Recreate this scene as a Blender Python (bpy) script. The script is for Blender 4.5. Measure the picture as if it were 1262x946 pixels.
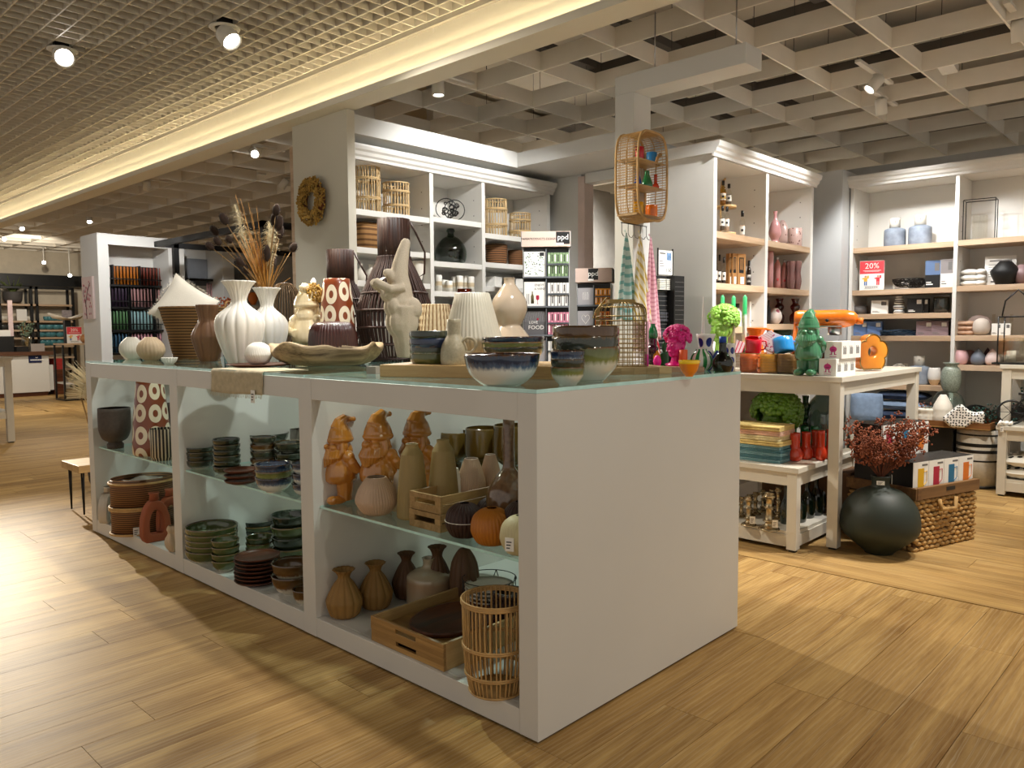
import bpy, math, random
from mathutils import Vector, Matrix, Euler, noise
random.seed(7)
for o in list(bpy.data.objects): bpy.data.objects.remove(o)
PI = math.pi
sc = bpy.context.scene
COL = sc.collection
# ------------------------------------------------------------------ camera
FPX, CAM = 962.667, Vector((-1.6827, -1.4932, 1.2357))
YAW, PIT, ROL = 0.7574, -0.0696, -0.0066
_f = Vector((math.cos(YAW)*math.cos(PIT), math.sin(YAW)*math.cos(PIT), math.sin(PIT)))
_r0 = Vector((math.sin(YAW), -math.cos(YAW), 0)); _u0 = _r0.cross(_f)
_r = _r0*math.cos(ROL) + _u0*math.sin(ROL); _u = -_r0*math.sin(ROL) + _u0*math.cos(ROL)
cd = bpy.data.cameras.new('camera'); cam = bpy.data.objects.new('camera', cd); COL.objects.link(cam)
cd.sensor_width = 36; cd.lens = 36*FPX/1262; cd.clip_start = .05; cd.clip_end = 100
cam.matrix_world = Matrix(((_r.x,_u.x,-_f.x,CAM.x),(_r.y,_u.y,-_f.y,CAM.y),(_r.z,_u.z,-_f.z,CAM.z),(0,0,0,1)))
sc.camera = cam
# ------------------------------------------------------------------ world, exposure
w = bpy.data.worlds.new('world'); sc.world = w; w.use_nodes = True
bg = w.node_tree.nodes['Background']; bg.inputs[0].default_value = (1, .93, .83, 1); bg.inputs[1].default_value = .40
vs = sc.view_settings; vs.view_transform = 'Standard'; vs.look = 'None'; vs.exposure = 0.42; vs.gamma = 1; vs.use_curve_mapping = False
sc.cycles.max_bounces = 8; sc.cycles.transparent_max_bounces = 24; sc.cycles.sample_clamp_indirect = 4
sc.cycles.caustics_reflective = False; sc.cycles.caustics_refractive = False
# ------------------------------------------------------------------ lights (some match ceiling spotlights; the rest have no fixture, several added as fill)
WARM, COOL = (1, .90, .74), (1, .985, .96)
def spot(loc, to, power, ang=60, blend=.5, col=COOL, rad=.05):
    d = bpy.data.lights.new('spot_lamp', 'SPOT'); d.energy = power; d.spot_size = math.radians(ang); d.spot_blend = blend
    d.color = col; d.shadow_soft_size = rad
    o = bpy.data.objects.new('spot_lamp', d); COL.objects.link(o); o.location = loc
    o.rotation_euler = (Vector(to)-Vector(loc)).to_track_quat('-Z', 'Y').to_euler(); return o
SPOTS = [ # loc, aim, power, cone
 ((.70, 9.6, 2.88), (-.55, .9, 0), 1250, 32, WARM),      # far lamp raking along the aisle
 ((-.16, 3.98, 2.93), (-1.0, 1.4, 0), 35, 80, WARM),
 ((.52, 2.75, 2.93), (1.5, .2, .4), 190, 75, WARM),
 ((.70, .10, 2.97), (.62, 1.6, .5), 100, 60, COOL),     # over the counter
 ((.70, 1.45, 2.97), (.62, 2.9, .5), 85, 60, COOL),
 ((.70, 2.6, 2.97), (.62, 4.0, .5), 55, 60, COOL),
 ((1.86, 2.515, 2.78), (.6, 1.3, 1.0), 130, 80, COOL),
 ((2.07, 5.36, 2.85), (.6, 2.8, 1.1), 110, 50, COOL),
 ((4.06, .47, 2.80), (3.9, 1.5, 1.6), 65, 85, COOL),
 ((4.65, .63, 2.80), (5.5, .5, 1.1), 85, 95, COOL),
 ((2.7, .15, 2.80), (3.0, 1.4, 1.3), 100, 70, COOL),  # lights the middle bookcase, no fixture stands here
 ((2.3, 1.5, 2.80), (2.3, 3.1, 1.6), 115, 85, COOL),  # for the niche bookcase, without a lamp body
 ((3.1, -.6, 2.80), (3.0, .55, .9), 150, 70, COOL),  # bare spot without a fixture, aimed at the tall table
 ((4.23, .11, 2.80), (5.5, -.1, 1.0), 70, 80, COOL),  # no fixture at this spot, lights the right bookcase
 ((2.9, 1.0, 2.80), (3.0, -.9, 0), 70, 70, WARM),
 ((.5, -1.7, 2.97), (.8, -1.0, 0), 10, 100, WARM),  # added fill for the near floor, out of view
 ((-.3, -1.8, 2.97), (-.65, .6, 0), 30, 80, WARM),  # added unseen lamp, lifts the floor at the lower left
 ((3.4, -1.0, 2.85), (3.4, -1.0, 0), 120, 120, WARM),  # added downlight for the right floor and its bounce to the ceiling
 ((2.0, 7.0, 2.88), (1.6, 6.4, 0), 150, 110, WARM),  # added so the far floor bounces light onto the ceiling
 ((2.2, 12.2, 2.88), (2.0, 11.6, 0), 130, 110, WARM),  # further added downlight, brightens the coffers by floor bounce
 ((5.0, 3.4, 2.85), (4.8, 4.5, 1.8), 300, 140, COOL),      # added to brighten the room behind the opening
 ((2.6, 8.4, 2.80), (2.7, 10, 1.4), 70, 90, COOL),
 ((1.5, 8.2, 2.80), (2.25, 10.3, 1.4), 65, 70, COOL),
 ((2.7, 14.0, 2.80), (3.0, 17.4, .9), 110, 100, WARM),
 ((1.7, 11.5, 2.80), (2.2, 14.5, .2), 120, 100, WARM)]
for l, t, p, a, c in SPOTS: spot(l, t, p, a, .5 if p < 1000 else .9, c)
# ------------------------------------------------------------------ placing: from a point of the picture to the surface it stands on
def ray(x, y): return _f + _r*((x-631)/FPX) - _u*((y-473)/FPX)
def at(px, py, x=None, y=None, z=None):
    d = ray(px, py)
    t = (x-CAM.x)/d.x if x is not None else (y-CAM.y)/d.y if y is not None else (z-CAM.z)/d.z
    return CAM + d*t
def proj(P):
    d = Vector(P)-CAM; k = d.dot(_f); return 631+FPX*d.dot(_r)/k, 473-FPX*d.dot(_u)/k
def mpp(P): return (Vector(P)-CAM).dot(_f)/FPX
# ------------------------------------------------------------------ materials
MATS = {}
def _new(name):
    m = bpy.data.materials.new(name); m.use_nodes = True; nt = m.node_tree
    return m, nt, nt.nodes['Principled BSDF']
def N(nt, t, **k):
    n = nt.nodes.new(t)
    for a, v in k.items():
        if a.startswith('i_'): n.inputs[a[2:].replace('_', ' ')].default_value = v
        else: setattr(n, a, v)
    return n
def L(nt, a, b): nt.links.new(a, b)
def rgb(c): return (c[0], c[1], c[2], 1)
def hexc(h):
    h = h.lstrip('#'); v = [int(h[i:i+2], 16)/255 for i in (0, 2, 4)]
    return tuple(x/12.92 if x <= .04045 else ((x+.055)/1.055)**2.4 for x in v)
def _bump(nt, b, vec, bs, strength, dist=.002):
    if not strength: return
    n = N(nt, 'ShaderNodeTexNoise', i_Scale=bs, i_Detail=3.0); L(nt, vec, n.inputs['Vector'])
    bp = N(nt, 'ShaderNodeBump', i_Strength=strength, i_Distance=dist); L(nt, n.outputs['Fac'], bp.inputs['Height']); L(nt, bp.outputs[0], b.inputs['Normal'])
def mat(name, col, rough=.5, metal=0, var=.06, vs=9, bump=0, bs=60, coat=0, emit=0, sub=0, dist=.002):
    if name in MATS: return MATS[name]
    if isinstance(col, str): col = hexc(col)
    m, nt, b = _new(name); tc = N(nt, 'ShaderNodeTexCoord')
    if var:
        n = N(nt, 'ShaderNodeTexNoise', i_Scale=vs, i_Detail=4.0); L(nt, tc.outputs['Object'], n.inputs['Vector'])
        r = N(nt, 'ShaderNodeValToRGB'); L(nt, n.outputs['Fac'], r.inputs[0])
        r.color_ramp.elements[0].position = .3; r.color_ramp.elements[1].position = .7
        r.color_ramp.elements[0].color = rgb([c*(1-var) for c in col]); r.color_ramp.elements[1].color = rgb([min(1, c*(1+var)) for c in col])
        L(nt, r.outputs[0], b.inputs['Base Color'])
    else: b.inputs['Base Color'].default_value = rgb(col)
    b.inputs['Roughness'].default_value = rough; b.inputs['Metallic'].default_value = metal; b.inputs['Coat Weight'].default_value = coat
    b.inputs['Coat Roughness'].default_value = .08
    if emit: b.inputs['Emission Color'].default_value = rgb(col); b.inputs['Emission Strength'].default_value = emit
    if sub: b.inputs['Subsurface Weight'].default_value = sub; b.inputs['Subsurface Radius'].default_value = (.01, .006, .003)
    _bump(nt, b, tc.outputs['Object'], bs, bump, dist)
    MATS[name] = m; return m
def ramp(r, stops, interp='LINEAR'):
    cr = r.color_ramp; cr.interpolation = interp
    while len(cr.elements) < len(stops): cr.elements.new(.5)
    for e, (p, c) in zip(cr.elements, stops):
        e.position = p; e.color = rgb(hexc(c) if isinstance(c, str) else c)
def grad(name, stops, rough=.25, jit=.12, js=14, coat=.5, axis='Z', interp='LINEAR', bump=0):
    """glaze that changes along the height of the piece"""
    if name in MATS: return MATS[name]
    m, nt, b = _new(name); tc = N(nt, 'ShaderNodeTexCoord'); sp = N(nt, 'ShaderNodeSeparateXYZ'); L(nt, tc.outputs['Generated'], sp.inputs[0])
    n = N(nt, 'ShaderNodeTexNoise', i_Scale=js, i_Detail=4.0)
    mp = N(nt, 'ShaderNodeMapping'); mp.inputs['Scale'].default_value = (1, 1, .15); L(nt, tc.outputs['Generated'], mp.inputs[0]); L(nt, mp.outputs[0], n.inputs['Vector'])
    a = N(nt, 'ShaderNodeMath', operation='MULTIPLY_ADD'); L(nt, n.outputs['Fac'], a.inputs[0]); a.inputs[1].default_value = jit*2; L(nt, sp.outputs[axis], a.inputs[2])
    s = N(nt, 'ShaderNodeMath', operation='SUBTRACT'); L(nt, a.outputs[0], s.inputs[0]); s.inputs[1].default_value = jit
    r = N(nt, 'ShaderNodeValToRGB'); L(nt, s.outputs[0], r.inputs[0]); ramp(r, stops, interp); L(nt, r.outputs[0], b.inputs['Base Color'])
    b.inputs['Roughness'].default_value = rough; b.inputs['Coat Weight'].default_value = coat; b.inputs['Coat Roughness'].default_value = .06
    _bump(nt, b, tc.outputs['Object'], 50, bump); MATS[name] = m; return m
def stripes(name, c1, c2, n, axis='X', rough=.8, duty=.5, coord='Generated', skew=0):
    if name in MATS: return MATS[name]
    m, nt, b = _new(name); tc = N(nt, 'ShaderNodeTexCoord'); sp = N(nt, 'ShaderNodeSeparateXYZ'); L(nt, tc.outputs[coord], sp.inputs[0])
    k = N(nt, 'ShaderNodeMath', operation='MULTIPLY'); L(nt, sp.outputs[axis], k.inputs[0]); k.inputs[1].default_value = n
    src = k.outputs[0]
    if skew:
        q = N(nt, 'ShaderNodeMath', operation='MULTIPLY_ADD'); L(nt, sp.outputs['Z' if axis != 'Z' else 'X'], q.inputs[0]); q.inputs[1].default_value = skew; L(nt, src, q.inputs[2]); src = q.outputs[0]
    f = N(nt, 'ShaderNodeMath', operation='FRACT'); L(nt, src, f.inputs[0])
    r = N(nt, 'ShaderNodeValToRGB'); L(nt, f.outputs[0], r.inputs[0]); ramp(r, [(0, c1), (duty, c2)], 'CONSTANT'); L(nt, r.outputs[0], b.inputs['Base Color'])
    b.inputs['Roughness'].default_value = rough; MATS[name] = m; return m
def wood(name, c1, c2, axis=0, scale=7, rough=.45, island=0, coat=0, bump=.15, detail=3, veins=0):
    """long grain along one object axis; island = tone changes from piece to piece"""
    if name in MATS: return MATS[name]
    c1 = hexc(c1) if isinstance(c1, str) else c1; c2 = hexc(c2) if isinstance(c2, str) else c2
    m, nt, b = _new(name); tc = N(nt, 'ShaderNodeTexCoord'); mp = N(nt, 'ShaderNodeMapping'); s = [scale]*3; s[axis] = scale*.07
    mp.inputs['Scale'].default_value = s; L(nt, tc.outputs['Object'], mp.inputs[0])
    oi = N(nt, 'ShaderNodeObjectInfo'); ge = N(nt, 'ShaderNodeNewGeometry')
    ad = N(nt, 'ShaderNodeMath', operation='ADD'); L(nt, oi.outputs['Random'], ad.inputs[0]); L(nt, ge.outputs['Random Per Island'], ad.inputs[1])
    fr = N(nt, 'ShaderNodeMath', operation='FRACT'); L(nt, ad.outputs[0], fr.inputs[0])
    ofs = N(nt, 'ShaderNodeVectorMath', operation='ADD'); L(nt, mp.outputs[0], ofs.inputs[0])
    cb = N(nt, 'ShaderNodeCombineXYZ'); k = N(nt, 'ShaderNodeMath', operation='MULTIPLY'); L(nt, fr.outputs[0], k.inputs[0]); k.inputs[1].default_value = 60
    for i in range(3): L(nt, k.outputs[0], cb.inputs[i])
    L(nt, cb.outputs[0], ofs.inputs[1])
    n = N(nt, 'ShaderNodeTexNoise', i_Scale=1.0, i_Detail=8.0, i_Roughness=.62, i_Distortion=1.2); L(nt, ofs.outputs[0], n.inputs['Vector'])
    n2 = N(nt, 'ShaderNodeTexNoise', i_Scale=detail*2.5, i_Detail=5.0, i_Roughness=.7); L(nt, ofs.outputs[0], n2.inputs['Vector'])
    ad2 = N(nt, 'ShaderNodeMath', operation='MULTIPLY_ADD'); L(nt, n2.outputs['Fac'], ad2.inputs[0]); ad2.inputs[1].default_value = .45; L(nt, n.outputs['Fac'], ad2.inputs[2])
    r = N(nt, 'ShaderNodeValToRGB'); L(nt, ad2.outputs[0], r.inputs[0]); ramp(r, [(.5, c1), (.92, c2)])
    out = r.outputs[0]
    if island:
        h = N(nt, 'ShaderNodeHueSaturation'); L(nt, out, h.inputs['Color'])
        v = N(nt, 'ShaderNodeMapRange'); L(nt, fr.outputs[0], v.inputs[0]); v.inputs[3].default_value = 1-island; v.inputs[4].default_value = 1+island
        L(nt, v.outputs[0], h.inputs['Value']); out = h.outputs[0]
    if veins:
        wv = N(nt, 'ShaderNodeTexWave', i_Scale=2.2, i_Distortion=9.0, i_Detail=4.0); wv.inputs['Detail Scale'].default_value = .9; wv.bands_direction = 'Y'; L(nt, ofs.outputs[0], wv.inputs['Vector'])
        vr = N(nt, 'ShaderNodeValToRGB'); L(nt, wv.outputs['Fac'], vr.inputs[0]); ramp(vr, [(.80, (0, 0, 0)), (.93, (veins,)*3), (1, (0, 0, 0))])
        n3 = N(nt, 'ShaderNodeTexNoise', i_Scale=1.3, i_Detail=2.0); L(nt, ofs.outputs[0], n3.inputs['Vector']); mm = N(nt, 'ShaderNodeMath', operation='MULTIPLY'); L(nt, vr.outputs[0], mm.inputs[0]); L(nt, n3.outputs['Fac'], mm.inputs[1])
        mx = N(nt, 'ShaderNodeMixRGB'); L(nt, mm.outputs[0], mx.inputs[0]); L(nt, out, mx.inputs[1]); mx.inputs[2].default_value = (.75, .66, .48, 1); out = mx.outputs[0]
    L(nt, out, b.inputs['Base Color']); b.inputs['Roughness'].default_value = rough; b.inputs['Coat Weight'].default_value = coat; b.inputs['Coat Roughness'].default_value = .2
    if bump:
        bp = N(nt, 'ShaderNodeBump', i_Strength=bump, i_Distance=.0015); L(nt, n2.outputs['Fac'], bp.inputs['Height']); L(nt, bp.outputs[0], b.inputs['Normal'])
    MATS[name] = m; return m
def glass(name, tint=(.93, .97, .95), refl=1.0, rough=.02, f0=.05):
    """thin clear glass: lets light straight through, mirrors at grazing angles"""
    if name in MATS: return MATS[name]
    m, nt, b = _new(name); nt.nodes.remove(b); out = nt.nodes['Material Output']
    t = N(nt, 'ShaderNodeBsdfTransparent'); t.inputs[0].default_value = rgb(tint)
    g = N(nt, 'ShaderNodeBsdfGlossy'); g.inputs['Roughness'].default_value = rough; g.inputs['Color'].default_value = (refl, refl, refl, 1)
    lw = N(nt, 'ShaderNodeLayerWeight'); lw.inputs[0].default_value = .5
    p = N(nt, 'ShaderNodeMath', operation='POWER'); L(nt, lw.outputs['Facing'], p.inputs[0]); p.inputs[1].default_value = 5
    a = N(nt, 'ShaderNodeMath', operation='MULTIPLY_ADD'); L(nt, p.outputs[0], a.inputs[0]); a.inputs[1].default_value = 1-f0; a.inputs[2].default_value = f0
    mx = N(nt, 'ShaderNodeMixShader'); L(nt, a.outputs[0], mx.inputs[0]); L(nt, t.outputs[0], mx.inputs[1]); L(nt, g.outputs[0], mx.inputs[2]); L(nt, mx.outputs[0], out.inputs[0])
    MATS[name] = m; return m
def spots(name, base, dot, scale, lo, hi=None, rough=.3, rand=.35, coat=.4, coord='UV'):
    """printed dots (hi None) or rings on the piece's own surface map"""
    if name in MATS: return MATS[name]
    m, nt, b = _new(name); tc = N(nt, 'ShaderNodeTexCoord'); mp = N(nt, 'ShaderNodeMapping'); mp.inputs['Scale'].default_value = scale; L(nt, tc.outputs['Object' if coord == 'XZ' else coord], mp.inputs[0])
    v = N(nt, 'ShaderNodeTexVoronoi'); v.inputs['Scale'].default_value = 1; v.inputs['Randomness'].default_value = rand
    if coord == 'XZ': v.voronoi_dimensions = '2D'; mp.inputs['Rotation'].default_value = (PI/2, 0, 0); L(nt, tc.outputs['Object'], mp.inputs[0])
    if coord == 'UV': v.voronoi_dimensions = '2D'
    L(nt, mp.outputs[0], v.inputs['Vector'])
    r = N(nt, 'ShaderNodeValToRGB'); L(nt, v.outputs['Distance'], r.inputs[0])
    ramp(r, [(0, dot), (lo, base)] if hi is None else [(0, base), (lo, dot), (hi, base)], 'CONSTANT')
    L(nt, r.outputs[0], b.inputs['Base Color']); b.inputs['Roughness'].default_value = rough; b.inputs['Coat Weight'].default_value = coat; MATS[name] = m; return m
# ------------------------------------------------------------------ mesh building
class MB:
    def __init__(s): s.v = []; s.f = []; s.mi = []; s.sm = []; s.uv = []; s.M = Matrix()
    def add(s, vs, fs, mi=0, sm=False, uvs=None):
        k = len(s.v); s.v += [tuple(s.M @ Vector(p)) for p in vs]
        for i, f in enumerate(fs):
            s.f.append([k+j for j in f]); s.mi.append(mi); s.sm.append(sm); s.uv.append(uvs[i] if uvs else None)
        return s
    def box(s, x0, y0, z0, x1, y1, z1, mi=0):
        v = [(x0,y0,z0),(x1,y0,z0),(x1,y1,z0),(x0,y1,z0),(x0,y0,z1),(x1,y0,z1),(x1,y1,z1),(x0,y1,z1)]
        return s.add(v, [(0,3,2,1),(4,5,6,7),(0,1,5,4),(1,2,6,5),(2,3,7,6),(3,0,4,7)], mi)
    def cbox(s, c, d, mi=0): return s.box(c[0]-d[0]/2, c[1]-d[1]/2, c[2]-d[2]/2, c[0]+d[0]/2, c[1]+d[1]/2, c[2]+d[2]/2, mi)
    def lathe(s, prof, n=28, mod=None, mi=0, cap=True, c=(0,0,0)):
        vs = []; fs = []; uvs = []; m = len(prof)
        for i, (r, z) in enumerate(prof):
            for j in range(n):
                a = 2*PI*j/n; q = mod(a, i/(m-1), r, z) if mod else r
                if isinstance(q, tuple): q, dz = q
                else: dz = 0
                vs.append((c[0]+q*math.cos(a), c[1]+q*math.sin(a), c[2]+z+dz))
        ln = [0]
        for i in range(1, m): ln.append(ln[-1]+math.hypot(prof[i][0]-prof[i-1][0], prof[i][1]-prof[i-1][1]))
        T = ln[-1] or 1
        for i in range(m-1):
            for j in range(n):
                k = (j+1) % n; fs.append((i*n+j, i*n+k, (i+1)*n+k, (i+1)*n+j))
                uvs.append(((j/n, ln[i]/T), ((j+1)/n, ln[i]/T), ((j+1)/n, ln[i+1]/T), (j/n, ln[i+1]/T)))
        if cap:
            if prof[0][0] > 1e-4: fs.append(tuple(range(n-1, -1, -1))); uvs.append(None)
            if prof[-1][0] > 1e-4: fs.append(tuple(range((m-1)*n, m*n))); uvs.append(None)
        return s.add(vs, fs, mi, True, uvs)
    def tube(s, pts, r, n=6, mi=0, closed=False, r2=None):
        pts = [Vector(p) for p in pts]; m = len(pts); vs = []; fs = []
        up = None
        for i, p in enumerate(pts):
            if closed: d = pts[(i+1) % m]-pts[i-1]
            else: d = pts[min(i+1, m-1)]-pts[max(i-1, 0)]
            d = d.normalized() if d.length > 1e-9 else Vector((0,0,1))
            if up is None: up = Vector((0,0,1)) if abs(d.z) < .9 else Vector((1,0,0))
            a = d.cross(up)
            if a.length < 1e-6: a = d.orthogonal()
            a.normalize(); b = a.cross(d); up = b
            q = r if r2 is None else r+(r2-r)*i/(m-1)
            if callable(r): q = r(i/(m-1))
            for j in range(n):
                t = 2*PI*j/n; vs.append(p+a*(q*math.cos(t))+b*(q*math.sin(t)))
        for i in range(m if closed else m-1):
            k = (i+1) % m
            for j in range(n):
                l = (j+1) % n; fs.append((i*n+j, i*n+l, k*n+l, k*n+j))
        if not closed: fs.append(tuple(range(n-1, -1, -1))); fs.append(tuple(range((m-1)*n, m*n)))
        return s.add(vs, fs, mi, n > 4)
    def ball(s, c, r, nu=14, nv=9, mi=0, rot=None):
        r = (r, r, r) if not isinstance(r, (tuple, list)) else r; vs = [Vector((0,0,-r[2]))]; fs = []
        for i in range(1, nv):
            p = PI*i/nv-PI/2
            for j in range(nu):
                t = 2*PI*j/nu; vs.append(Vector((r[0]*math.cos(p)*math.cos(t), r[1]*math.cos(p)*math.sin(t), r[2]*math.sin(p))))
        vs.append(Vector((0,0,r[2])))
        for j in range(nu):
            fs.append((0, 1+(j+1) % nu, 1+j)); fs.append((len(vs)-1, 1+(nv-2)*nu+j, 1+(nv-2)*nu+(j+1) % nu))
        for i in range(nv-2):
            for j in range(nu):
                k = (j+1) % nu; fs.append((1+i*nu+j, 1+i*nu+k, 1+(i+1)*nu+k, 1+(i+1)*nu+j))
        R = rot.to_matrix() if rot is not None else None
        vs = [(R @ p if R else p)+Vector(c) for p in vs]
        return s.add(vs, fs, mi, True)
    def prism(s, poly, a, b, axis='z', mi=0, sm=False):
        def P(u, v, w): return (u, v, w) if axis == 'z' else (w, u, v) if axis == 'x' else (u, w, v)
        n = len(poly); vs = [P(u, v, a) for u, v in poly]+[P(u, v, b) for u, v in poly]
        fs = [(i, (i+1) % n, n+(i+1) % n, n+i) for i in range(n)]
        s.add(vs, fs, mi, sm); k = len(s.v)-2*n
        s.f += [list(range(k+n-1, k-1, -1)), list(range(k+n, k+2*n))]; s.mi += [mi, mi]; s.sm += [False, False]; s.uv += [None, None]
        return s
    def grid(s, fn, nu, nv, mi=0, sm=True):
        vs = [fn(i/nu, j/nv) for j in range(nv+1) for i in range(nu+1)]
        fs = [(j*(nu+1)+i, j*(nu+1)+i+1, (j+1)*(nu+1)+i+1, (j+1)*(nu+1)+i) for j in range(nv) for i in range(nu)]
        uv = [((i/nu, j/nv), ((i+1)/nu, j/nv), ((i+1)/nu, (j+1)/nv), (i/nu, (j+1)/nv)) for j in range(nv) for i in range(nu)]
        return s.add(vs, fs, mi, sm, uv)
    def text(s, txt, size, mi=0, depth=.0008):
        """flat lettering in the local x-z plane, facing -y, centred"""
        c = bpy.data.curves.new('t', 'FONT'); c.body = txt; c.size = size; c.align_x = 'CENTER'; c.align_y = 'CENTER'; c.extrude = depth/2; c.resolution_u = 2
        o = bpy.data.objects.new('t', c); COL.objects.link(o); dg = bpy.context.evaluated_depsgraph_get(); me = o.evaluated_get(dg).to_mesh()
        s.add([(p.co.x, p.co.z, p.co.y) for p in me.vertices], [tuple(reversed(p.vertices)) for p in me.polygons], mi)
        bpy.data.objects.remove(o); bpy.data.curves.remove(c); return s
    def mesh(s, name, mats):
        me = bpy.data.meshes.new(name); me.from_pydata(s.v, [], s.f)
        for m in (mats if isinstance(mats, (list, tuple)) else [mats]): me.materials.append(m)
        me.polygons.foreach_set('material_index', s.mi); me.polygons.foreach_set('use_smooth', s.sm)
        if any(u is not None for u in s.uv):
            fl = []
            for f, u in zip(s.f, s.uv):
                for i in range(len(f)): fl += list(u[i]) if u else [0, 0]
            me.uv_layers.new(name='UVMap').data.foreach_set('uv', fl)
        me.update(); return me
    def build(s, name, mats, parent=None, loc=(0,0,0), rz=0, bev=0, **k):
        o = bpy.data.objects.new(name, s.mesh(name, mats)); COL.objects.link(o); o.location = loc; o.rotation_euler = (0, 0, rz)
        if parent is not None: o.parent = parent
        if bev:
            b = o.modifiers.new('bevel', 'BEVEL'); b.width = bev; b.segments = 2; b.limit_method = 'ANGLE'; b.harden_normals = False
        for a, v in k.items(): o[a] = v
        return o
def tag(o, label, cat, group=None):
    o['label'] = label; o['category'] = cat
    if group: o['group'] = group
    return o
def thing(name, label, cat, loc=(0,0,0), rz=0, group=None):
    o = bpy.data.objects.new(name, None); o.empty_display_size = .05; COL.objects.link(o); o.location = loc; o.rotation_euler = (0, 0, rz)
    return tag(o, label, cat, group)
def one(mb, name, label, cat, mats, loc=(0,0,0), rz=0, group=None, bev=0): return tag(mb.build(name, mats, None, loc, rz, bev), label, cat, group)
def dup(o, loc=None, rz=None, label=None):
    c = o.copy(); COL.objects.link(c)
    if loc is not None: c.location = loc
    if rz is not None: c.rotation_euler = (0, 0, rz)
    if label: c['label'] = label
    for ch in list(o.children):
        d = ch.copy(); COL.objects.link(d); d.parent = c
        for g in list(ch.children):
            e = g.copy(); COL.objects.link(e); e.parent = d
    return c
def struct(mb, name, mats, parent=None, bev=0): return mb.build(name, mats, parent, bev=bev, kind='structure')
def smooth(prof, k=4):
    """Catmull-Rom through the profile points"""
    if k < 2: return list(prof)
    P = [prof[0]]+list(prof)+[prof[-1]]; out = []
    for i in range(1, len(P)-2):
        for j in range(k):
            t = j/k; q = []
            for d in (0, 1):
                a, b, c, e = P[i-1][d], P[i][d], P[i+1][d], P[i+2][d]
                q.append(.5*(2*b+(c-a)*t+(2*a-5*b+4*c-e)*t*t+(3*b-a-3*c+e)*t**3))
            out.append((max(q[0], 0), q[1]))
    out.append(prof[-1]); return out
def hollow(prof, t, zb=None):
    """turn an outer profile into a vessel with a wall of thickness t"""
    zb = prof[0][1]+t*1.5 if zb is None else zb
    inn = [(max(r-t, .001), max(z, zb)) for r, z in prof if z > zb]
    rt, zt = prof[-1]
    return list(prof)+[(rt-t*.5, zt+t*.35)]+[(max(rt-t, .001), zt-t*.1)]+list(reversed(inn))+[(.0005, zb)]
def solid(mb, voxel, it=4):
    """fuse overlapping shapes into one continuous skin"""
    o = mb.build('tmp', [mat('tmp', (1,1,1), var=0)]); r = o.modifiers.new('r', 'REMESH'); r.mode = 'VOXEL'; r.voxel_size = voxel; r.use_smooth_shade = True
    s = o.modifiers.new('s', 'SMOOTH'); s.iterations = it; s.factor = .5
    dg = bpy.context.evaluated_depsgraph_get(); dg.update(); me = bpy.data.meshes.new_from_object(o.evaluated_get(dg))
    bpy.data.objects.remove(o)
    me.polygons.foreach_set('use_smooth', [True]*len(me.polygons)); return me
def meshobj(name, me, m, parent=None, loc=(0,0,0), rz=0, sc_=1):
    me.materials.clear(); me.materials.append(m); o = bpy.data.objects.new(name, me); COL.objects.link(o); o.location = loc; o.rotation_euler = (0, 0, rz); o.scale = (sc_,)*3
    if parent is not None: o.parent = parent
    return o
def toward(P):
    d = Vector((P.x-CAM.x, P.y-CAM.y, 0)); return d.normalized()
def yawcam(P, off=0):
    """rotation that turns local -y to face the aisle where the picture was taken"""
    d = toward(P); return math.atan2(d.y, d.x)-PI/2+off
def spot_on(px, base, surf, rb=0):
    """base: picture row on the surface z=surf, or ('x',v) / ('y',v) / ('xy',x,y)"""
    if isinstance(base, tuple):
        if base[0] == 'xy': P = Vector((base[1], base[2], surf))
        else: P = at(px, 400, **{base[0]: base[1]})
    else: P = at(px, base, z=surf)+0*toward(CAM+_f); 
    P.z = surf; return P
def V(name, label, cat, px, base, top, wpx, surf, prof, mats, mod=None, n=28, k=3, wall=.05, group=None, rz=0, parts=None, hol=True):
    """a turned vessel: px centre, base (row or plane), top row, width in the picture; prof in fractions of half width and height"""
    P = spot_on(px, base, surf); s = mpp(P); R = wpx/2*s; rb = prof[0][0]*R
    if not isinstance(base, tuple): P = P+toward(P)*rb; s = mpp(P); R = wpx/2*s
    H = (proj(P)[1]-top)*s; pr = [(r*R, z*H) for r, z in smooth(prof, k)]
    if hol: pr = hollow(pr, wall*R)
    mb = MB(); mb.lathe(pr, n, (lambda a, t, r, z: mod(a, z/H, r, R, H)) if mod else None, cap=True)
    o = one(mb, name, label, cat, mats, P, rz, group); o['kk'] = 0; del o['kk']
    return o, P, R, H
# ------------------------------------------------------------------ base materials
WHITE = mat('white_laminate', '#DCDAD4', .42, var=.015, vs=3)
PAINT = mat('white_paint', '#DADAD6', .65, var=.02, vs=2, bump=.05, bs=200)
WARMW = mat('warm_white_paint', '#D0CBBB', .7, var=.02, vs=2)
FIN = mat('fin_paint', '#EBE4D6', .6, var=.02)
BLACK = mat('black_metal', '#151515', .4, var=.05)
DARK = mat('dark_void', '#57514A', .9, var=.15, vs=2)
SHELFW = wood('light_oak', '#A88B6C', '#CDB296', 0, 9, .5, .06)
SHELFY = wood('light_oak_y', '#A88B6C', '#CDB296', 1, 9, .5, .06)
PLANK = wood('oak_plank', '#8A6638', '#C8A468', 0, 8, .46, .08, coat=0, bump=.35, detail=4, veins=.55)
PLANK.node_tree.nodes['Principled BSDF'].inputs['Specular IOR Level'].default_value = .09
GLASS = glass('clear_glass', (.90, .97, .95)); GEDGE = mat('glass_edge', '#C2F2EC', .08, var=.15, vs=14, coat=.8)  # pale edge colour stands in for light piped through the glass

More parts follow.
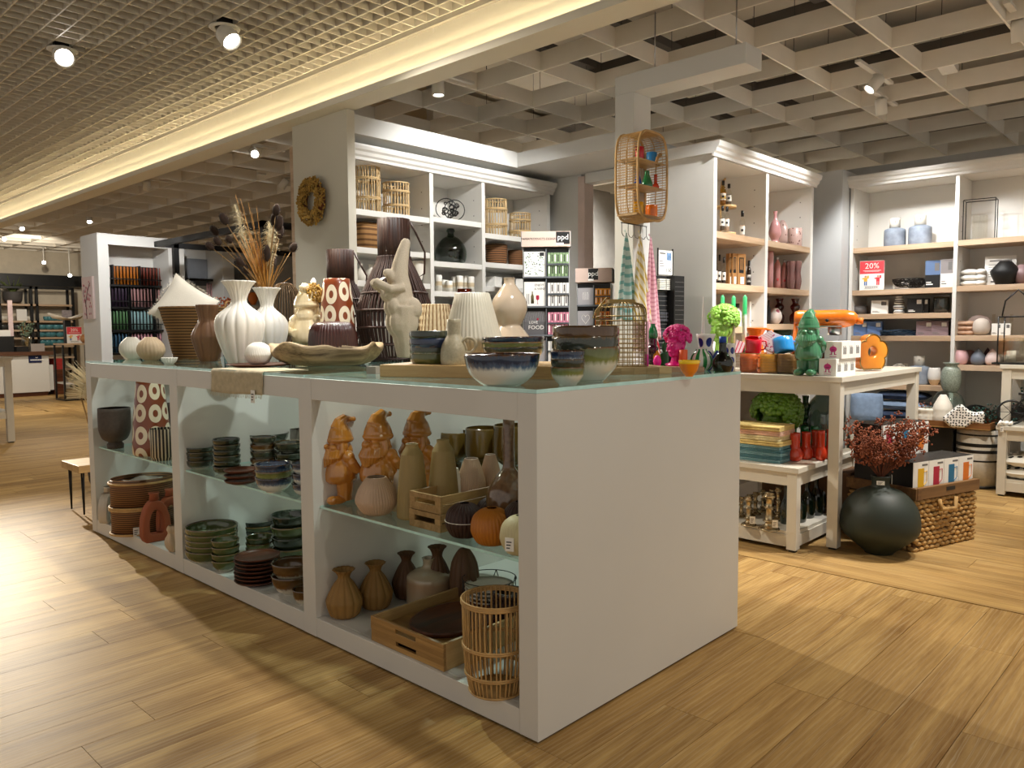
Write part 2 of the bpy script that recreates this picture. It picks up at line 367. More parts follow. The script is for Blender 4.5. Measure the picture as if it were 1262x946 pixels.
GLASSV = glass('vessel_glass', (.93, .95, .93), f0=.06)
CARD = mat('white_card', '#F0EEE8', .6, var=.01); INK = mat('black_ink', '#1B1A1A', .6, var=0); GREYINK = mat('grey_ink', '#6E6B69', .6, var=0); RED = mat('sign_red', '#D9414A', .5, var=.02)
# ------------------------------------------------------------------ floor: planks along x up to the seam at x=2.21, then along y
fl = struct(MB().box(-4, -3, -.06, 9, 19, -.012), 'floor', mat('floor_seam', '#3B2A17', .8, var=0))
near, rest = [], [MB(), MB()]
def lay(along_x, lo0, lo1, a0, a1, b0, b1):
    b = b0; i = 0
    while b < b1:
        a = a0-random.uniform(0, 1.2)
        while a < a1:
            e = min(a+1.22, a1); s = max(a, a0)
            if e-s > .05: near.append((along_x, s, e, b, b+.19))
            a += 1.22
        b += .19; i += 1
lay(True, 0, 0, -3.9, 2.205, -2.61, 17.6); lay(False, 0, 0, -3, 17.6, 2.215, 8.3)
def plank_score(p):
    ax, s, e, b, t = p; c = Vector(((s+e)/2, (b+t)/2, 0)) if ax else Vector(((b+t)/2, (s+e)/2, 0))
    d = c-CAM; k = d.dot(_f)
    if k < .3: return 1e6
    x, y = proj(c); return k if -260 < x < 1500 and y < 1250 else 1e6+k
    
near.sort(key=plank_score)
for i, (ax, s, e, b, t) in enumerate(near):
    m, y = (s+e)/2, (b+t)/2; h = (e-s)/2-.0008; q = (t-b)/2-.0008
    if i < 290:
        p = MB().box(-h, -q, -.012, h, q, random.uniform(-.0004, 0)).build('plank', PLANK, fl, (m, y, 0) if ax else (y, m, 0), 0 if ax else PI/2)
    else: rest[0 if ax else 1].box(m-h, (y-q) if ax else -(y+q), -.012, m+h, (y+q) if ax else -(y-q), 0)
rest[0].build('distant_planks', PLANK, fl, kind='stuff'); rest[1].build('distant_planks', PLANK, fl, (0,0,0), PI/2, kind='stuff')
# ------------------------------------------------------------------ ceilings
ce = struct(MB().box(-4, -3, 3.75, 9, 19, 3.85), 'ceiling', mat('ceiling_slab', '#C9C0B0', .9, var=.1, vs=1))
GX, GZ = [2.99+.608*i for i in range(-2, 9)], 2.97
for x in GX: MB().box(x-.006, -3, GZ, x+.006, 17.5, GZ+.125).build('ceiling_fin', FIN, ce)
me_y = MB().box(1.43, -.006, GZ+.0005, 8, .006, GZ+.122).mesh('cross_fin', FIN)
for j in range(-4, 29):
    o = bpy.data.objects.new('cross_fin', me_y); COL.objects.link(o); o.parent = ce; o.location = (0, .222+.6145*j, 0)
# services above the open grid
for x, z in ((1.62, 3.3), (1.78, 3.36), (1.95, 3.3)): MB().tube([(x, -3, z), (x, 17, z)], .035, 8).build('pipe', mat('copper_pipe', '#7A3A1E', .5), ce)
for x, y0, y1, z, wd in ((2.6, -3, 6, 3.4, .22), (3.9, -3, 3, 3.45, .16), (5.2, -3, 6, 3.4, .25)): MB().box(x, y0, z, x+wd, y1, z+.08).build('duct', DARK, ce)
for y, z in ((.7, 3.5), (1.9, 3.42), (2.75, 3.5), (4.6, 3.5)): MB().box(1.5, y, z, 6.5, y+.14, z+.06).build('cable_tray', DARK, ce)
wr = MB()
for x in GX[1:7]:
    for j in range(-1, 6): wr.tube([(x+.2, .222+.6145*j+.1, GZ+.1), (x+.2, .222+.6145*j+.1, 3.75)], .0025, 4)
wr.build('hanger_wires', BLACK, ce, kind='stuff')
# fine grid ceiling on the aisle side
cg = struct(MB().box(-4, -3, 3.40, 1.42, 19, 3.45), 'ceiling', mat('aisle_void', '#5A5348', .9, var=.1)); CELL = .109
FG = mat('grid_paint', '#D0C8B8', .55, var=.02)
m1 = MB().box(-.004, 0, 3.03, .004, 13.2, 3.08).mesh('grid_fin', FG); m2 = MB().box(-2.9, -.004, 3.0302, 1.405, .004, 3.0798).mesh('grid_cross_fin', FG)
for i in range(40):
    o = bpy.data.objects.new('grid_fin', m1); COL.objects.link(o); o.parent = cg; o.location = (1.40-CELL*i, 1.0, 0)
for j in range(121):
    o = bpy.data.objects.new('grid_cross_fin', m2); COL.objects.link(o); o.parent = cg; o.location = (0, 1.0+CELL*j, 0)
# ------------------------------------------------------------------ lit cove along the aisle
WARMP = mat('cove_paint', '#E6E0CE', .6, var=.01)
t1 = struct(MB().prism([(1.231,2.667),(1.398,2.667),(1.42,2.70),(1.47,3.4),(1.443,3.4),(1.443,3.035),(1.431,3.035),(1.431,2.775),(1.345,2.775),(1.345,2.835),(1.331,2.835),(1.331,2.69),(1.243,2.69),(1.243,2.709),(1.231,2.709)], -3, 17.5, 'y'), 'trim_1', WARMP)
LEDM = mat('led_strip', (1, .86, .60), .5, var=0, emit=21)
MB().box(1.25, -2.9, 2.692, 1.262, 17.4, 2.698).build('led_strip', LEDM, t1); MB().box(1.352, -2.9, 2.778, 1.364, 17.4, 2.784).build('led_strip', LEDM, t1)
MB().box(1.405, -3, 3.0, 1.44, 17.5, 3.03).build('edge_angle', mat('grey_angle', '#9B9488', .5), t1)
# ------------------------------------------------------------------ walls
struct(MB().box(1.334, 2.813, 0, 1.394, 3.469, 2.665), 'wall_left', WARMW)
struct(MB().box(1.394, 3.40, 0, 3.62, 3.469, 2.66), 'wall_back', PAINT)
struct(MB().box(1.394, 2.813, 2.52, 2.95, 3.40, 2.64), 'trim_2', PAINT)
struct(MB().box(2.95, 1.85, 2.525, 3.62, 3.40, 2.635), 'trim_3', PAINT)
DJ = [at(px, 230, x=3.55).y for px in (716, 724)]
wl = struct(MB().box(3.55, DJ[0], 0, 3.62, 3.40, 2.525), 'wall_right', PAINT)
d1 = struct(MB().box(3.51, DJ[1], 0, 3.63, DJ[0], 2.50), 'door_1', mat('pink_frame', '#D9C4BA', .5))
MB().box(3.52, 1.9, 2.44, 3.62, DJ[1], 2.52).build('door_head', PAINT, d1)
struct(MB().box(2.95, 1.80, 0, 5.8, 1.85, 2.635), 'wall_center', mat('grey_paint', '#C4C6C6', .7, var=.01))
struct(MB().box(3.63, 4.6, 0, 7.5, 4.7, 3.7), 'wall_rear', mat('taupe_paint', '#BDB8AF', .8))
MB().box(3.63, 3.1, 0, 3.69, 4.6, 2.1).build('stock_panel', mat('grey_panel', '#A8A59E', .6), wl)
YX = 5.45; ry_ = at(1047, 300, x=5.45).y
XP = at(1037, 300, y=ry_+.012).x; PC = ry_+.012
struct(MB().box(XP, PC, 0, 5.86, 1.80, 2.60), 'trim_4', mat('pillar_paint', '#C9CBCC', .6, var=.01))
struct(MB().box(5.86, -3, 0, 5.92, 1.85, 2.70), 'wall_side', mat('band_paint', '#B9B9B7', .7))
struct(MB().box(8.7, -3, 0, 8.8, 17.5, 3.75), 'wall_outer', mat('outer_paint', '#9A948A', .8))
struct(MB().box(1.6, 17.5, 0, 8, 17.6, 3.7), 'wall_far', mat('far_paint', '#CFC3AE', .7))
struct(MB().box(1.6, 17.2, 2.22, 6, 17.45, 2.46), 'trim_5', BLACK)
# ------------------------------------------------------------------ display counter: three cabinet units and one glass worktop
Wc, Lc, Hc = 1.244, 3.70, 1.05
UN = [('nearest the viewer, holding the amber gnomes', 0, 1.235), ('in the middle, holding stacked green bowls', 1.235, 2.455), ('at the far left end, holding terracotta vases', 2.455, 3.70)]
upr = [(0, .076), (1.19, 1.28), (2.41, 2.50), (3.62, 3.70)]
for k, (nm, y0, y1) in enumerate(UN):
    t = thing('display_cabinet', 'white open display cabinet '+nm, 'cabinet', (0, y0, 0), 0, 'white display cabinets of the counter')
    a0 = upr[k][1] if k == 0 else upr[k][1]; b0 = upr[k+1][0]
    def add(n, *b, m=WHITE, bev=.0015): return MB().box(b[0], b[1]-y0, b[2], b[3], b[4]-y0, b[5]).build(n, m, t, bev=bev)
    if k == 0: add('side_panel', 0, 0, .007, Wc, .076, Hc)
    add('side_panel', 0, b0, .007, Wc, upr[k+1][1], Hc)
    add('top_rail', .0015, a0+.0008, .965, .05, b0-.0008, Hc-.0005); add('top_rail', Wc-.05, a0+.0008, .965, Wc-.002, b0-.0008, Hc-.0005)
    add('plinth', .0015, a0+.0008, .007, .03, b0-.0008, .085); add('bottom_board', .03, a0, .06, Wc-.022, b0, .085)
    add('back_panel', Wc-.02, a0, .03, Wc-.003, b0, .965)
    add('foot_strip', .01, .008 if k == 0 else a0+.002, 0, Wc-.01, b0+.07, .012, m=BLACK, bev=0)
    g = add('glass_shelf', .03, a0+.002, .527, 1.15, b0-.002, .536, m=[GLASS, GEDGE], bev=0)
    for p in g.data.polygons: p.material_index = 0 if abs(p.normal.z) > .5 else 1
    for yy in (a0, b0-.012): add('shelf_pin', .06, yy, .515, .075, yy+.012, .527, m=mat('steel', '#B8B8B8', .3, 1), bev=0)
gt = thing('glass_worktop', 'clear glass worktop with bright teal edges covering the white counter', 'worktop', (0, 0, Hc))
for (y0, y1) in ((.001, 1.233), (1.236, 2.4535), (2.4565, 3.699)):
    g = MB().box(.001, y0, .0005, Wc-.001, y1, .012).build('glass_pane', [GLASS, GEDGE], gt)
    for p in g.data.polygons: p.material_index = 0 if abs(p.normal.z) > .5 else 1
ZT = Hc+.0125
# ------------------------------------------------------------------ bookcases
def bookcase(name, label, x0, y0, rz, widths, zt, depth, shelves, smat, left_panel=True, th=.045, stile=.03):
    """front faces local -y, x runs to the right along the front; shelves[bay] = heights of the shelf tops"""
    t = thing(name, label, 'bookcase', (x0, y0, 0), rz); W = sum(widths)
    def add(n, *b, m=WHITE, bev=.002): return MB().box(*b).build(n, m, t, bev=bev)
    add('back_panel', 0, depth-.02, 0, W, depth, zt, bev=0); add('plinth', .01, .03, 0, W-.01, .05, .09)
    xx = 0; n = len(widths)
    for i in range(n+1):
        s = stile; xa = -s/2 if i not in (0, n) else (0 if i == 0 else -s)
        add('side_panel' if i in (0, n) else 'divider', xx+xa, 0, 0, xx+xa+s, depth-.02, zt)
        if i < n:
            L_ = xx+(s if i == 0 else s/2)+.0005; R_ = xx+widths[i]-(s if i == n-1 else s/2)-.0005
            for z in shelves[i]: add('shelf', L_, .004, z-th, R_, depth-.021, z, m=smat)
            add('top_board', L_, .004, zt-.025, R_, depth-.021, zt-.001); add('bottom_board', L_, .004, .09, R_, depth-.021, .112)
            pg = MB()
            for q in range(16):
                zz = .45+q*.12
                for xs in (L_, R_): pg.cbox((xs+(.0006 if xs == L_ else -.0006), .09, zz), (.0012, .008, .008))
            pg.build('peg_holes', GREYINK, t, kind='stuff')
        if i < n: xx += widths[i]
    prof = [(0, 0), (-.012, .0), (-.016, .018), (-.03, .03), (-.036, .05), (-.05, .062), (-.055, .082), (-.055, .095), (0, .095)]
    MB().prism([(y, z+zt-.02) for y, z in prof], -.03, W+.03, 'x').build('cornice', WHITE, t, bev=0)
    MB().box(-.03, 0, zt-.001, W+.03, depth, zt+.075).build('cornice_block', WHITE, t)
    return t
YL, YM = 2.913, 1.13
LZ = [[2.055, 1.80, 1.575, 1.3, 1.0], [2.07, 1.745, 1.525, 1.3, 1.0], [1.995, 1.767, 1.578, 1.3, 1.0]]
bookcase('bookcase', 'white three-bay bookcase with rattan lanterns in the framed niche', 1.40, YL, 0, [.733, .533, .80], 2.40, .42, LZ, WHITE, th=.04, stile=.036)
MZ = [[1.884, 1.54, 1.245, .9], [1.882, 1.537, 1.265, .9]]
bookcase('bookcase', 'white two-bay bookcase with spice bottles and pink vases on oak shelves', 3.045, YM, 0, [.787, .83], 2.385, .60, MZ, SHELFW, stile=.045)
ry = [at(px, 300, x=YX).y for px in (1047, 1178)]; rz_ = lambda px, py: at(px, py, x=YX).z
RZL = [rz_(1112, 301.5), rz_(1112, 355.7), rz_(1112, 386), rz_(1125, 413.6), rz_(1133, 474.5)]
RZR = [rz_(1222, 293), rz_(1222, 350.7), rz_(1222, 413), rz_(1195, 450)]
rw = ry[0]-ry[1]
bookcase('bookcase', 'white bookcase on the right with grey jars, signs and oak shelves', YX, ry[0], -PI/2, [rw, rw, rw], rz_(1175, 213), .40, [RZL, RZR, RZR], SHELFW)
# ------------------------------------------------------------------ tables
TW = mat('table_lacquer', '#D6D0C2', .38, var=.015)
def table(name, label, x0, y0, x1, y1, h, leg=.06, low=None, apron=.075, group=None):
    """x0,y0 is the corner nearest the viewer"""
    t = thing(name, label, 'table', (x0, y0, 0), 0, group); W, D = x1-x0, y1-y0; lo, hi = min(0, D), max(0, D)
    MB().box(0, lo, h-.03, W, hi, h).build('table_top', TW, t, bev=.002)
    i = .012
    for xx in (i, W-i-leg):
        for yy in (lo+i, hi-i-leg):
            MB().box(xx, yy, .012, xx+leg, yy+leg, h-.03).build('leg', TW, t, bev=.002); MB().box(xx+.01, yy+.01, 0, xx+leg-.01, yy+leg-.01, .0125).build('foot', BLACK, t)
    for a in ((i+leg, lo+i+.01, W-i-leg, lo+i+.03), (i+leg, hi-i-.03, W-i-leg, hi-i-.01), (i+.01, lo+i+leg, i+.03, hi-i-leg), (W-i-.03, lo+i+leg, W-i-.01, hi-i-leg)):
        MB().box(a[0], a[1], h-.03-apron, a[2], a[3], h-.03).build('apron', TW, t)
        if low: MB().box(a[0], a[1], low-.085, a[2], a[3], low-.02).build('stretcher', TW, t)
    if low: MB().box(.03, lo+.03, low-.02, W-.03, hi-.03, low).build('lower_shelf', TW, t)
    return t
TH, SH = .965, .472
table('display_table', 'tall white display table with the green gnome and orange mixer on top', 2.63, .115, 4.05, 1.09, TH)
# stretcher of the tall table reaches the floor shelf on the side
table('low_table', 'low white table nested under the tall one, holding orange vases', 2.43, .262, 3.35, .90, SH, .055, .11)
P = at(1225, 447.5, z=.96); XR0 = at(1229, 599, z=0)
table('display_table', 'white display table at the right edge carrying a black lantern', 4.97, -.155, 5.42, -1.05, .955)
table('low_table', 'low white table at the right edge holding dotted cushions', 4.84, -.17, 5.36, -1.0, .515, .055, .125)
# ------------------------------------------------------------------ white post with overhead arm
PX0, PY0 = 2.10, 1.247
pt = thing('display_post', 'tall white post with an overhead arm behind the counter', 'post', (PX0, PY0, 0))
MB().box(0, -.13, 0, .175, 0, 2.5795).build('post', PAINT, pt, bev=.003)
A1 = at(919.2, 51.5, x=PX0)
MB().box(0, A1.y-PY0, 2.58, .18, 0, 2.685).build('arm', PAINT, pt, bev=.003)
for q in (.1, .6): MB().tube([(.09, A1.y-PY0+q, 2.685), (.09, A1.y-PY0+q, GZ+.05)], .004, 6).build('hanger', mat('steel', '#B8B8B8', .3, 1), pt)
# wood strip on the end of the wreath wall
one(MB().box(1.334, 3.47, 0, 1.40, 3.51, 2.53), 'wood_post', 'narrow pale wooden upright at the left end of the wreath wall', 'post', SHELFY)
# black steel pergola frame and the white cabinets far behind
pg = thing('pergola', 'black steel frame standing around the candle cabinets', 'frame', (0, 0, 0))
for x, y in ((2.786, 6.49), (3.02, 9.3)): MB().box(x-.035, y-.035, 0, x+.035, y+.035, 2.45).build('post', BLACK, pg)
for a, b in (((2.75, 6.455), (2.82, 9.3)), ((2.75, 6.455), (5.2, 6.525)), ((2.75, 9.265), (5.2, 9.335))): MB().box(a[0], a[1], 2.38, b[0], b[1], 2.451).build('beam', BLACK, pg)
# ------------------------------------------------------------------ profiles and builders for the wares
BOWL = [(.42, 0), (.46, .06), (.74, .26), (.93, .6), (1, 1)]
DISH = [(.62, 0), (.66, .08), (.86, .3), (.97, .65), (1, 1)]
PLATE = [(.6, 0), (.64, .1), (.9, .5), (1, 1)]
LOBEV = [(.46, 0), (.6, .08), (.88, .3), (1, .48), (.88, .6), (.52, .69), (.32, .75), (.34, .82), (.5, .93), (.68, 1)]
PUFF = [(.4, 0), (.62, .06), (.93, .28), (1, .48), (.88, .72), (.55, .92), (.4, 1)]
def ribs(n, amp): return lambda a, t, r, R, H: r*(1-amp*(.5+.5*math.cos(n*a)))
def lobes(n, amp, rim=0): return lambda a, t, r, R, H: (r*(1-amp*(1-abs(math.sin(n*a/2)))**2)*(1+(rim*math.cos(n*a) if t > .9 else 0)), 0)
def twist(n, amp, k): return lambda a, t, r, R, H: r*(1-amp*(.5+.5*math.cos(n*a+k*t)))
def cross(n, m, amp): return lambda a, t, r, R, H: r*(1-amp*(.5+.5*math.sin(n*a)*math.sin(m*t*PI)))
def weave(n, m, amp): return lambda a, t, r, R, H: r*(1+amp*math.sin(n*a+PI*int(t*m))*abs(math.sin(t*m*PI)))
def ceramic(name, col, rough=.25, **k): return mat(name, col, rough, coat=.5 if rough < .35 else 0, var=k.pop('var', .08), **k)
ORD = ['bottom', 'second', 'third', 'fourth', 'fifth', 'sixth', 'seventh', 'eighth']
def label_tag(parent, loc, w, h, rz=0, lean=0, lines=3, name='price_tag'):
    g = MB(); g.box(-w/2, -.0008, 0, w/2, .0008, h, 0)
    for i in range(lines): g.box(-w*.35, -.0014, h*(.2+.22*i), w*(.05+.1*i), -.0008, h*(.28+.22*i), 1)
    o = g.build(name, [CARD, INK], parent, loc, rz); o.rotation_euler = (lean, 0, rz); return o
def stack(px, base, top, wpx, surf, n, mats, kind, desc, where, prof=BOWL, hb=.5, cat='bowl', wob=.02, group=None, seg=30, tilt=0):
    """n nested vessels, one thing each"""
    P = spot_on(px, base, surf); s = mpp(P); R = wpx/2*s
    if not isinstance(base, tuple): P = P+toward(P)*prof[0][0]*R; s = mpp(P); R = wpx/2*s
    H = (proj(P)[1]-top)*s; hb = min(hb*2*R, H) if n > 1 else H; d = (H-hb)/max(n-1, 1); meshes = {}
    for i in range(n):
        m = mats[i % len(mats)]
        if m.name not in meshes:
            mb = MB(); mb.lathe(hollow([(r*R, z*hb) for r, z in smooth(prof, 3)], max(.05*R, .0025)), seg); meshes[m.name] = mb.mesh(kind, m)
        o = bpy.data.objects.new(kind, meshes[m.name]); COL.objects.link(o)
        q = 1-wob*random.random(); o.scale = (q, q, 1); o.rotation_euler = (tilt*random.uniform(-1, 1), tilt*random.uniform(-1, 1), random.uniform(0, 6))
        o.location = P+Vector((random.uniform(-1, 1)*.02*R, random.uniform(-1, 1)*.02*R, d*i))
        tag(o, (f'{desc}, {ORD[i]} of its stack {where}' if n > 1 else f'{desc} {where}') if i < n-1 or n == 1 else f'{desc}, topmost of its stack {where}', cat, group or f'{kind} stack {where}')
    return P, R, H
def facing(P, phi):
    """rz turning local -y towards the viewer, then phi degrees to the picture's left"""
    d = -toward(P); l = Vector((-d.y, d.x, 0))*-1; a = math.radians(phi); v = d*math.cos(a)+l*math.sin(a)
    return math.atan2(v.x, -v.y)
# --- garden gnome ---------------------------------------------------
def gnome_mesh():
    g = MB()
    for s in (-1, 1):
        g.ball((s*.095, -.085, .05), (.075, .12, .052)); g.ball((s*.095, -.155, .052), (.07, .07, .054)); g.tube([(s*.085, .01, .04), (s*.09, .01, .14), (s*.085, .01, .26)], lambda t: .085+.02*t, 14)
        g.tube([(s*.13, .03, .56), (s*.2, .06, .47), (s*.215, .10, .40), (s*.1, .18, .37)], lambda t: .062-.01*t, 10); g.ball((s*.15, .03, .545), (.075, .075, .075))
        g.ball((s*.068, -.115, .655), .05); g.tube([(s*.02, -.15, .722), (s*.06, -.142, .735), (s*.1, -.105, .722)], .012, 6); g.ball((s*.05, -.135, .70), .018)
        g.ball((s*.135, .005, .665), (.03, .035, .055)); g.tube([(s*.125, -.03, .70), (s*.145, -.04, .61), (s*.11, -.09, .52)], .035, 8)
    g.lathe(smooth([(.15, .24), (.19, .26), (.205, .32), (.195, .40), (.165, .49), (.12, .58), (.05, .62)], 3), 24); g.lathe([(.165, .235), (.178, .25), (.165, .265)], 20)
    g.ball((0, -.02, .655), (.135, .135, .13)); g.ball((0, -.178, .672), (.042, .045, .036)); g.ball((0, -.11, .54), (.13, .09, .12))
    for i in range(13):
        a = (i-6)/6; x = .155*math.sin(a*1.3); y = -.055-.15*math.cos(a*1.3); lo = .425+.1*abs(a)**1.5
        g.tube([(x*.8, y+.03, .625), (x*1.03, y-.012, .54), (x*.72, y-.005, lo)], lambda t: .02*(1-.45*t), 6)
    g.tube([(-.08, -.13, .645), (-.045, -.168, .632), (0, -.178, .64), (.045, -.168, .632), (.08, -.13, .645)], .017, 6)
    g.tube([(-.05, -.148, .606), (0, -.168, .59), (.05, -.148, .606)], .012, 6)
    g.lathe([(.0, .70), (.155, .712), (.17, .735), (.168, .752), (.158, .77), (.152, .80), (.13, .86), (.095, .915), (.06, .95), (.0, .96)], 24)
    g.tube([(0, -.01, .86), (0, .015, .935), (0, .07, .972), (0, .13, .962), (0, .185, .958)], lambda t: .095*(1-t)**1.3+.024, 12); g.ball((0, .19, .962), .03)
    g.ball((0, .06, .60), (.12, .1, .12))
    return solid(g, .006, 5)
GNOME = gnome_mesh()
def gnome(label, px, base, top, surf, phi, m, loc=None, group='amber garden gnomes'):
    P = Vector(loc) if loc else spot_on(px, base, surf)+toward(spot_on(px, base, surf))*.03
    H = (proj(P)[1]-top)*mpp(P)
    return tag(meshobj('garden_gnome', GNOME.copy() , m, None, P, facing(P, phi), H), label, 'gnome', group)
# --- head planter ----------------------------------------------------
def head_planter(label, px, base, top, surf, phi, m, fl=.055, bust=True, nfl=70, seed=1, rad=.3):
    g = MB(); rnd = random.Random(seed)
    if bust: g.lathe([(.19, 0), (.2, .03), (.12, .11), (.1, .2), (.12, .3)], 18); g.ball((-.13, -.04, .03), (.14, .1, .045)); g.ball((.13, -.04, .03), (.14, .1, .045))
    else: g.lathe([(.16, 0), (.13, .05), (.11, .2), (.12, .3)], 18)
    g.ball((0, .03, .50), (.2, .22, .24)); g.ball((0, -.05, .42), (.165, .165, .22)); g.ball((0, -.13, .265), (.075, .065, .06)); g.ball((0, -.155, .235), (.042, .04, .03))
    g.tube([(0, -.185, .53), (0, -.215, .475), (0, -.255, .405)], lambda t: .02+.016*t, 8); g.ball((0, -.25, .395), (.038, .028, .02)); g.ball((0, -.1, .58), (.15, .12, .1))
    for s in (-1, 1):
        g.tube([(s*.03, -.20, .535), (s*.085, -.198, .55), (s*.14, -.15, .53)], .016, 6); g.ball((s*.078, -.178, .485), (.042, .03, .022)); g.ball((s*.09, -.135, .39), (.065, .06, .07)); g.tube([(s*.15, -.02, .48), (s*.12, -.06, .34), (s*.06, -.1, .25)], .05, 8)
        g.tube([(s*.04, -.203, .474), (s*.08, -.21, .466), (s*.12, -.18, .474)], .008, 6); g.ball((s*.19, .02, .45), (.03, .05, .075))
    g.ball((0, -.205, .338), (.052, .026, .014)); g.ball((0, -.2, .312), (.042, .026, .015)); g.lathe([(.0, .52), (.19, .55), (.24, .66), (.2, .80), (.0, .82)], 20, c=(0, .05, 0))
    P = spot_on(px, base, surf)
    H = (proj(P)[1]-top)*mpp(P)
    t = thing('head_planter', label, 'planter', P, facing(P, phi)); t.scale = (H,)*3
    meshobj('head', solid(g, .0075, 3), m, t)
    f = MB(); c = Vector((0, .05, .66)); n = 0
    while n < nfl:
        a, e = rnd.uniform(0, 2*PI), rnd.uniform(-.5, PI/2)
        d = Vector((math.cos(e)*math.cos(a), math.cos(e)*math.sin(a), math.sin(e)))
        if d.y < .1 and d.z < (.16 if abs(d.x) < .62 else -.3): continue
        p = c+Vector((d.x*rad, d.y*rad*.95, d.z*rad*.85)); n += 1; q = d.to_track_quat('Z', 'Y'); s = fl*rnd.uniform(.8, 1.2)
        f.M = Matrix.Translation(p) @ q.to_matrix().to_4x4(); f.ball((0, 0, s*.25), (s*.35, s*.35, s*.35), 6, 4)
        for k in range(6):
            b = k*PI/3+rnd.random(); f.ball((s*.62*math.cos(b), s*.62*math.sin(b), s*.1), (s*.46, s*.46, s*.3), 6, 4)
        f.M = Matrix()
    f.build('flower_crown', m, t); return t, P, H
# --- lanterns / canes / wires ----------------------------------------
def cane_ring(mb, r, z, t=.003, n=28, w=0, mi=0): mb.tube([((r)*math.cos(2*PI*i/n), r*math.sin(2*PI*i/n), z+w*math.sin(8*2*PI*i/n)) for i in range(n)], t, 5, mi, closed=True)
def canes(prof, n, t, rings=(), seg=3, ringt=None, jitter=0, jr=random):
    mb = MB(); P = smooth(prof, seg)
    for i in range(n):
        a = 2*PI*i/n+jr.uniform(-1, 1)*jitter; mb.tube([(r*math.cos(a), r*math.sin(a), z) for r, z in P], t*jr.uniform(.85, 1.15), 5)
    def rad(z):
        for (r0, z0), (r1, z1) in zip(P, P[1:]):
            if min(z0, z1) <= z <= max(z0, z1) and z1 != z0: return r0+(r1-r0)*(z-z0)/(z1-z0)
        return P[-1][0] if abs(z-P[-1][1]) < abs(z-P[0][1]) else P[0][0]
    for z in rings: cane_ring(mb, rad(z)+t, z, ringt or t)
    return mb
def cane_thing(name, label, cat, px, base, top, wpx, surf, prof, n, t, rings, m, group=None, handle=False, neck=None, seg=3, jitter=.02):
    P = spot_on(px, base, surf); s = mpp(P); R = wpx/2*s
    if not isinstance(base, tuple): P = P+toward(P)*prof[0][0]*R; s = mpp(P); R = wpx/2*s
    H = (proj(P)[1]-top)*s; T = thing(name, label, cat, P, yawcam(P), group)
    pr = [(r*R, z*H) for r, z in prof]
    canes(pr, n, t*R, [z*H for z in rings], seg, t*R*1.2, jitter).build('cane_frame', m, T)
    mb = MB(); mb.lathe([(.001, .001), (pr[0][0], .001), (pr[0][0], .006), (.001, .006)], 24); mb.build('base_disc', m, T)
    if neck:
        nb = MB(); nb.lathe(hollow([(neck[0]*R, neck[1]*H), (neck[0]*R*1.01, (neck[1]+neck[2])/2*H), (neck[0]*R, neck[2]*H)], .006), 120, lambda a, t_, r, z: r*(1-.03*(.5+.5*math.cos(30*a)))); nb.build('neck', m, T)
    if handle:
        q = neck[0]*R; hb = MB(); hb.tube([(q, 0, neck[2]*H-.012), (q+.05*R+.02, 0, neck[2]*H-.07), (q*1.9, 0, (neck[1]+.05)*H), (q*1.85, 0, (neck[1]-.1)*H), (q*1.4, 0, (neck[1]-.13)*H), (q*1.1, 0, (neck[1]-.03)*H)], .006, 6); hb.build('handle', m, T)
    return T, P, R, H
# ------------------------------------------------------------------ glaze library
AMBER = mat('amber_glaze', '#BC7C30', .12, var=.12, vs=5, coat=1); CREAMG = mat('cream_glaze', '#DCCBA4', .15, var=.05, coat=.8); GREENG = mat('green_glaze', '#1F7A45', .12, var=.1, coat=1)
NAVYW = grad('navy_white_glaze', [(0, '#E4E7E2'), (.48, '#DDE3E0'), (.62, '#4E6787'), (.75, '#1C3150'), (.93, '#15243C'), (.97, '#4A2C14')], .15, .13, 22, .8)
OLIVEW = grad('olive_white_glaze', [(0, '#E2E4DA'), (.5, '#D8DDD0'), (.62, '#7F8A50'), (.9, '#5B6430'), (.97, '#6B4A22')], .18, .1, 20, .7)
DKGREEN = grad('dark_green_glaze', [(0, '#CFCDBE'), (.18, '#9FA092'), (.4, '#3F4536'), (.9, '#2B3226'), (.97, '#5A4526')], .16, .14, 24, .8)
BROWNW = grad('brown_white_glaze', [(0, '#DFDACB'), (.35, '#CFC6B2'), (.5, '#6B4A22'), (.95, '#4A3012')], .16, .12, 24, .8)
OLIVE = mat('olive_glaze', '#4A5026', .16, var=.25, vs=14, coat=.8); NAVY = mat('navy_glaze', '#16284A', .14, var=.3, vs=16, coat=.9); FOREST = mat('forest_glaze', '#262F22', .15, var=.3, vs=18, coat=.9)
GREENB = grad('moss_rim_glaze', [(0, '#D9D6C6'), (.22, '#C3C4B0'), (.36, '#525D36'), (.9, '#47522B'), (.96, '#6B5228')], .16, .1, 20, .8)
TERRA = mat('terracotta', '#9A5232', .75, var=.08, bump=.1); ACACIA = wood('dark_acacia', '#3A1C10', '#6B3A20', 0, 14, .4, .15); LWOOD = wood('pale_mango_wood', '#A88450', '#D2B07A', 0, 10, .45, .05); MWOOD = wood('mango_wood', '#8A6538', '#BE9559', 1, 10, .45, .05)
WHITEC = ceramic('matt_white_ceramic', '#E9E4D8', .55, var=.02); BROWNC = ceramic('matt_brown_ceramic', '#7A5638', .55); OCHRE = ceramic('ochre_ceramic', '#96713A', .65); DKBR = ceramic('dark_brown_ceramic', '#33190F', .55, var=.15); SAND = ceramic('sand_ceramic', '#C2A985', .6)
RATTAN = mat('rattan', '#C09A62', .55, var=.18, vs=25); SEAGR = stripes('seagrass', '#8A6638', '#3E2A15', 44, 'Y', .85, .62, 'UV', 0); DKBAM = wood('dark_bamboo', '#20110B', '#43261A', 2, 40, .55, .15); NATBAM = mat('pale_rattan', '#C9AC7C', .6, var=.15, vs=30); BRASS = mat('antique_brass', '#8A7448', .35, .8, var=.1)
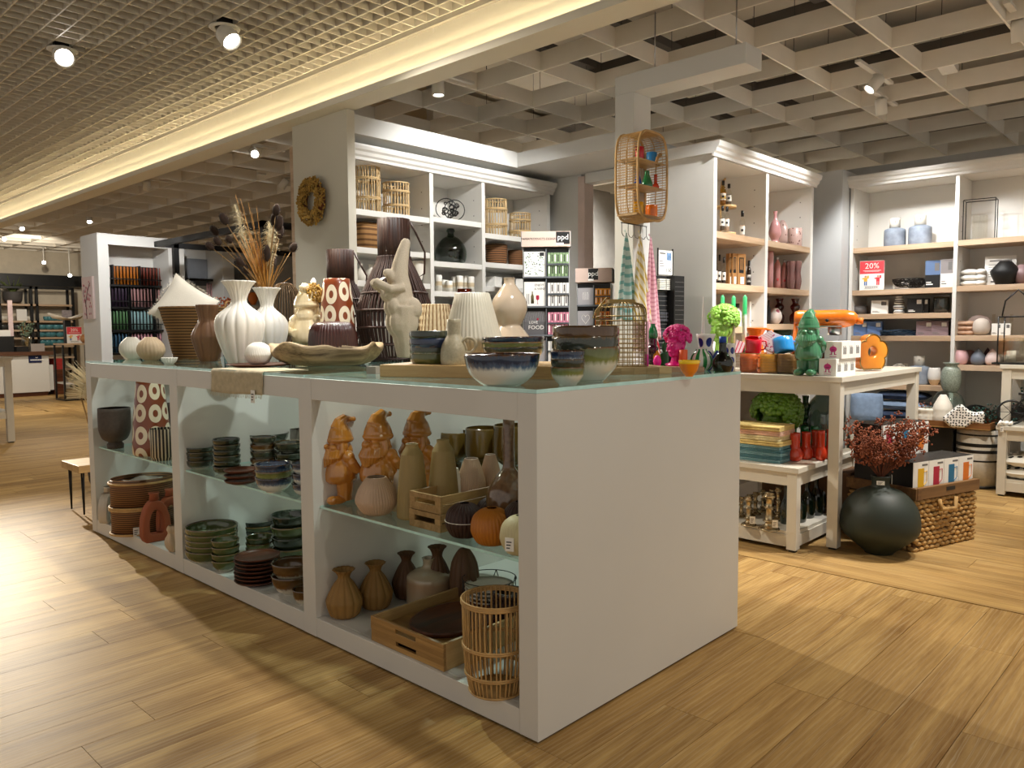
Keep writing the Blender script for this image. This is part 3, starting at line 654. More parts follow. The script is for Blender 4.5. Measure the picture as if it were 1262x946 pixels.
FABW = mat('white_fabric', '#E6DFCE', .9, var=.04, bump=.4, bs=220); LINEN = mat('linen', '#C2B597', .95, var=.12, vs=40, bump=.5, bs=300)
RINGV = spots('ring_print', '#7E3A18', '#E6D9BC', (7, 8, 1), .17, .43, .3, .2); FLOR = mat('dry_flower', '#A8843E', .9, var=.35, vs=30)
# ------------------------------------------------------------------ wares on the glass worktop, from the far left end
V('round_vase', 'pale cream round vase half hidden at the far left end', 'vase', 163, 442.5, 415.5, 29, ZT, PUFF, ceramic('pale_cream', '#D8D2C0', .6), twist(26, .02, 3), 104)
V('round_vase', 'sand coloured round vase with swirling grooves at the far left end', 'vase', 186.5, 444, 415.5, 33, ZT, PUFF, ceramic('pale_sand', '#CDB592', .6), twist(22, .05, 4), 110)
o, BP, BR, BH = V('tall_basket', 'tall dark seagrass basket with a cushion, left on the counter', 'basket', 243, 442.5, 379, 83, ZT, [(.64, 0), (.72, .3), (.86, .7), (1, 1)], SEAGR, weave(30, 22, .035), 120, 8, .04)
for a in (PI*.75, -PI*.25):
    h = MB(); h.tube([(BR*math.cos(a+q)*.98, BR*math.sin(a+q)*.98, BH+(.035 if abs(q) < .2 else -.01)) for q in (-.3, -.15, 0, .15, .3)], .007, 6); h.build('basket_handle', SEAGR, o)
label_tag(o, (BR*math.cos(yawcam(BP)-PI/2+.12)*.93, BR*math.sin(yawcam(BP)-PI/2+.12)*.93, BH*.62), .03, .04, yawcam(BP)+.1)
# cushion standing in the basket
s = mpp(BP); cu = MB(); cw, chh = 60*s, 60*s
def pil(u, v, side):
    x, z = u-.5, v-.5; k = max(0, (1-(2*x)**4)*(1-(2*z)**4))**.6; pin = 1-.1*(1-abs(2*x)**2)*(abs(2*z)**3); pz = 1-.1*(1-abs(2*z)**2)*(abs(2*x)**3)
    return (x*pz*cw, side*k*.045, z*pin*chh)
cu.grid(lambda u, v: pil(u, v, -1), 14, 14); cu.grid(lambda u, v: pil(1-u, v, 1), 14, 14)
fr = MB(); rr = random.Random(3)
for i in range(320):
    t_ = rr.random(); e = i % 4; p = ((t_-.5)*cw, 0, .5*chh) if e == 0 else ((t_-.5)*cw, 0, -.5*chh) if e == 1 else (.5*cw, 0, (t_-.5)*chh) if e == 2 else (-.5*cw, 0, (t_-.5)*chh)
    q = Vector(p); q *= .95; d = Vector((rr.uniform(-1, 1), rr.uniform(-1, 1), rr.uniform(-1, 1)))*.011+q.normalized()*.006; fr.tube([q, q+d], .0009, 3)
def at_(P, px, py):
    r_ = ray(px, py); return CAM+r_*((P-CAM).dot(_f)/r_.dot(_f))
C0 = thing('cushion', 'white fringed cushion standing in the dark basket', 'cushion', at_(BP, 227, 378), yawcam(BP)+.1); C0.rotation_euler = (-.1, .60, yawcam(BP))
cu.build('cushion_cover', FABW, C0); fr.build('fringe', FABW, C0)
V('lobed_vase', 'brown lobed vase in front of the seagrass basket', 'vase', 257.5, 445.5, 376, 39, ZT, [(.5, 0), (.68, .1), (.97, .36), (1, .46), (.8, .6), (.55, .72), (.56, .8), (.68, .94), (.7, 1)], BROWNC, lobes(10, .1), 80)
_, WP, WR, WH = V('lobed_vase', 'large white lobed vase with wavy flared rim in front', 'vase', 297, 450.5, 347.5, 60, ZT, LOBEV, WHITEC, lobes(14, .09, .06), 112)
_, W2, W2R, W2H = V('lobed_vase', 'white lobed vase behind holding the dried teasels', 'vase', 331, 447.5, 355.5, 50, ZT, LOBEV, ceramic('grey_white_ceramic', '#DAD8D0', .55, var=.02), lobes(14, .09, .06), 112)
# dried bouquet: a plane through the vase facing the aisle, each stem with its own depth
mouth = W2+Vector((0, 0, W2H*.86)); HEADM = mat('teasel_head', '#2E1D10', .95, var=.3, vs=60); STEM = mat('dry_stem', '#8A6B3C', .8, var=.2); GOLDG = mat('golden_grass', '#B07A2C', .7, var=.25, vs=20); PAMP = mat('pampas', '#D8CBA8', .95, var=.1)
TEAS = ['topmost of those leaning left', 'upper outermost one at the left', 'middle one of the left cluster', 'inner one of the left cluster', 'lowest leftmost head at the edge', 'short one right of the left cluster', 'lowest short one over the large vase', 'highest head of all at the right', 'large head just under the highest one', 'left partner of the large right heads', 'lowest head in the upright right cluster', 'long head hanging at the centre', 'short head beside the long centre one', 'lone head leaning far right']
rr = random.Random(5); dep = (mouth-CAM).dot(_f)
def at_dep(px, py, d): r_ = ray(px, py); return CAM+r_*(d/r_.dot(_f))
for i, (x, y, l, wd) in enumerate([(275.9, 269.6, 15, 10), (264, 284, 14, 9), (268, 297.4, 12, 8), (282.5, 294.7, 10, 8), (258.7, 303.4, 11, 9), (295.7, 323, 12, 9), (304, 331.7, 11, 9), (340.5, 258.5, 14, 9), (344.4, 275, 18, 9), (337.8, 269.7, 14, 9), (345.7, 286, 16, 8), (329.3, 312, 19, 8), (336.5, 322, 16, 8), (361.6, 304.8, 12, 9)]):
    e = at_dep(x, y, dep+rr.uniform(-.09, .09)); d = (e-mouth).normalized(); s = mpp(e)
    T = thing('dried_teasel', 'dried dark bristly teasel, '+TEAS[i]+' of the bouquet', 'dried flower', mouth, 0, 'dried teasels in the white vase'); v = e-mouth
    MB().tube([Vector((rr.uniform(-.01, .01), rr.uniform(-.01, .01), -W2H*.5)), (0, 0, 0), v*.5+Vector((0, 0, .02)), v], .0022, 5).build('stem', STEM, T)
    h = MB(); q = d.to_track_quat('Z', 'Y'); h.ball(v, (wd/2*s, wd/2*s, l/2*s*1.1), 12, 8, 0, q)
    for k in range(70):
        a, b = rr.uniform(0, 6.28), rr.uniform(-1, 1); o_ = Vector((math.cos(a)*math.sqrt(1-b*b)*wd/2*s, math.sin(a)*math.sqrt(1-b*b)*wd/2*s, b*l/2*s)); o2 = o_*1.22+Vector((0, 0, .003))
        h.tube([v+q @ o_, v+q @ o2], .0006, 3)
    for k in range(6):
        a = k*1.05; h.tube([v+q @ Vector((0, 0, -l/2*s)), v+q @ Vector((math.cos(a)*wd*.6*s, math.sin(a)*wd*.6*s, -l*.3*s)), v+q @ Vector((math.cos(a)*wd*.75*s, math.sin(a)*wd*.75*s, l*.1*s))], .0008, 3)
    h.build('seed_head', HEADM, T)
for (x0, y0, x1, y1, nm) in ((290, 254, 309, 322, 'left'), (331, 276, 333, 330, 'right')):
    a, b = at_dep(x0, y0, dep+.02), at_dep(x1, y1, dep); T = thing('pampas_plume', f'pale feathery pampas plume, {nm} one in the bouquet', 'dried flower', mouth, 0, 'pampas plumes in the white vase')
    MB().tube([Vector((0, 0, -W2H*.4)), (0, 0, 0), b-mouth], .002, 5).build('stem', STEM, T); f = MB(); ax = (a-b)
    for k in range(260):
        t_ = rr.random(); p = b-mouth+ax*t_; w_ = .05*math.sin(PI*(.1+.8*t_)); d = Vector((rr.uniform(-1, 1), rr.uniform(-1, 1), rr.uniform(-.3, .6)))
        f.tube([p, p+d*w_*.6+ax.normalized()*.015, p+d*w_+ax.normalized()*.01-Vector((0, 0, .008))], .0007, 3)
    f.build('plume', PAMP, T, kind='stuff')
g = MB()
for k in range(90):
    px = rr.gauss(318, 10); py = rr.uniform(285, 345); e = at_dep(px+(345-py)*-.12*rr.random()*2, py, dep+rr.uniform(-.04, .04))-mouth; g.tube([Vector((0, 0, -.05)), (rr.uniform(-.012, .012), rr.uniform(-.012, .012), 0), e*.6+Vector((0, 0, .01)), e], .0016, 3)
for px, py in ((290, 240), (296, 244), (300, 262), (306, 250), (310, 262), (316, 254), (323, 300), (352, 312), (349, 330), (358, 342)):
    e = at_dep(px, py, dep)-mouth; g.tube([Vector((0, 0, -.05)), (0, 0, 0), e*.5+Vector((0, 0, .015)), e], .0012, 3)
tag(g.build('dried_grass', GOLDG, None, mouth, kind='stuff'), 'golden dried grasses filling the bouquet in the white vase', 'dried grass')
# tray, ball vase, linen cloth
P = at(321, 452.5, z=ZT); P = P+toward(P)*.06; s = mpp(P)
PLP = P; mb = MB(); mb.lathe([(.001, 0), (.3, 0), (.98, .012), (1, .016), (.95, .017), (.4, .008), (.001, .008)] and [(r_*40*s, z_) for r_, z_ in [(.001, .004), (.8, .004), (1, .012), (1, .016), (.9, .013), (.001, .010)]], 40)
one(mb, 'wooden_plate', 'flat dark wooden plate under the white ball vase', 'plate', ACACIA, P)
V('ball_vase', 'white ball vase with fine diagonal grooves on the wooden plate', 'vase', 321.5, ('xy', P.x-.02, P.y-.02), 422, 33, ZT+.0105, [(.4, 0), (.75, .12), (.98, .38), (1, .52), (.8, .82), (.45, .97), (.32, 1)], WHITEC, twist(36, .03, 14), 150)
c0, c1 = at(261, 452.5, x=0).y, at(324, 455, x=0).y; dn = .105
def cloth(u, v):
    y = c0+(c1-c0)*u; q = v*(.22+dn); wv = .0025*math.sin(u*19)+.002*math.sin(u*7+1)
    if q < .22: return (.22-q, y+.01*math.sin(v*9), ZT+.0015+abs(wv)*.4)
    return (-.0035-abs(wv), y+.004*math.sin(v*14), ZT+.0015-(q-.22)-.004*math.sin(u*5))
T = thing('linen_runner', 'beige fringed linen cloth hanging over the counter edge', 'cloth', (0, 0, 0)); g = MB(); g.grid(cloth, 40, 24); cl = g.build('cloth', LINEN, T); m_ = cl.modifiers.new('t', 'SOLIDIFY'); m_.thickness = .002; m_.offset = 1
f = MB()
for k in range(70):
    for (u, v) in ((k/69, 1),): p = Vector(cloth(u, v)); f.tube([p, p+Vector((-.001+rr.uniform(-.002, 0), rr.uniform(-.004, .004), -rr.uniform(.012, .02)))], .0008, 3)
for k in range(24): p = Vector(cloth(0 if k % 2 else 1, .62+.38*k/24)); f.tube([p, p+Vector((-.002, .008 if k % 2 else -.008, -.004))], .0008, 3)
f.build('fringe', LINEN, T); label_tag(T, (-.012, c0+(c1-c0)*.85, ZT-.135), .034, .055, -PI/2)
# wire arch, cream figurine, candle
cane_thing('wire_cloche', 'tall brown wire cloche behind the white vases', 'lantern', 352, ('x', .86), 349, 42, ZT, [(1, 0), (1, .35), (.98, .6), (.85, .84), (.5, .97), (.08, 1)], 40, .03, (.02,), mat('bronze_wire', '#6B5438', .4, .6))
Pf = at(379, 420, x=.72); Pf.z = ZT; gnome('cream glazed figurine turned away behind the driftwood bowl', 0, 0, 352, 0, 200, CREAMG, Pf, None)
V('taper_candle', 'white taper candle behind the driftwood bowl', 'candle', 387.5, ('x', .82), 343, 6.5, ZT, [(.95, 0), (1, .02), (1, .5), (.97, .97), (.3, 1)], mat('white_wax', '#F2EFE6', .4, var=0, sub=.2), n=14, k=1, hol=False)
P = at(387, 362, x=.75); s = mpp(P); T = thing('dried_flower_ball', 'small ball of dried flowers on a stand behind the candle', 'dried flower', (P.x, P.y, ZT)); q = P.z-ZT; b = MB()
for k in range(260):
    d = Vector((rr.gauss(0, 1), rr.gauss(0, 1), rr.gauss(0, 1))).normalized(); b.ball(d*12*s*rr.uniform(.8, 1.05)+Vector((0, 0, q)), (.007, .007, .009), 5, 4)
b.build('flowers', FLOR, T, kind='stuff'); MB().tube([(0, 0, 0), (0, 0, q)], .003, 6).build('stem', STEM, T); MB().lathe([(.001, 0), (.05, 0), (.05, .008), (.001, .008)], 20).build('foot', BLACK, T)
# driftwood bowl
P = at(408, 452, z=ZT); P = P+toward(P)*.12; s = mpp(P); rx, ryy = 71*s, .15; g = MB()
def drift(i, j, n=56):
    a = 2*PI*j/n; k = [(.55, 0), (.75, .014), (.93, .05), (1.0, .098), (.95, .112), (.8, .07), (.5, .03), (.02, .026)][i]; nz = noise.noise(Vector((math.cos(a)*1.6, math.sin(a)*1.6, i*.1)))
    edge = 1+.16*nz+.05*noise.noise(Vector((math.cos(a)*5, math.sin(a)*5, 3)))
    return (k[0]*rx*edge*math.cos(a), k[0]*ryy*edge*math.sin(a), k[1]*(1+(.5*noise.noise(Vector((math.cos(a)*2, math.sin(a)*2, 9))) if 2 <= i <= 4 else 0)))
g.add([drift(i, j) for i in range(8) for j in range(56)], [(i*56+j, i*56+(j+1) % 56, (i+1)*56+(j+1) % 56, (i+1)*56+j) for i in range(7) for j in range(56)]+[tuple(range(55, -1, -1))], 0, True)
dw = one(g, 'driftwood_bowl', 'rustic pale driftwood bowl with a split rim', 'bowl', wood('driftwood', '#4A3A26', '#CDB489', 0, 9, .7, 0, 0, .8), P, yawcam(P)); dw.modifiers.new('s', 'SUBSURF').render_levels = 1
DWP = P
# patterned vase, dome, tag
o, P, R, H = V('ring_vase', 'rust brown cone vase with cream rings, standing on the counter top', 'vase', 416, ('x', .80), 344.5, 44, ZT, [(1, 0), (.98, .3), (.88, .7), (.72, 1)], RINGV, None, 48)
o, P, R, H = V('ribbed_dome', 'dark brown ribbed dome shade behind the driftwood bowl', 'lamp shade', 410, ('x', .66), 396.5, 62, ZT, [(1, 0), (.97, .5), (.9, .8), (.7, .97), (.3, 1)], mat('dark_red_wicker', '#3A1A15', .3, var=.15, coat=.5), ribs(46, .07), 184, wall=.04)
label_tag(o, (R*math.cos(yawcam(P)-PI/2-.5)*1.02, R*math.sin(yawcam(P)-PI/2-.5)*1.02, H*.15), .04, .058, yawcam(P)-.5)
LPROF = [(.62, 0), (.86, .12), (1, .30), (.93, .42), (.68, .58), (.46, .70), (.43, .74)]
cane_thing('bamboo_lantern', 'smaller dark bamboo lantern with a leather loop', 'lantern', 421, ('x', 1.05), 309.5, 72, ZT, LPROF, 44, .028, (.02, .2, .4, .55), DKBAM, handle=True, neck=(.46, .72, 1))
cane_thing('bamboo_lantern', 'large dark bamboo lantern with wide belly and leather loop', 'lantern', 487, ('x', 1.08), 272.5, 92, ZT, LPROF, 56, .026, (.02, .12, .24, .36, .48), DKBAM, handle=True, neck=(.43, .72, 1))
# pointed-hat stone figure
g = MB()
for s_ in (-1, 1):
    g.tube([(s_*.055, .03, .42), (s_*.06, .03, .28), (s_*.05, .045, .12), (s_*.035, .05, .0)], lambda t: .105-.05*t, 12); g.ball((s_*.06, .03, .30), (.085, .125, .15)); g.tube([(s_*.09, .02, .575), (s_*.105, -.1, .56), (s_*.06, -.17, .60), (s_*.025, -.2, .625)], .038, 8); g.ball((s_*.045, -.09, .52), (.05, .05, .055)); g.ball((s_*.06, .10, .40), (.085, .085, .10)); g.ball((s_*.05, -.05, .42), (.07, .06, .08))
g.ball((0, .02, .44), (.125, .11, .12)); g.tube([(0, .02, .44), (0, .015, .54), (0, .015, .6)], lambda t: .115-.02*t, 14)
g.tube([(0, .02, .58), (0, .01, .68), (0, .025, .78), (0, .05, .88), (0, .075, .96), (0, .08, .985)], lambda t: .092-.066*t, 14); g.ball((0, -.085, .70), (.03, .045, .035)); g.ball((0, -.05, .665), (.06, .05, .06))
P = at(492, 444, x=.62); P.z = ZT+.047; H = (proj(P)[1]-293)*mpp(P)
T = thing('stone_figure', 'speckled stone figure with tall pointed hat reading a note', 'figurine', P, facing(P, 72)); T.scale = (H,)*3
meshobj('body', solid(g, .008, 4), mat('speckled_stone', '#BDB09A', .85, var=.12, vs=160, bump=.3, bs=250), T); label_tag(T, (0, -.2, .60), .14, .1, 0, -.9)
# long board with bowls and cone vase
A, B = at(468, 464.3, z=ZT), at(690, 468, z=ZT); d = (B-A); rzb = math.atan2(d.y, d.x); LB, DB = d.length, .40
brd = one(MB().box(0, 0, 0, LB, DB, .046), 'wooden_board', 'thick pale mango wood board under the bowl stacks', 'board', LWOOD, A, rzb, None, .003); ZB = ZT+.046
def onb(px, back):
    """point on the board, back metres behind its front edge"""
    e = Vector((d.x, d.y, 0)).normalized(); nrm = Vector((-e.y, e.x, 0)); o_ = A+nrm*back; r_ = ray(px, 455); den = r_.x*nrm.x+r_.y*nrm.y; t_ = ((o_.x-CAM.x)*nrm.x+(o_.y-CAM.y)*nrm.y)/den; return ('xy', CAM.x+r_.x*t_, CAM.y+r_.y*t_)
blk = at(460.5, 461, z=ZT); one(MB().box(-.02, -.02, 0, .02, .02, .03), 'stone_block', 'small grey block at the left end of the board', 'block', mat('grey_stone', '#A8A69C', .7), blk+Vector((.02, .03, 0)), .5)
stack(533, onb(533, .13), 408, 56, ZB, 4, [OLIVE, DKGREEN, NAVY, FOREST], 'glazed_bowl', 'glazed stoneware bowl', 'at the left end of the board', [(.88, 0), (.93, .08), (1, .45), (1, .8), (.985, 1)], .22, tilt=.012, wob=.05)
V('wicker_dome', 'pale woven wicker lamp shade behind the left bowl stack', 'lamp shade', 537, ('x', 1.12), 375.5, 46, ZT, [(1, 0), (.97, .4), (.84, .8), (.74, 1)], stripes('wicker_check', '#E0CBA4', '#8F6E44', 26, 'X', .7, .62, 'UV'), weave(26, 16, .07), 104, 10, .05)
V('pitcher_vase', 'small speckled vase with a ring handle on the board', 'vase', 560, onb(560, .07), 393.5, 34, ZB, [(.96, 0), (1, .12), (.96, .35), (.75, .52), (.52, .64), (.48, .72), (.5, 1)], mat('speckle_sand', '#B0A58A', .4, var=.12, vs=120, coat=.3), n=36)
P = spot_on(578, onb(578, .07), ZB); s = mpp(P); hd = MB(); dd = facing(P, 0); hd.tube([(9*s*math.cos(t_), 0, 9*s*math.sin(t_)) for t_ in [i*PI/8 for i in range(16)]], .0055, 8, closed=True)
pv = [o for o in COL.objects if o.name.startswith('pitcher_vase')][-1]; h = hd.build('ring_handle', pv.data.materials[0], pv); h.location = (P.x-pv.location.x+.0, P.y-pv.location.y, 24*s); h.rotation_euler = (0, 0, dd)
V('cone_vase', 'large white vase with slanted pleats and wide shoulder', 'vase', 583, onb(583, .33), 362, 73, ZB, [(.62, 0), (.74, .1), (.95, .26), (1, .34), (.93, .45), (.58, 1)], ceramic('ivory_pleat', '#D9D2BE', .35), twist(44, .035, 5), 176)
V('amber_glass', 'small amber glass tumbler behind the pleated vase', 'glass', 573, ('x', 1.17), 356.5, 18, ZT, [(.8, 0), (.85, .3), (1, 1)], glass('amber_vessel', (.55, .18, .03)), n=24)
V('gourd_vase', 'glossy cream gourd shaped vase with narrow neck', 'vase', 628, ('x', 1.08), 343.5, 56, ZT, [(.55, 0), (.85, .08), (1, .2), (.95, .3), (.6, .42), (.5, .46), (.62, .52), (.78, .64), (.72, .76), (.4, .88), (.25, .94), (.24, .99), (.27, 1)], ceramic('glossy_cream', '#D3BFA6', .15, var=.03))
stack(632, onb(632, .17), 415.5, 78, ZB, 3, [DKGREEN, OLIVEW, NAVYW], 'glazed_bowl', 'wide glazed bowl', 'behind the big blue bowl', BOWL, .27, tilt=.015)
stack(619.5, 476, 436, 94, ZT, 1, [NAVYW], 'salad_bowl', 'big white bowl with dark blue dripping rim', 'at the near counter corner', [(.5, 0), (.55, .04), (.6, .07), (.85, .35), (.98, .75), (1, 1)])
stack(721.5, 471.5, 402, 83, ZT, 3, [OLIVEW, DKGREEN, BROWNW], 'salad_bowl', 'large stoneware bowl', 'at the near end of the counter', [(.5, 0), (.54, .05), (.58, .08), (.88, .4), (.99, .75), (1, 1)], .52)
stack(699.5, 475, 432, 43, ZT, 3, [OLIVEW, DKGREEN, NAVYW], 'small_bowl', 'small stoneware bowl', 'in front of the large bowls', [(.5, 0), (.55, .06), (.85, .4), (.98, .75), (1, 1)], .52)
# patchwork board with wire lantern and bright things
A2, B2 = at(700, 463.5, z=ZT), at(828, 460.5, z=ZT); d2 = B2-A2; rz2 = math.atan2(d2.y, d2.x); L2 = d2.length
pw = thing('patchwork_board', 'board of pale wooden blocks under the wire lantern', 'board', A2, rz2); nb = 8
for i in range(nb):
    for j in range(3): MB().box(L2/nb*i+.0006, .085*j+.0006, 0, L2/nb*(i+1)-.0006, .085*(j+1)-.0006, .0265+random.uniform(0, .001)).build('block', wood('block_wood', '#8C7346', '#C7AE7E', 0, 12, .5, .2), pw)
ZP = ZT+.028
def onb2(px, back):
    e = Vector((d2.x, d2.y, 0)).normalized(); nrm = Vector((-e.y, e.x, 0)); o_ = A2+nrm*back; r_ = ray(px, 455); den = r_.x*nrm.x+r_.y*nrm.y; t_ = ((o_.x-CAM.x)*nrm.x+(o_.y-CAM.y)*nrm.y)/den; return ('xy', CAM.x+r_.x*t_, CAM.y+r_.y*t_)
P = spot_on(765, onb2(765, .10), ZP); s = mpp(P); hw = 29*s; H = (proj(P)[1]-373)*s; T = thing('wire_lantern', 'brass wire lantern with rounded top and carrying handle', 'lantern', P, yawcam(P)+.25); g = MB(); dp = .065
def rr_(u, k=1.0):
    x = math.cos(u); y = math.sin(u); f_ = 1/((abs(x)**5+abs(y)**5)**.2); return x*f_*hw*k, y*f_*dp*k
zs = [i/12 for i in range(12)]
for z in [H*.86*q for q in zs]+[H*.93]:
    k = 1 if z <= H*.87 else .9; g.tube([(*rr_(2*PI*i/32, k), z) for i in range(32)], .0016, 4, closed=True)
for i in range(30):
    u = 2*PI*i/30; g.tube([(*rr_(u), 0), (*rr_(u), H*.82), (*rr_(u, .97), H*.9), (*rr_(u, .85), H*.965), (*rr_(u, .55), H)], .0016, 4)
g.build('wire_cage', BRASS, T); MB().box(-hw*.55, -.02, H-.004, hw*.55, .02, H+.012).build('top_bar', BRASS, T); MB().tube([(-hw*.5, 0, H+.008), (-hw*.62, 0, H+.02), (-hw*1.1, -.01, H-.03), (-hw*1.25, -.015, H-.06), (-hw*1.0, -.02, H-.055)], .003, 5).build('handle', BRASS, T)
MB().box(-hw*.95, -dp*.95, .0005, hw*.95, dp*.95, .004).build('base', BRASS, T)
PINKC = mat('pink_wax', '#F2A0C4', .4, var=0); HOTP = mat('hot_pink', '#E3188A', .3, var=.05, coat=.4)
c = V('taper_candle', 'two-tone pink taper candle beside the wire lantern', 'candle', 797.5, onb2(797, .05), 396, 4.6, ZP, [(1, 0), (1, .98), (.3, 1)], grad('pink_two_tone', [(0, '#F24DBB'), (.26, '#F24DBB'), (.28, '#F4B9CF')], .45, 0, 1, 0), n=12, k=1, hol=False)
XB = .98
def right(px, x): p = at(px, 450, x=x); return ('xy', p.x, p.y)
V('bubble_vase', 'dark plum bubble vase behind the pink candle', 'vase', 804.5, right(804.5, 1.13), 417, 14, ZT, [(.7, 0), (.95, .1), (1, .3), (.75, .48), (.95, .6), (1, .7), (.7, .8), (.72, 1)], mat('plum_glass', '#3A1024', .12, coat=1))
V('bulb_vase', 'green bulb vase standing behind the plum vase', 'vase', 804.5, right(804.5, 1.2), 399, 12, ZT, [(.9, 0), (.95, .4), (.6, .55), (.5, .6), (.95, .7), (1, .78), (.7, .9), (.45, .96), (.5, 1)], GREENG)
slab = spot_on(838, right(838, 1.06), ZT); one(MB().box(-.09, -.05, 0, .09, .05, .02), 'wooden_tray', 'small pinkish wooden slab under the pink head', 'board', wood('pink_wood', '#8F6A52', '#C7A183', 0, 12, .5), slab, yawcam(slab)+.1)
V('ball_ornament', 'hot pink ball on the pinkish slab', 'ornament', 810, right(810, 1.02), 437.5, 10, ZT+.014, [(.05, 0), (.6, .1), (1, .5), (.6, .9), (.05, 1)], mat('fluo_pink', '#FF1FA8', .35, var=0), n=18, hol=False)
V('round_figure', 'dark green rounded figurine beside the pink head', 'figurine', 818.5, right(818.5, 1.16), 421, 11, ZT, [(.9, 0), (1, .3), (.85, .58), (.35, .62), (.45, .7), (.5, .84), (.3, .97), (.02, 1)], mat('bottle_green', '#1C6B3A', .35), n=20, hol=False)
V('paper_flower', 'yellow and orange star ornament in front of the plum vase', 'ornament', 809, right(809, 1.13), 431, 11, ZT, [(.5, 0), (.9, .3), (1, .6), (.3, 1)], mat('marigold', '#E8A01C', .6), lobes(6, .5), 36, hol=False)
head_planter('hot pink head planter with a crown of flowers', 833, right(833, 1.10), 397, ZT+.02, 40, HOTP, .065, True, 120, 2, .31)
V('tumbler', 'coral orange cylinder cup beside the pink head', 'cup', 842, right(842, 1.08), 431, 10.5, ZT, [(1, 0), (1, 1)], mat('coral', '#F2622E', .4, var=.03), k=1, wall=.12)
V('small_bowl', 'small orange bowl with yellow rim at the counter edge', 'bowl', 849.5, right(849.5, .80), 444, 27, ZT, [(.35, 0), (.4, .08), (.75, .4), (1, 1)], grad('orange_yellow', [(0, '#F28A14'), (.78, '#F28A14'), (.8, '#FFD21A')], .25, 0, 1, .6))
V('striped_vase', 'round vase with green and white stripes, pink foot', 'vase', 864, right(864, 1.16), 430, 29, ZT, [(.5, 0), (.85, .18), (1, .42), (.85, .7), (.5, .92), (.48, 1)], stripes('green_white', '#F1EFE8', '#2E8A44', 9, 'X', .25, .5, 'UV'), n=54)
V('dotted_vase', 'white flared vase with dark blue dots holding a candle', 'vase', 869.5, right(869.5, 1.2), 411.5, 25, ZT, [(.8, 0), (1, .2), (.98, .36), (.72, .58), (.68, .72), (.95, 1)], spots('blue_dots', '#F4F2EC', '#1A2F86', (5, 6, 1), .34, None, .25, .3), n=40)
V('taper_candle', 'slim white taper candle in the blue dotted vase', 'candle', 866, right(866, 1.2), 366, 4.6, ZT+.004, [(1, 0), (1, .4), (.5, .85), (.1, 1)], MATS['white_wax'], n=10, k=1, hol=False)
P = spot_on(879, right(879, 1.18), ZT); T = one(MB().lathe([(.001, 0), (.014, 0), (.014, .05), (.001, .05)], 18), 'blue_cylinder', 'leaning cobalt blue cylinder behind the striped vase', 'ornament', mat('cobalt', '#1B46A8', .4), P+Vector((0, 0, .035))); T.rotation_euler = (.2, .6, 0)
V('glass_flask', 'dark green glass flask with cobalt blue stopper', 'bottle', 890.5, right(890.5, 1.14), 421, 25, ZT, [(.8, 0), (1, .2), (.98, .38), (.6, .58), (.38, .7), (.34, 1)], glass('green_vessel', (.05, .22, .09), f0=.07), n=36)
V('stopper', 'cobalt blue cap on top of the green glass flask', 'stopper', 890.5, right(890.5, 1.14), 414.5, 9, ZT+(proj(spot_on(890.5, right(890.5, 1.14), ZT))[1]-422)*mpp(spot_on(890.5, right(890.5, 1.14), ZT)), [(1, 0), (1, 1)], MATS['cobalt'], k=1, hol=False)
V('dotted_vase', 'white vase with blue dots half hidden behind the green flask', 'vase', 899.5, right(899.5, 1.2), 423, 15, ZT, [(.7, 0), (1, .3), (.8, .7), (.9, 1)], MATS['blue_dots'], n=30)
# pleated white dish
V('pleated_dish', 'small pleated white dish near the seagrass basket', 'dish', 209, 448.5, 440.5, 20, ZT, [(.5, 0), (.8, .4), (1, 1)], WHITEC, ribs(16, .12), 64)
# ------------------------------------------------------------------ wares inside the counter
ZS, ZL = .5365, .0855
g0 = spot_on(420, 621, ZS)
gnome('amber glazed garden gnome at the left end of the glass shelf', 420, 620, 513, ZS, 62, AMBER)
P2 = at(467, 600, x=.21); P2.z = ZS; gnome('amber glazed garden gnome in the middle, behind the ribbed pale vase', 0, 0, 507, 0, 42, AMBER, P2)
P3 = at(515, 600, x=.40); P3.z = ZS; gnome('amber glazed garden gnome standing rightmost, behind the khaki vases', 0, 0, 505, 0, 48, AMBER, P3)
PALEP = ceramic('pale_pink_ceramic', '#CDB095', .55); KHAKI = ceramic('khaki_ceramic', '#A08A58', .55); GOB = ceramic('olive_brown_glaze', '#6B5424', .14, var=.15)
CONEV = [(.92, 0), (1, .04), (.92, .35), (.72, .8), (.62, .88), (.4, .96), (.4, 1)]
V('ribbed_vase', 'pale round vase with flowing grooves on the glass shelf', 'vase', 464.5, 636, 587, 52, ZS, [(.45, 0), (.7, .07), (.97, .3), (1, .45), (.85, .7), (.58, .92), (.48, 1)], PALEP, twist(44, .04, 4), 176)
V('ivory_vase', 'plain ivory cone vase between gnome and khaki vase', 'vase', 491, ('x', .2), 578, 24, ZS, CONEV, ceramic('ivory_ceramic', '#D9D3C4', .5), n=32)
V('textured_vase', 'tall khaki vase with woven texture, front one', 'vase', 509, 641, 546, 40, ZS, CONEV, KHAKI, cross(30, 30, .035), 120, 5)
V('textured_vase', 'tall khaki vase with woven texture, behind the wooden crate', 'vase', 544, ('x', .25), 541, 40, ZS, CONEV, KHAKI, cross(30, 30, .035), 120, 5)
GOBP = [(.55, 0), (.58, .05), (.42, .12), (.4, .36), (.6, .42), (.95, .52), (1, .65), (.97, .9), (.93, 1)]
for px, tp, wd, nm in ((559, 531.5, 41, 'left'), (594.5, 526.5, 47, 'middle'), (630, 523, 48, 'right')): V('footed_vase', f'glossy olive brown goblet vase at the back, {nm} one of three', 'vase', px, ('x', .75), tp, wd, ZS, GOBP, GOB, group='olive brown goblet vases')
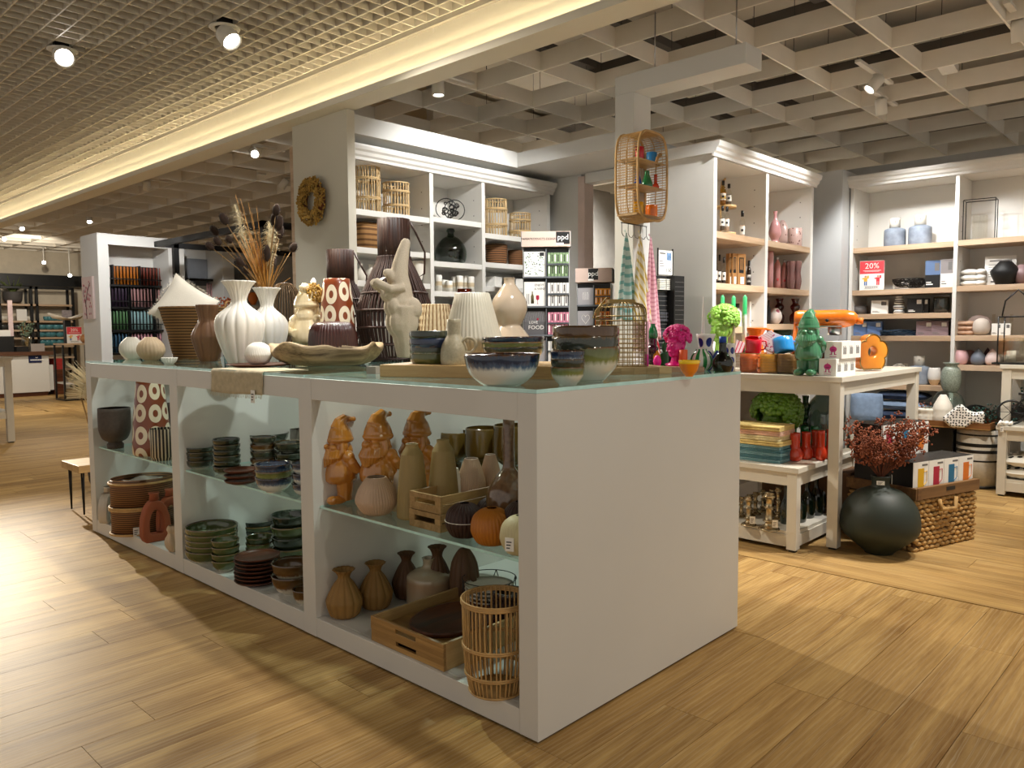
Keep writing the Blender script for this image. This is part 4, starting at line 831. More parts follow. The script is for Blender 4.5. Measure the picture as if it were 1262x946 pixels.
V('ribbed_vase', 'pale pink ribbed pot in front of the brown goblets', 'vase', 579, ('x', .36), 564, 37, ZS, [(.6, 0), (.9, .15), (1, .4), (.85, .7), (.5, .97), (.45, 1)], PALEP, ribs(40, .05), 160)
V('ribbed_vase', 'pale pink ribbed pot half hidden behind the dark bottle', 'vase', 603, ('x', .46), 559, 28, ZS, [(.6, 0), (.9, .15), (1, .4), (.85, .7), (.5, .97), (.45, 1)], PALEP, ribs(36, .05), 144)
V('ribbed_vase', 'small white ribbed pot just behind the second khaki vase', 'vase', 557, ('x', .30), 576, 24, ZS, [(.6, 0), (.9, .15), (1, .4), (.85, .7), (.5, .97), (.45, 1)], WHITEC, ribs(36, .05), 144)
V('long_neck_bottle', 'brown speckled bottle vase with long straight neck', 'vase', 626, ('x', .27), 512, 58, ZS, [(.6, 0), (.9, .08), (1, .22), (.9, .36), (.55, .48), (.3, .54), (.25, .62), (.25, 1)], mat('brown_reactive', '#6E5138', .15, var=.25, vs=60, coat=.8))
c = at(542.6, 657, z=ZS); y1 = at(504.5, 640, x=c.x).y; ch = .062
CRW = wood('crate_wood', '#8A6A3A', '#C2A06A', 0, 14, .6, .12)
for k, nm in enumerate(('lower', 'upper')):
    T = thing('wooden_crate', f'narrow wooden crate with slot handle, {nm} one of the pair', 'crate', (c.x+.004*k, c.y+.0015*k, ZS+.0005+k*(ch+.001)), 0, 'narrow wooden crates'); Wd = y1-c.y; Lx = .59-c.x
    e = MB(); th = .009
    e.box(0, 0, 0, th, Wd, ch*.42); e.box(0, 0, ch*.72, th, Wd, ch); e.box(0, 0, ch*.42, th, Wd*.17, ch*.72); e.box(0, Wd*.83, ch*.42, th, Wd, ch*.72); e.build('end_board', CRW, T)
    MB().box(Lx-th, 0, 0, Lx, Wd, ch).build('end_board', CRW, T)
    for yy in (0, Wd-.007):
        for zz in (0, ch*.53): MB().box(th+.0004, yy, zz, Lx-th-.0004, yy+.007, zz+ch*.46).build('side_board', CRW, T)
    MB().box(th, .007, 0, Lx-th, Wd-.007, .006).build('base_board', CRW, T)
BALL = [(.42, 0), (.72, .06), (.97, .32), (1, .52), (.88, .78), (.55, .95), (.3, 1)]
for px, b, tp, wd, nm in ((573, 663.5, 619, 48, 'front one with a string around it'), (607, ('x', .26), 612, 46, 'middle one behind the orange ball'), (636, ('x', .36), 605, 46, 'back one at the end of the shelf'), (640, ('x', .16), 617, 46, 'right one behind the cream ball')):
    o, P, R, H = V('ball_vase', f'dark brown ribbed ball vase, {nm}', 'vase', px, b, tp, wd, ZS, BALL, DKBR, lobes(26, .09), 156, group='dark ribbed ball vases')
    if px == 573: st = MB(); cane_ring(st, R*1.012, H*.5, .0012, 40); st.build('string', WHITEC, o)
V('ball_vase', 'orange ball vase with a knitted texture', 'vase', 606.5, 673, 625, 53, ZS, BALL, ceramic('orange_ceramic', '#B8701C', .5), twist(34, .05, 5), 170)
o, P, R, H = V('ball_vase', 'cream ball vase with a price tag at the shelf end', 'vase', 643, 685, 634, 54, ZS, BALL, ceramic('cream_ball', '#CFC49A', .5), twist(40, .035, 6), 170)
label_tag(o, (R*math.cos(yawcam(P)-PI/2-.55)*1.04, R*math.sin(yawcam(P)-PI/2-.55)*1.04, H*.2), .028, .042, yawcam(P)-.3)
# lower board of the near cabinet
GAR = [(.5, 0), (.8, .06), (1, .3), (.95, .42), (.6, .68), (.36, .8), (.34, .86), (.45, .95), (.62, 1)]
V('garlic_vase', 'ochre lobed vase with frilled rim, nearest the cabinet front', 'vase', 425, 763, 700, 45, ZL, GAR, OCHRE, lobes(12, .1, .09), 96)
V('garlic_vase', 'ochre lobed vase with frilled rim, second from the left', 'vase', 463.5, 752, 692, 42, ZL, GAR, OCHRE, lobes(12, .1, .09), 96)
V('garlic_vase', 'dark brown lobed vase left of the beige bottle', 'vase', 501.5, 739, 680, 36, ZL, GAR, mat('umber_ceramic', '#5E4026', .6), lobes(12, .1, .09), 96)
V('garlic_vase', 'dark brown lobed vase behind the beige bottle', 'vase', 535, ('x', .46), 672, 38, ZL, GAR, MATS['umber_ceramic'], lobes(12, .1, .09), 96)
V('demijohn_vase', 'glossy beige bottle vase with short neck behind the trays', 'vase', 529, 750, 686, 56, ZL, [(.9, 0), (1, .06), (1, .5), (.92, .64), (.6, .74), (.28, .8), (.25, .95), (.3, 1)], grad('beige_two_glaze', [(0, '#B9A98C'), (.5, '#AD8F72'), (.6, '#B5A68C'), (1, '#B9AD94')], .15, .05, 6, .7))
V('pumpkin_vase', 'brown pumpkin shaped vase at the back of the lower board', 'vase', 569, ('x', .5), 674, 38, ZL, [(.5, 0), (.85, .1), (1, .38), (.85, .75), (.4, .97), (.15, 1)], MATS['umber_ceramic'], lobes(10, .1), 80)
for i in range(4):
    P = at(603, 700, x=.5); one(MB().lathe(hollow([(r*.1, z*.018) for r, z in PLATE], .004), 30), 'plate', f'white plate in the black wire rack, {ORD[i]} one', 'plate', WHITEC, (.50, P.y, ZL+.06+.016*i), 0, 'white plates in the wire rack')
T = thing('wire_rack', 'black wire rack holding white plates at the back', 'rack', (.50, at(603, 700, x=.5).y, ZL)); g = MB()
for a in range(6): u = a*PI/3; v = u+PI/6; g.tube([(.11*math.cos(u), .11*math.sin(u), 0), (.11*math.cos(v), .11*math.sin(v), .15)], .002, 5); g.tube([(.11*math.cos(v), .11*math.sin(v), .15), (.11*math.cos(u+PI/3), .11*math.sin(u+PI/3), 0)], .002, 5)
cane_ring(g, .11, .15, .002); cane_ring(g, .11, .002, .002); cane_ring(g, .11, .055, .002); g.build('wire', BLACK, T)
P = at(628, 740, x=.40); T = thing('beaded_pot', 'dark beaded pot at the right end behind the trays', 'pot', (P.x, P.y, ZL)); MB().lathe(hollow([(.06, 0), (.06, .17)], .006), 24).build('pot', DKBR, T); g = MB()
for z in range(12):
    for k in range(24): a = 2*PI*(k+.5*(z % 2))/24; g.ball((.062*math.cos(a), .062*math.sin(a), .008+z*.014), .0075, 6, 4)
g.build('beads', DKBR, T)
c = at(547, 828, z=ZL); y1 = at(457.5, 775, x=c.x).y; th = .0475
for k, nm in enumerate(('lower', 'upper')):
    Wd, Lx = y1-c.y, .50; x0 = c.x-.004*k; T = thing('serving_tray', f'rectangular wooden tray with slot handles, {nm} one', 'tray', (x0, c.y-.003*k, ZL+.0005+k*(th+.0005)), 0, 'stacked wooden trays'); t_ = .012
    for xa in (0, Lx-t_):
        e = MB(); e.box(xa, 0, 0, xa+t_, Wd, th*.38); e.box(xa, 0, th*.7, xa+t_, Wd, th); e.box(xa, 0, th*.38, xa+t_, Wd*.36, th*.7); e.box(xa, Wd*.64, th*.38, xa+t_, Wd, th*.7); e.build('end_board', MWOOD, T, bev=.001)
    for ya in (0, Wd-t_): MB().box(t_, ya, 0, Lx-t_, ya+t_, th).build('side_board', LWOOD, T, bev=.001)
    MB().box(t_, t_, 0, Lx-t_, Wd-t_, .007).build('base_board', ACACIA if k == 0 else MWOOD, T)
q = MB(); q.lathe([(.001, 0), (.95, 0), (1, .02), (.94, .02), (.9, .008), (.001, .008)], 48); q.v = [(x*.19, y*.145, z) for x, y, z in q.v]
one(q, 'oval_plate', 'oval dark acacia plate lying in the upper tray', 'plate', ACACIA, (c.x+.24, (c.y+y1)/2+.0, ZL+th+.008))
cane_thing('rattan_basket', 'tall open rattan basket at the right end of the lower board', 'basket', 612, 862, 733, 82, ZL, [(.78, 0), (.9, .2), (.97, .5), (1, 1)], 40, .03, (.01, .2, .22, .5, .52, .96, .98, 1), RATTAN, jitter=.03)
# middle cabinet, glass shelf
stack(247, 578, 550, 34, ZS, 4, [DKGREEN, FOREST], 'glazed_bowl', 'dark green bowl', 'at the left end of the glass shelf', DISH, .3)
stack(280, 584.5, 540, 33, ZS, 6, [DKGREEN, FOREST], 'glazed_bowl', 'dark green dish', 'beside the wooden plates', DISH, .28, tilt=.02)
stack(297, 597.5, 577.5, 40, ZS, 3, [ACACIA], 'wooden_plate', 'dark acacia plate', 'on the middle glass shelf', PLATE, .12, 'plate', 0)
stack(320, ('x', .26), 537.5, 32, ZS, 5, [DKGREEN, BROWNW], 'glazed_bowl', 'dark rimmed bowl', 'behind the blue bowls', DISH, .3, tilt=.02)
stack(323, ('x', .50), 533, 57, ZS, 2, [DKGREEN, FOREST], 'serving_bowl', 'big dark bowl', 'at the back of the glass shelf', BOWL, .3)
stack(352, ('x', .34), 544, 36, ZS, 3, [DKGREEN, FOREST], 'glazed_bowl', 'broad dark bowl', 'at the right back of the glass shelf', BOWL, .35)
stack(338, 607.5, 570, 46, ZS, 3, [NAVYW, OLIVEW, NAVYW], 'glazed_bowl', 'blue and white bowl', 'at the front of the glass shelf', BOWL, .42)
stack(378, 612, 569, 36, ZS, 3, [NAVYW], 'glazed_bowl', 'blue and white small bowl', 'half hidden by the cabinet divider', BOWL, .45)
V('grey_mug', 'grey speckled mug at the back by the divider', 'cup', 362, ('x', .52), 528, 16, ZS, [(.9, 0), (1, .2), (1, 1)], mat('grey_speckle', '#77766E', .3, var=.2, vs=60), k=1)
# middle cabinet, bottom board
stack(262, 694.5, 646.5, 62, ZL, 5, [GREENB], 'deep_plate', 'moss green plate', 'at the left end of the bottom board', DISH, .26)
stack(279, 704.5, 663, 34, ZL, 4, [GREENB], 'small_bowl', 'small moss green bowl', 'in front of the green plates', BOWL, .42)
stack(312, ('x', .44), 639, 46, ZL, 3, [FOREST, GREENB], 'serving_bowl', 'dark green serving bowl', 'behind the small bowls', BOWL, .33)
stack(312, ('x', .27), 660, 34, ZL, 3, [GREENB, OLIVEW], 'small_bowl', 'olive rimmed bowl', 'behind the acacia plates', BOWL, .4)
stack(351, ('x', .34), 632, 46, ZL, 4, [GREENB, FOREST], 'serving_bowl', 'large moss green bowl', 'at the right back of the bottom board', BOWL, .42)
stack(318, 722, 683, 56, ZL, 7, [ACACIA], 'wooden_plate', 'dark acacia plate', 'on the bottom board', PLATE, .09, 'plate', .06)
stack(360, 734, 690.5, 49, ZL, 2, [BROWNW], 'glazed_bowl', 'brown rimmed bowl', 'beside the acacia plates', BOWL, .5)
stack(376, 746, 724, 30, ZL, 1, [BROWNW], 'small_bowl', 'small brown bowl', 'nearest the divider on the bottom board', BOWL)
# far cabinet
V('stone_pot', 'dark stone pot on a foot at the far end', 'pot', 142.5, 553, 502.5, 37, ZS, [(.5, 0), (.52, .1), (.42, .16), (.75, .24), (.97, .45), (1, .7), (1, 1)], mat('dark_stone', '#4A4038', .6, var=.15, vs=60, bump=.1), wall=.08)
P = at(164, 557, z=ZS); one(MB().box(-.01, -.06, 0, .05, .06, .0+(557-488)*mpp(P)), 'slab_vase', 'flat pale beige slab vase behind the ring vase', 'vase', mat('beige_slab', '#B59A7C', .7), P+Vector((.05, -.02, 0)), 0, None, .004)
V('ring_vase', 'tall rust brown vase with cream rings on the glass shelf', 'vase', 188, 562.5, 468, 45, ZS, [(.9, 0), (1, .06), (.95, .3), (.8, .75), (.68, 1)], RINGV, None, 48)
V('leaf_pot', 'black pot with cream leaf pattern beside the ring vase', 'pot', 201.5, 568, 527.5, 29, ZS, [(.85, 0), (.9, .08), (1, .12), (1, 1)], stripes('leaf_print', '#1B1614', '#CDBFA2', 22, 'X', .5, .55, 'UV', 9), k=1, n=40)
V('dark_pot', 'dark pot behind the leaf patterned pot', 'pot', 207, ('x', .42), 497, 30, ZS, BOWL, MATS['dark_stone'])
def ringvase(name, label, px, base, top, wpx, m, rot, hole=.42, thick=.3, surf=ZL):
    P = spot_on(px, base, surf); s = mpp(P); P = P+toward(P)*.03; H = (base-top)*s*1.0; W = wpx*s; T = thing(name, label, 'vase', P, yawcam(P)+rot); g = MB(); n = 36
    for j in range(n):
        for i in range(10):
            pass
    base = [(-.40, 0), (-.5, .12), (-.5, .3), (-.47, .5), (-.36, .7), (-.2, .82), (0, .86), (.2, .82), (.36, .7), (.47, .5), (.5, .3), (.5, .12), (.40, 0), (.2, -.0), (0, 0), (-.2, 0)]; out = [(x*W, z*H) for x, z in base]; n = len(out); cx_ = [(0, .40*H)]*n
    out = [((out[j][0]+out[(j+1) % n][0]*q)/(1+q), (out[j][1]+out[(j+1) % n][1]*q)/(1+q)) for j in range(n) for q in (0, 1)]; n = len(out)
    inn = [(x*hole, (z-H*.40)*(hole+.08)+H*.40) for x, z in out]; d = W*thick
    v = [(x, -d/2, z) for x, z in out]+[(x, -d/2, z) for x, z in inn]+[(x, d/2, z) for x, z in out]+[(x, d/2, z) for x, z in inn]; f = []
    for j in range(n):
        k = (j+1) % n; f += [(j, k, n+k, n+j), (2*n+k, 2*n+j, 3*n+j, 3*n+k), (k, j, 2*n+j, 2*n+k), (n+j, n+k, 3*n+k, 3*n+j)]
    g.add(v, f, 0, True); b = g.build('body', m, T); b.modifiers.new('b', 'BEVEL').width = d*.22; b.modifiers['b'].segments = 3
    MB().lathe(hollow([(d*.42, H*.86), (d*.36, H*.95), (d*.46, H)], d*.1), 20).build('neck', m, T)
ringvase('donut_vase', 'grey brown glazed donut vase at the far left end', 135, 644, 600, 25, grad('grey_brown', [(0, '#C9BFB0'), (.4, '#A3907C'), (1, '#4A3D32')], .4, .2, 5, .3, 'X'), .9, .45, .5)
ringvase('arch_vase', 'terracotta arch shaped vase in front of the hamper', 192, 667.5, 607.5, 34, TERRA, .35, .5, .42)
ringvase('arch_vase', 'terracotta arch shaped vase partly hidden by the divider', 211, 659, 603, 32, TERRA, .35, .5, .42)
V('knot_vase', 'cream twisted vase at the right end of the far cabinet', 'vase', 214, 680, 647, 20, ZL, [(.5, 0), (.9, .2), (1, .45), (.6, .7), (.8, .85), (.6, 1)], ceramic('cream_matt', '#C9B294', .6), twist(5, .25, 5), 60)
c = spot_on(178, 659, ZL); c = c+toward(c)*.13; s = mpp(c); Hh = (657-592)*s*.48
for k, nm in enumerate(('lower', 'upper')):
    T = thing('wicker_hamper', f'oval dark wicker hamper tier, {nm} one of two', 'basket', c+Vector((0, 0, k*(Hh+.002))), yawcam(c)+.15, 'stacked wicker hampers'); rx, rb = 36*s, .13
    g = MB(); g.lathe(hollow([(1, 0), (1.0, Hh)], .05), 60, lambda a, t, r, z: r*(1+.012*math.sin(30*a+PI*int(t*26)))); g.v = [(x*rx, y*rb, z) for x, y, z in g.v]; g.build('weave', stripes('wicker_bands', '#3A2212', '#8A5E36', 14, 'Z', .6, .45), T)
    for z in (0.004, Hh-.006): h = MB(); h.tube([(rx*1.04*math.cos(i*PI/20), rb*1.04*math.sin(i*PI/20), z) for i in range(40)], .007, 6, closed=True); h.build('rim', RATTAN, T)
    if k: pp = MB(); pp.grid(lambda u, v: ((u-.5)*rx*1.2, (v-.5)*rb*1.2, Hh-.002+.012*math.sin(u*7+v*4)), 8, 8); o = pp.build('tissue_paper', CARD, T); o.modifiers.new('s', 'SOLIDIFY').thickness = .001
    else: label_tag(T, (-rx*.35, -rb*1.02, 0), .035, .05)
# ------------------------------------------------------------------ on the tall white table
XT = 2.63
def tt(px, x): p = at(px, 450, x=x); return ('xy', p.x, p.y)
PERSP = glass('clear_acrylic', (.95, .94, .92), f0=.02)
ca, cb = at(906.5, 459.5, x=2.72), at(982, 459, x=2.72); wy = ca.y-cb.y
T = thing('acrylic_tray', 'clear acrylic tray full of colourful mugs on the tall table', 'tray', (2.70, cb.y, TH)); hh = (459-434)*mpp(cb)
g = MB()
for b in ((0, 0, 0, .22, .003, hh), (0, wy-.003, 0, .22, wy, hh), (0, .003, 0, .003, wy-.003, hh), (.217, .003, 0, .22, wy-.003, hh), (.003, .003, 0, .217, wy-.003, .003)): g.box(*b)
g.build('walls', PERSP, T)
g = MB()
for z in (hh,): g.tube([(0, 0, z), (.22, 0, z), (.22, wy, z), (0, wy, z)], .002, 4, closed=True)

for q_ in range(1, 7): g.tube([(-.001, 0, hh*q_/7), (-.001, wy, hh*q_/7)], .0008, 4)
g.build('wire_rim', BRASS, T)
def mug(label, P, r, h, m, rz=0, tilt=0, group='colourful mugs in the acrylic tray'):
    T = thing('mug', label, 'mug', P, rz, group); T.rotation_euler = (tilt, 0, rz)
    MB().lathe(hollow(smooth([(r*.8, 0), (r*.97, h*.06), (r, h*.3), (r, h)], 2), r*.08), 28).build('cup', m, T)
    MB().tube([(r*.97, 0, h*.8), (r*1.45, 0, h*.78), (r*1.55, 0, h*.5), (r*1.3, 0, h*.25), (r*.97, 0, h*.2)], r*.1, 6).build('handle', m, T)
ORA = mat('orange_enamel', '#E8751A', .25, var=.03, coat=.6); REDE = mat('red_enamel', '#C8142C', .2, var=.03, coat=.8); BLUE = mat('blue_enamel', '#2A8BD0', .25, var=.03, coat=.5); MUST = mat('mustard_enamel', '#C98A1A', .3, var=.03, coat=.4); REDO = mat('vermilion_glaze', '#D23C1C', .18, var=.06, coat=.8)
s = mpp(ca)
for (px, nm, m, lv, ry_) in ((923, 'rust orange mug low in the acrylic tray', mat('rust_enamel', '#B5521A', .3, coat=.4), 0, .08), (948, 'mustard mug low in the acrylic tray', MUST, 0, .07), (970, 'brown mug at the right end of the acrylic tray', mat('brown_enamel', '#6B4A1E', .3), 0, .08)):
    p = at(px, 450, x=2.78); mug(nm, Vector((2.78, p.y, TH+.004)), 11*s, 22*s, m, -1.2)
p = at(928, 430, x=2.80); mug('red mug lying on top of the tray of mugs', Vector((2.80, p.y, TH+.009+22*s)), 10*s, 19*s, REDE, -1.0, .25)
p = at(967, 430, x=2.80); mug('bright blue mug tipped on top of the tray of mugs', Vector((2.80, p.y, TH+.012+22*s)), 12*s, 18*s, BLUE, -.6, -.3)
for k, (px, py, nm, m, w_, h_, ro) in enumerate(((911, 428, 'pink gift box with red ribbon leaning on the tray', stripes('gift_print', '#F5D9DF', '#D2304A', 3, 'X', .5, .7), 12, 16, .35), (949, 422, 'white and pink paper bag between the mugs', stripes('paper_print', '#F1E6E2', '#D79AA8', 6, 'X', .6, .8, skew=5), 18, 26, -.5), (960, 424, 'folded patterned napkin behind the blue mug', spots('napkin_dots', '#F2E9E8', '#C96A86', (60, 60, 60), .3, None, .8, 1, 0, 'Object'), 24, 22, .4))):
    p = at(px, py, x=2.84+.02*k); o = one(MB().cbox((0, 0, 0), (w_*s, .03, h_*s)), 'paper_pack', nm, 'package', m, p, yawcam(p)); o.rotation_euler = (.0, ro, yawcam(p))
o, P, R, H = V('pitcher', 'orange pitcher behind the tray of mugs', 'pitcher', 931, tt(931, 2.98), 404, 25, TH, [(.85, 0), (.9, .3), (.62, .7), (.7, .85), (1, 1)], ORA, wall=.06)
h = MB(); h.tube([(R*.9, 0, H*.97), (R*1.5, 0, H*.95), (R*1.6, 0, H*.5), (R*.85, 0, H*.4)], .008, 6); h.build('handle', ORA, o).rotation_euler = (0, 0, yawcam(P))
for px, tp, nm, sg in ((889.5, 364, 'leftmost of three, behind the lime head', '#2FB36A'), (903, 364.5, 'middle one of three', '#2FB36A'), (917, 364, 'right one with a yellow lower half', '#2FB36A')):
    z1 = TH; V('taper_candle', f'green dipped taper candle, {nm}', 'candle', px, tt(px, 2.86), tp, 5, z1, [(1, 0), (1, .97), (.3, 1)], grad('dip_dye', [(0, '#2E5A1E'), (.3, '#35651F'), (.33, '#E3D36A'), (.5, '#EFEBDD'), (.72, '#E7EEE4'), (.76, '#2FB36A')], .4, .01, 2, .1), n=12, k=1, hol=False, group='green dipped candles')
LIME = mat('lime_glaze', '#8CBF4A', .3, var=.06, coat=.5)
head_planter('lime green head planter with a large flower crown', 889, tt(889, 2.80), 371, TH+.115, 38, LIME, .08, False, 95, 4, .29)
P = spot_on(889, tt(889, 2.80), TH); one(MB().lathe([(.001, 0), (.045, 0), (.045, .1145), (.001, .1145)], 24), 'pedestal_block', 'round dark block carrying the lime head planter', 'block', BLACK, P)
P = spot_on(996, tt(996, 2.70), TH); gnome('green glazed garden gnome laughing on the tall table', 0, 0, 383, 0, 22, mat('sage_green_glaze', '#3F7D58', .14, var=.1, coat=1), P, None)
# stand mixer
P = spot_on(1020, tt(1018, 2.98), TH); s = mpp(P); T = thing('stand_mixer', 'glossy orange stand mixer behind the green gnome', 'mixer', P, yawcam(P)-.1)
g = MB(); H0 = (proj(P)[1]-404)*s; hl = 60*s
g.tube([(-hl*.62, 0, H0+11*s), (-hl*.55, 0, H0+11*s), (-hl*.2, 0, H0+11*s), (hl*.35, 0, H0+11*s), (hl*.5, 0, H0+11*s), (hl*.56, 0, H0+10*s)], lambda t: (11*s if .1 < t < .75 else 9.5*s if t < .1 else 8.5*s if t < .9 else 5*s), 18); g.build('motor_head', ORA, T)
MB().tube([(hl*.54, 0, H0+8*s), (hl*.68, 0, H0+8*s)], 4*s, 12).build('hub', ORA, T)
MB().tube([(hl*.15, 0, H0-9*s), (hl*.15, 0, H0+2*s)], 8*s, 16).build('planetary', mat('steel', '#B8B8B8', .3, 1), T)
b = MB(); b.box(-hl*.6, -.06, 0, hl*.5, .06, .025); b.tube([(-hl*.48, 0, .02), (-hl*.5, 0, H0*.5), (-hl*.46, 0, H0+5*s)], 11*s, 14); b.build('stand', ORA, T)
MB().lathe(hollow(smooth([(.05, .03), (.07, .06), (.085, .12), (.088, H0*.62)], 3), .003), 30, c=(hl*.15, 0, 0)).build('bowl', MATS['steel'], T)
MB().box(-hl*.56, -11.4*s, H0+1.2*s, hl*.3, -10.2*s, H0+2.6*s).build('trim_band', MATS['steel'], T); MB().ball((hl*.02, -11*s, H0+9*s), (2*s, 1*s, 2*s), 10, 6).build('knob', BLACK, T)
# boxes with the pink figure
PK = mat('figure_pink', '#C2307E', .5, var=0); ba = at(1007.5, 461.5, z=TH); ba.x = max(ba.x, XT+.02)
ba = at(1007.5, 452, x=XT+.03); s = mpp(ba); bs = 21*s; k = 0; ROWN = {0: 'front', 1: 'second', 2: 'third'}
for lv in (0, 1):
    for ix in range(3):
        for iy in (0,):
            ox = .0+ix*(bs+.002); oy = -iy*(bs+.004); c0 = Vector((XT+.05+ox+(.045 if lv else 0), .262+oy-(.0 if not lv else .012), TH+.0005+lv*(bs+.001)))
            T = thing('gift_box', f'white cube box with pink round figure, {"top" if lv else "bottom"} layer, {ROWN[ix]} in depth', 'box', c0, 0, 'white cube boxes with pink figure')
            g = MB(); g.box(0, -bs, 0, bs, 0, bs); g.build('carton', CARD, T); p = MB(); y0 = -bs/2
            def disc(cy, cz, ry_, rz2, x=-.0006, mi=0):
                p.prism([(cy+ry_*math.cos(i*PI/9), cz+rz2*math.sin(i*PI/9)) for i in range(18)], x, 0, 'x', mi)
            disc(y0, bs*.55, bs*.21, bs*.17); disc(y0, bs*.74, bs*.02, bs*.05); p.box(-.0006, y0-bs*.12, bs*.24, 0, y0-bs*.06, bs*.42); p.box(-.0006, y0+bs*.06, bs*.24, 0, y0+bs*.12, bs*.42); p.box(-.0006, y0-bs*.2, bs*.22, 0, y0-bs*.06, bs*.26); p.box(-.0006, y0+bs*.06, bs*.22, 0, y0+bs*.2, bs*.26); p.box(-.0006, y0-bs*.2, bs*.1, 0, y0+bs*.2, bs*.13)
            p.box(-.001, y0-bs*.1, bs*.5, -.0006, y0+bs*.1, bs*.53, 1); p.build('printed_figure', [PK, INK], T); q = MB()
            for r_ in range(4): q.box(bs*(.25+.13*r_), -bs-.0006, bs*.25, bs*(.32+.13*r_), -bs, bs*(.75-.1*(r_ % 2)))
            q.build('side_print', INK, T)
# flower shaped vase
P = spot_on(1071, tt(1071, 3.35), TH); s = mpp(P); T = thing('flower_vase', 'amber orange flower shaped ring vase at the table end', 'vase', P, yawcam(P)+.75); g = MB(); n = 60; Ro = 23.5*s; d = .06
out = [(Ro*(.80+.2*abs(math.sin(2.5*a))**.6)*math.sin(a), Ro*.92-Ro*(.80+.2*abs(math.sin(2.5*a))**.6)*math.cos(a)) for a in [2*PI*i/n for i in range(n)]]; inn = [(Ro*.28*math.sin(2*PI*i/n), Ro-Ro*.28*math.cos(2*PI*i/n)) for i in range(n)]
out = [(x, max(z, .012)) for x, z in out]
v = [(x, -d/2, z) for x, z in out]+[(x, -d/2, z) for x, z in inn]+[(x, d/2, z) for x, z in out]+[(x, d/2, z) for x, z in inn]; f = []
for j in range(n): k = (j+1) % n; f += [(j, k, n+k, n+j), (2*n+k, 2*n+j, 3*n+j, 3*n+k), (k, j, 2*n+j, 2*n+k), (n+j, n+k, 3*n+k, 3*n+j)]
g.add(v, f, 0, True); b = g.build('petal_ring', grad('amber_velvet', [(0, '#A85A10'), (.5, '#C97A14'), (1, '#F09A20')], .3, .1, 4, .6, 'X'), T); b.modifiers.new('b', 'BEVEL').width = .008; b.modifiers['b'].segments = 3
rim = MB(); rim.tube([(x*1.0, -d/2, z) for x, z in out], .004, 5, closed=True); rim.build('gold_rim', BRASS, T)
V('amber_glass', 'dark amber glass jug under the mixer bowl', 'jug', 1012, tt(1012, 2.90), 421, 20, TH, [(.8, 0), (1, .3), (.9, .8), (1, 1)], glass('amber_vessel', (.55, .18, .03)))
# ------------------------------------------------------------------ low table: towels, head, vases
XL_ = 2.43
def tl(px, x): p = at(px, 560, x=x); return ('xy', p.x, p.y)
ZLT = SH; rr = random.Random(9)
y0 = at(960, 560, x=2.50).y; s = mpp(at(960, 560, x=2.5)); yw = at(906, 560, x=2.5).y-y0+.05
def towels(n, zt, mats, desc, grp, z0):
    h = (zt)/n
    for k in range(n):
        g = MB(); jx, jy = rr.uniform(-.008, .008), rr.uniform(-.01, .006); m = mats[k % len(mats)]
        for l in range(2):
            zz = l*h*.48; g.tube([(0+jx, 0, zz+h*.24), (0+jx, yw, zz+h*.24)], h*.24, 8); g.box(jx, 0, zz+.0005, .2+jx, yw, zz+h*.48-.0005)
        T = one(g, 'folded_towel', f'{desc}, {ORD[k]} of its pile from below' if k < n-1 else f'{desc}, topmost of its pile', 'towel', m, (2.50, y0+jy, z0+k*h), 0, grp); T.rotation_euler = (0, 0, rr.uniform(-.03, .03))
hT = (562-541)*s; hY = (541-516)*s
towels(5, hT, [stripes('teal_stripe', '#1E6670', '#A9C3C2', 26, 'Y', .9, .6, 'Generated', 6), stripes('teal_dark_stripe', '#12505C', '#7FA7A8', 22, 'Y', .9, .7, 'Generated', 9)], 'teal and grey striped folded towel', 'pile of teal towels', ZLT+.0005)
towels(4, hY, [mat('yellow_towel', '#D9C07A', .95, var=.12, vs=40, bump=.4, bs=200), mat('pale_yellow_towel', '#EADBA8', .95, var=.12, vs=40, bump=.4, bs=200), mat('peach_towel', '#E4B89E', .95, var=.15, vs=30, bump=.4, bs=200)], 'yellow and peach folded towel', 'pile of yellow towels', ZLT+.001+hT)
head_planter('big dark green head planter covered in flowers under the table', 955, tl(955, 2.82), 480, ZLT, 25, mat('leaf_green_glaze', '#5E8A22', .35, var=.1, coat=.4), .1, False, 110, 6, .36)
VASE5 = [(.55, 0), (.85, .06), (1, .2), (.85, .38), (.66, .46), (.62, .6), (.64, 1)]
for k, (px, b, tp, wd, nm) in enumerate(((979.5, 568.5, 533, 19, 'nearest the table corner'), (993, 566.5, 532, 17, 'second from the corner'), (1005, 564, 530, 16, 'third from the corner'), (1015, ('x', 2.78), 530, 14, 'fourth from the corner'), (1026, ('x', 2.86), 529, 13, 'fifth, beside the table leg'))):
    V('bulb_vase', f'vermilion bulb vase with straight neck, {nm}', 'vase', px, b, tp, wd, ZLT, VASE5, REDO, group='vermilion bulb vases')
for px, x, nm in ((976, 2.86, 'left one'), (991, 2.94, 'middle one'), (1003, 3.02, 'right one')): V('bulb_vase', f'green bulb vase behind the vermilion vases, {nm}', 'vase', px, tl(px, x), 525, 16, ZLT, VASE5, GREENG, group='green bulb vases')
V('stacked_candlestick', 'dark green candlestick of stacked discs under the table', 'candlestick', 991.5, tl(991.5, 3.12), 487, 17, ZLT, [(.9, 0), (1, .1), (.6, .16), (.95, .26), (.6, .34), (.9, .44), (.5, .52), (.8, .62), (.45, .7), (.7, .8), (.4, .88), (.5, 1)], mat('deep_green_glaze', '#14401F', .2, coat=.6), hol=False, k=4)
V('glass_balloon', 'large smoky glass balloon vase behind the table leg', 'vase', 1016, tl(1016, 3.2), 474, 50, ZLT, [(.4, 0), (.8, .1), (1, .4), (.8, .7), (.3, .9), (.28, 1)], glass('smoky_glass', (.5, .55, .52), f0=.09), n=36)
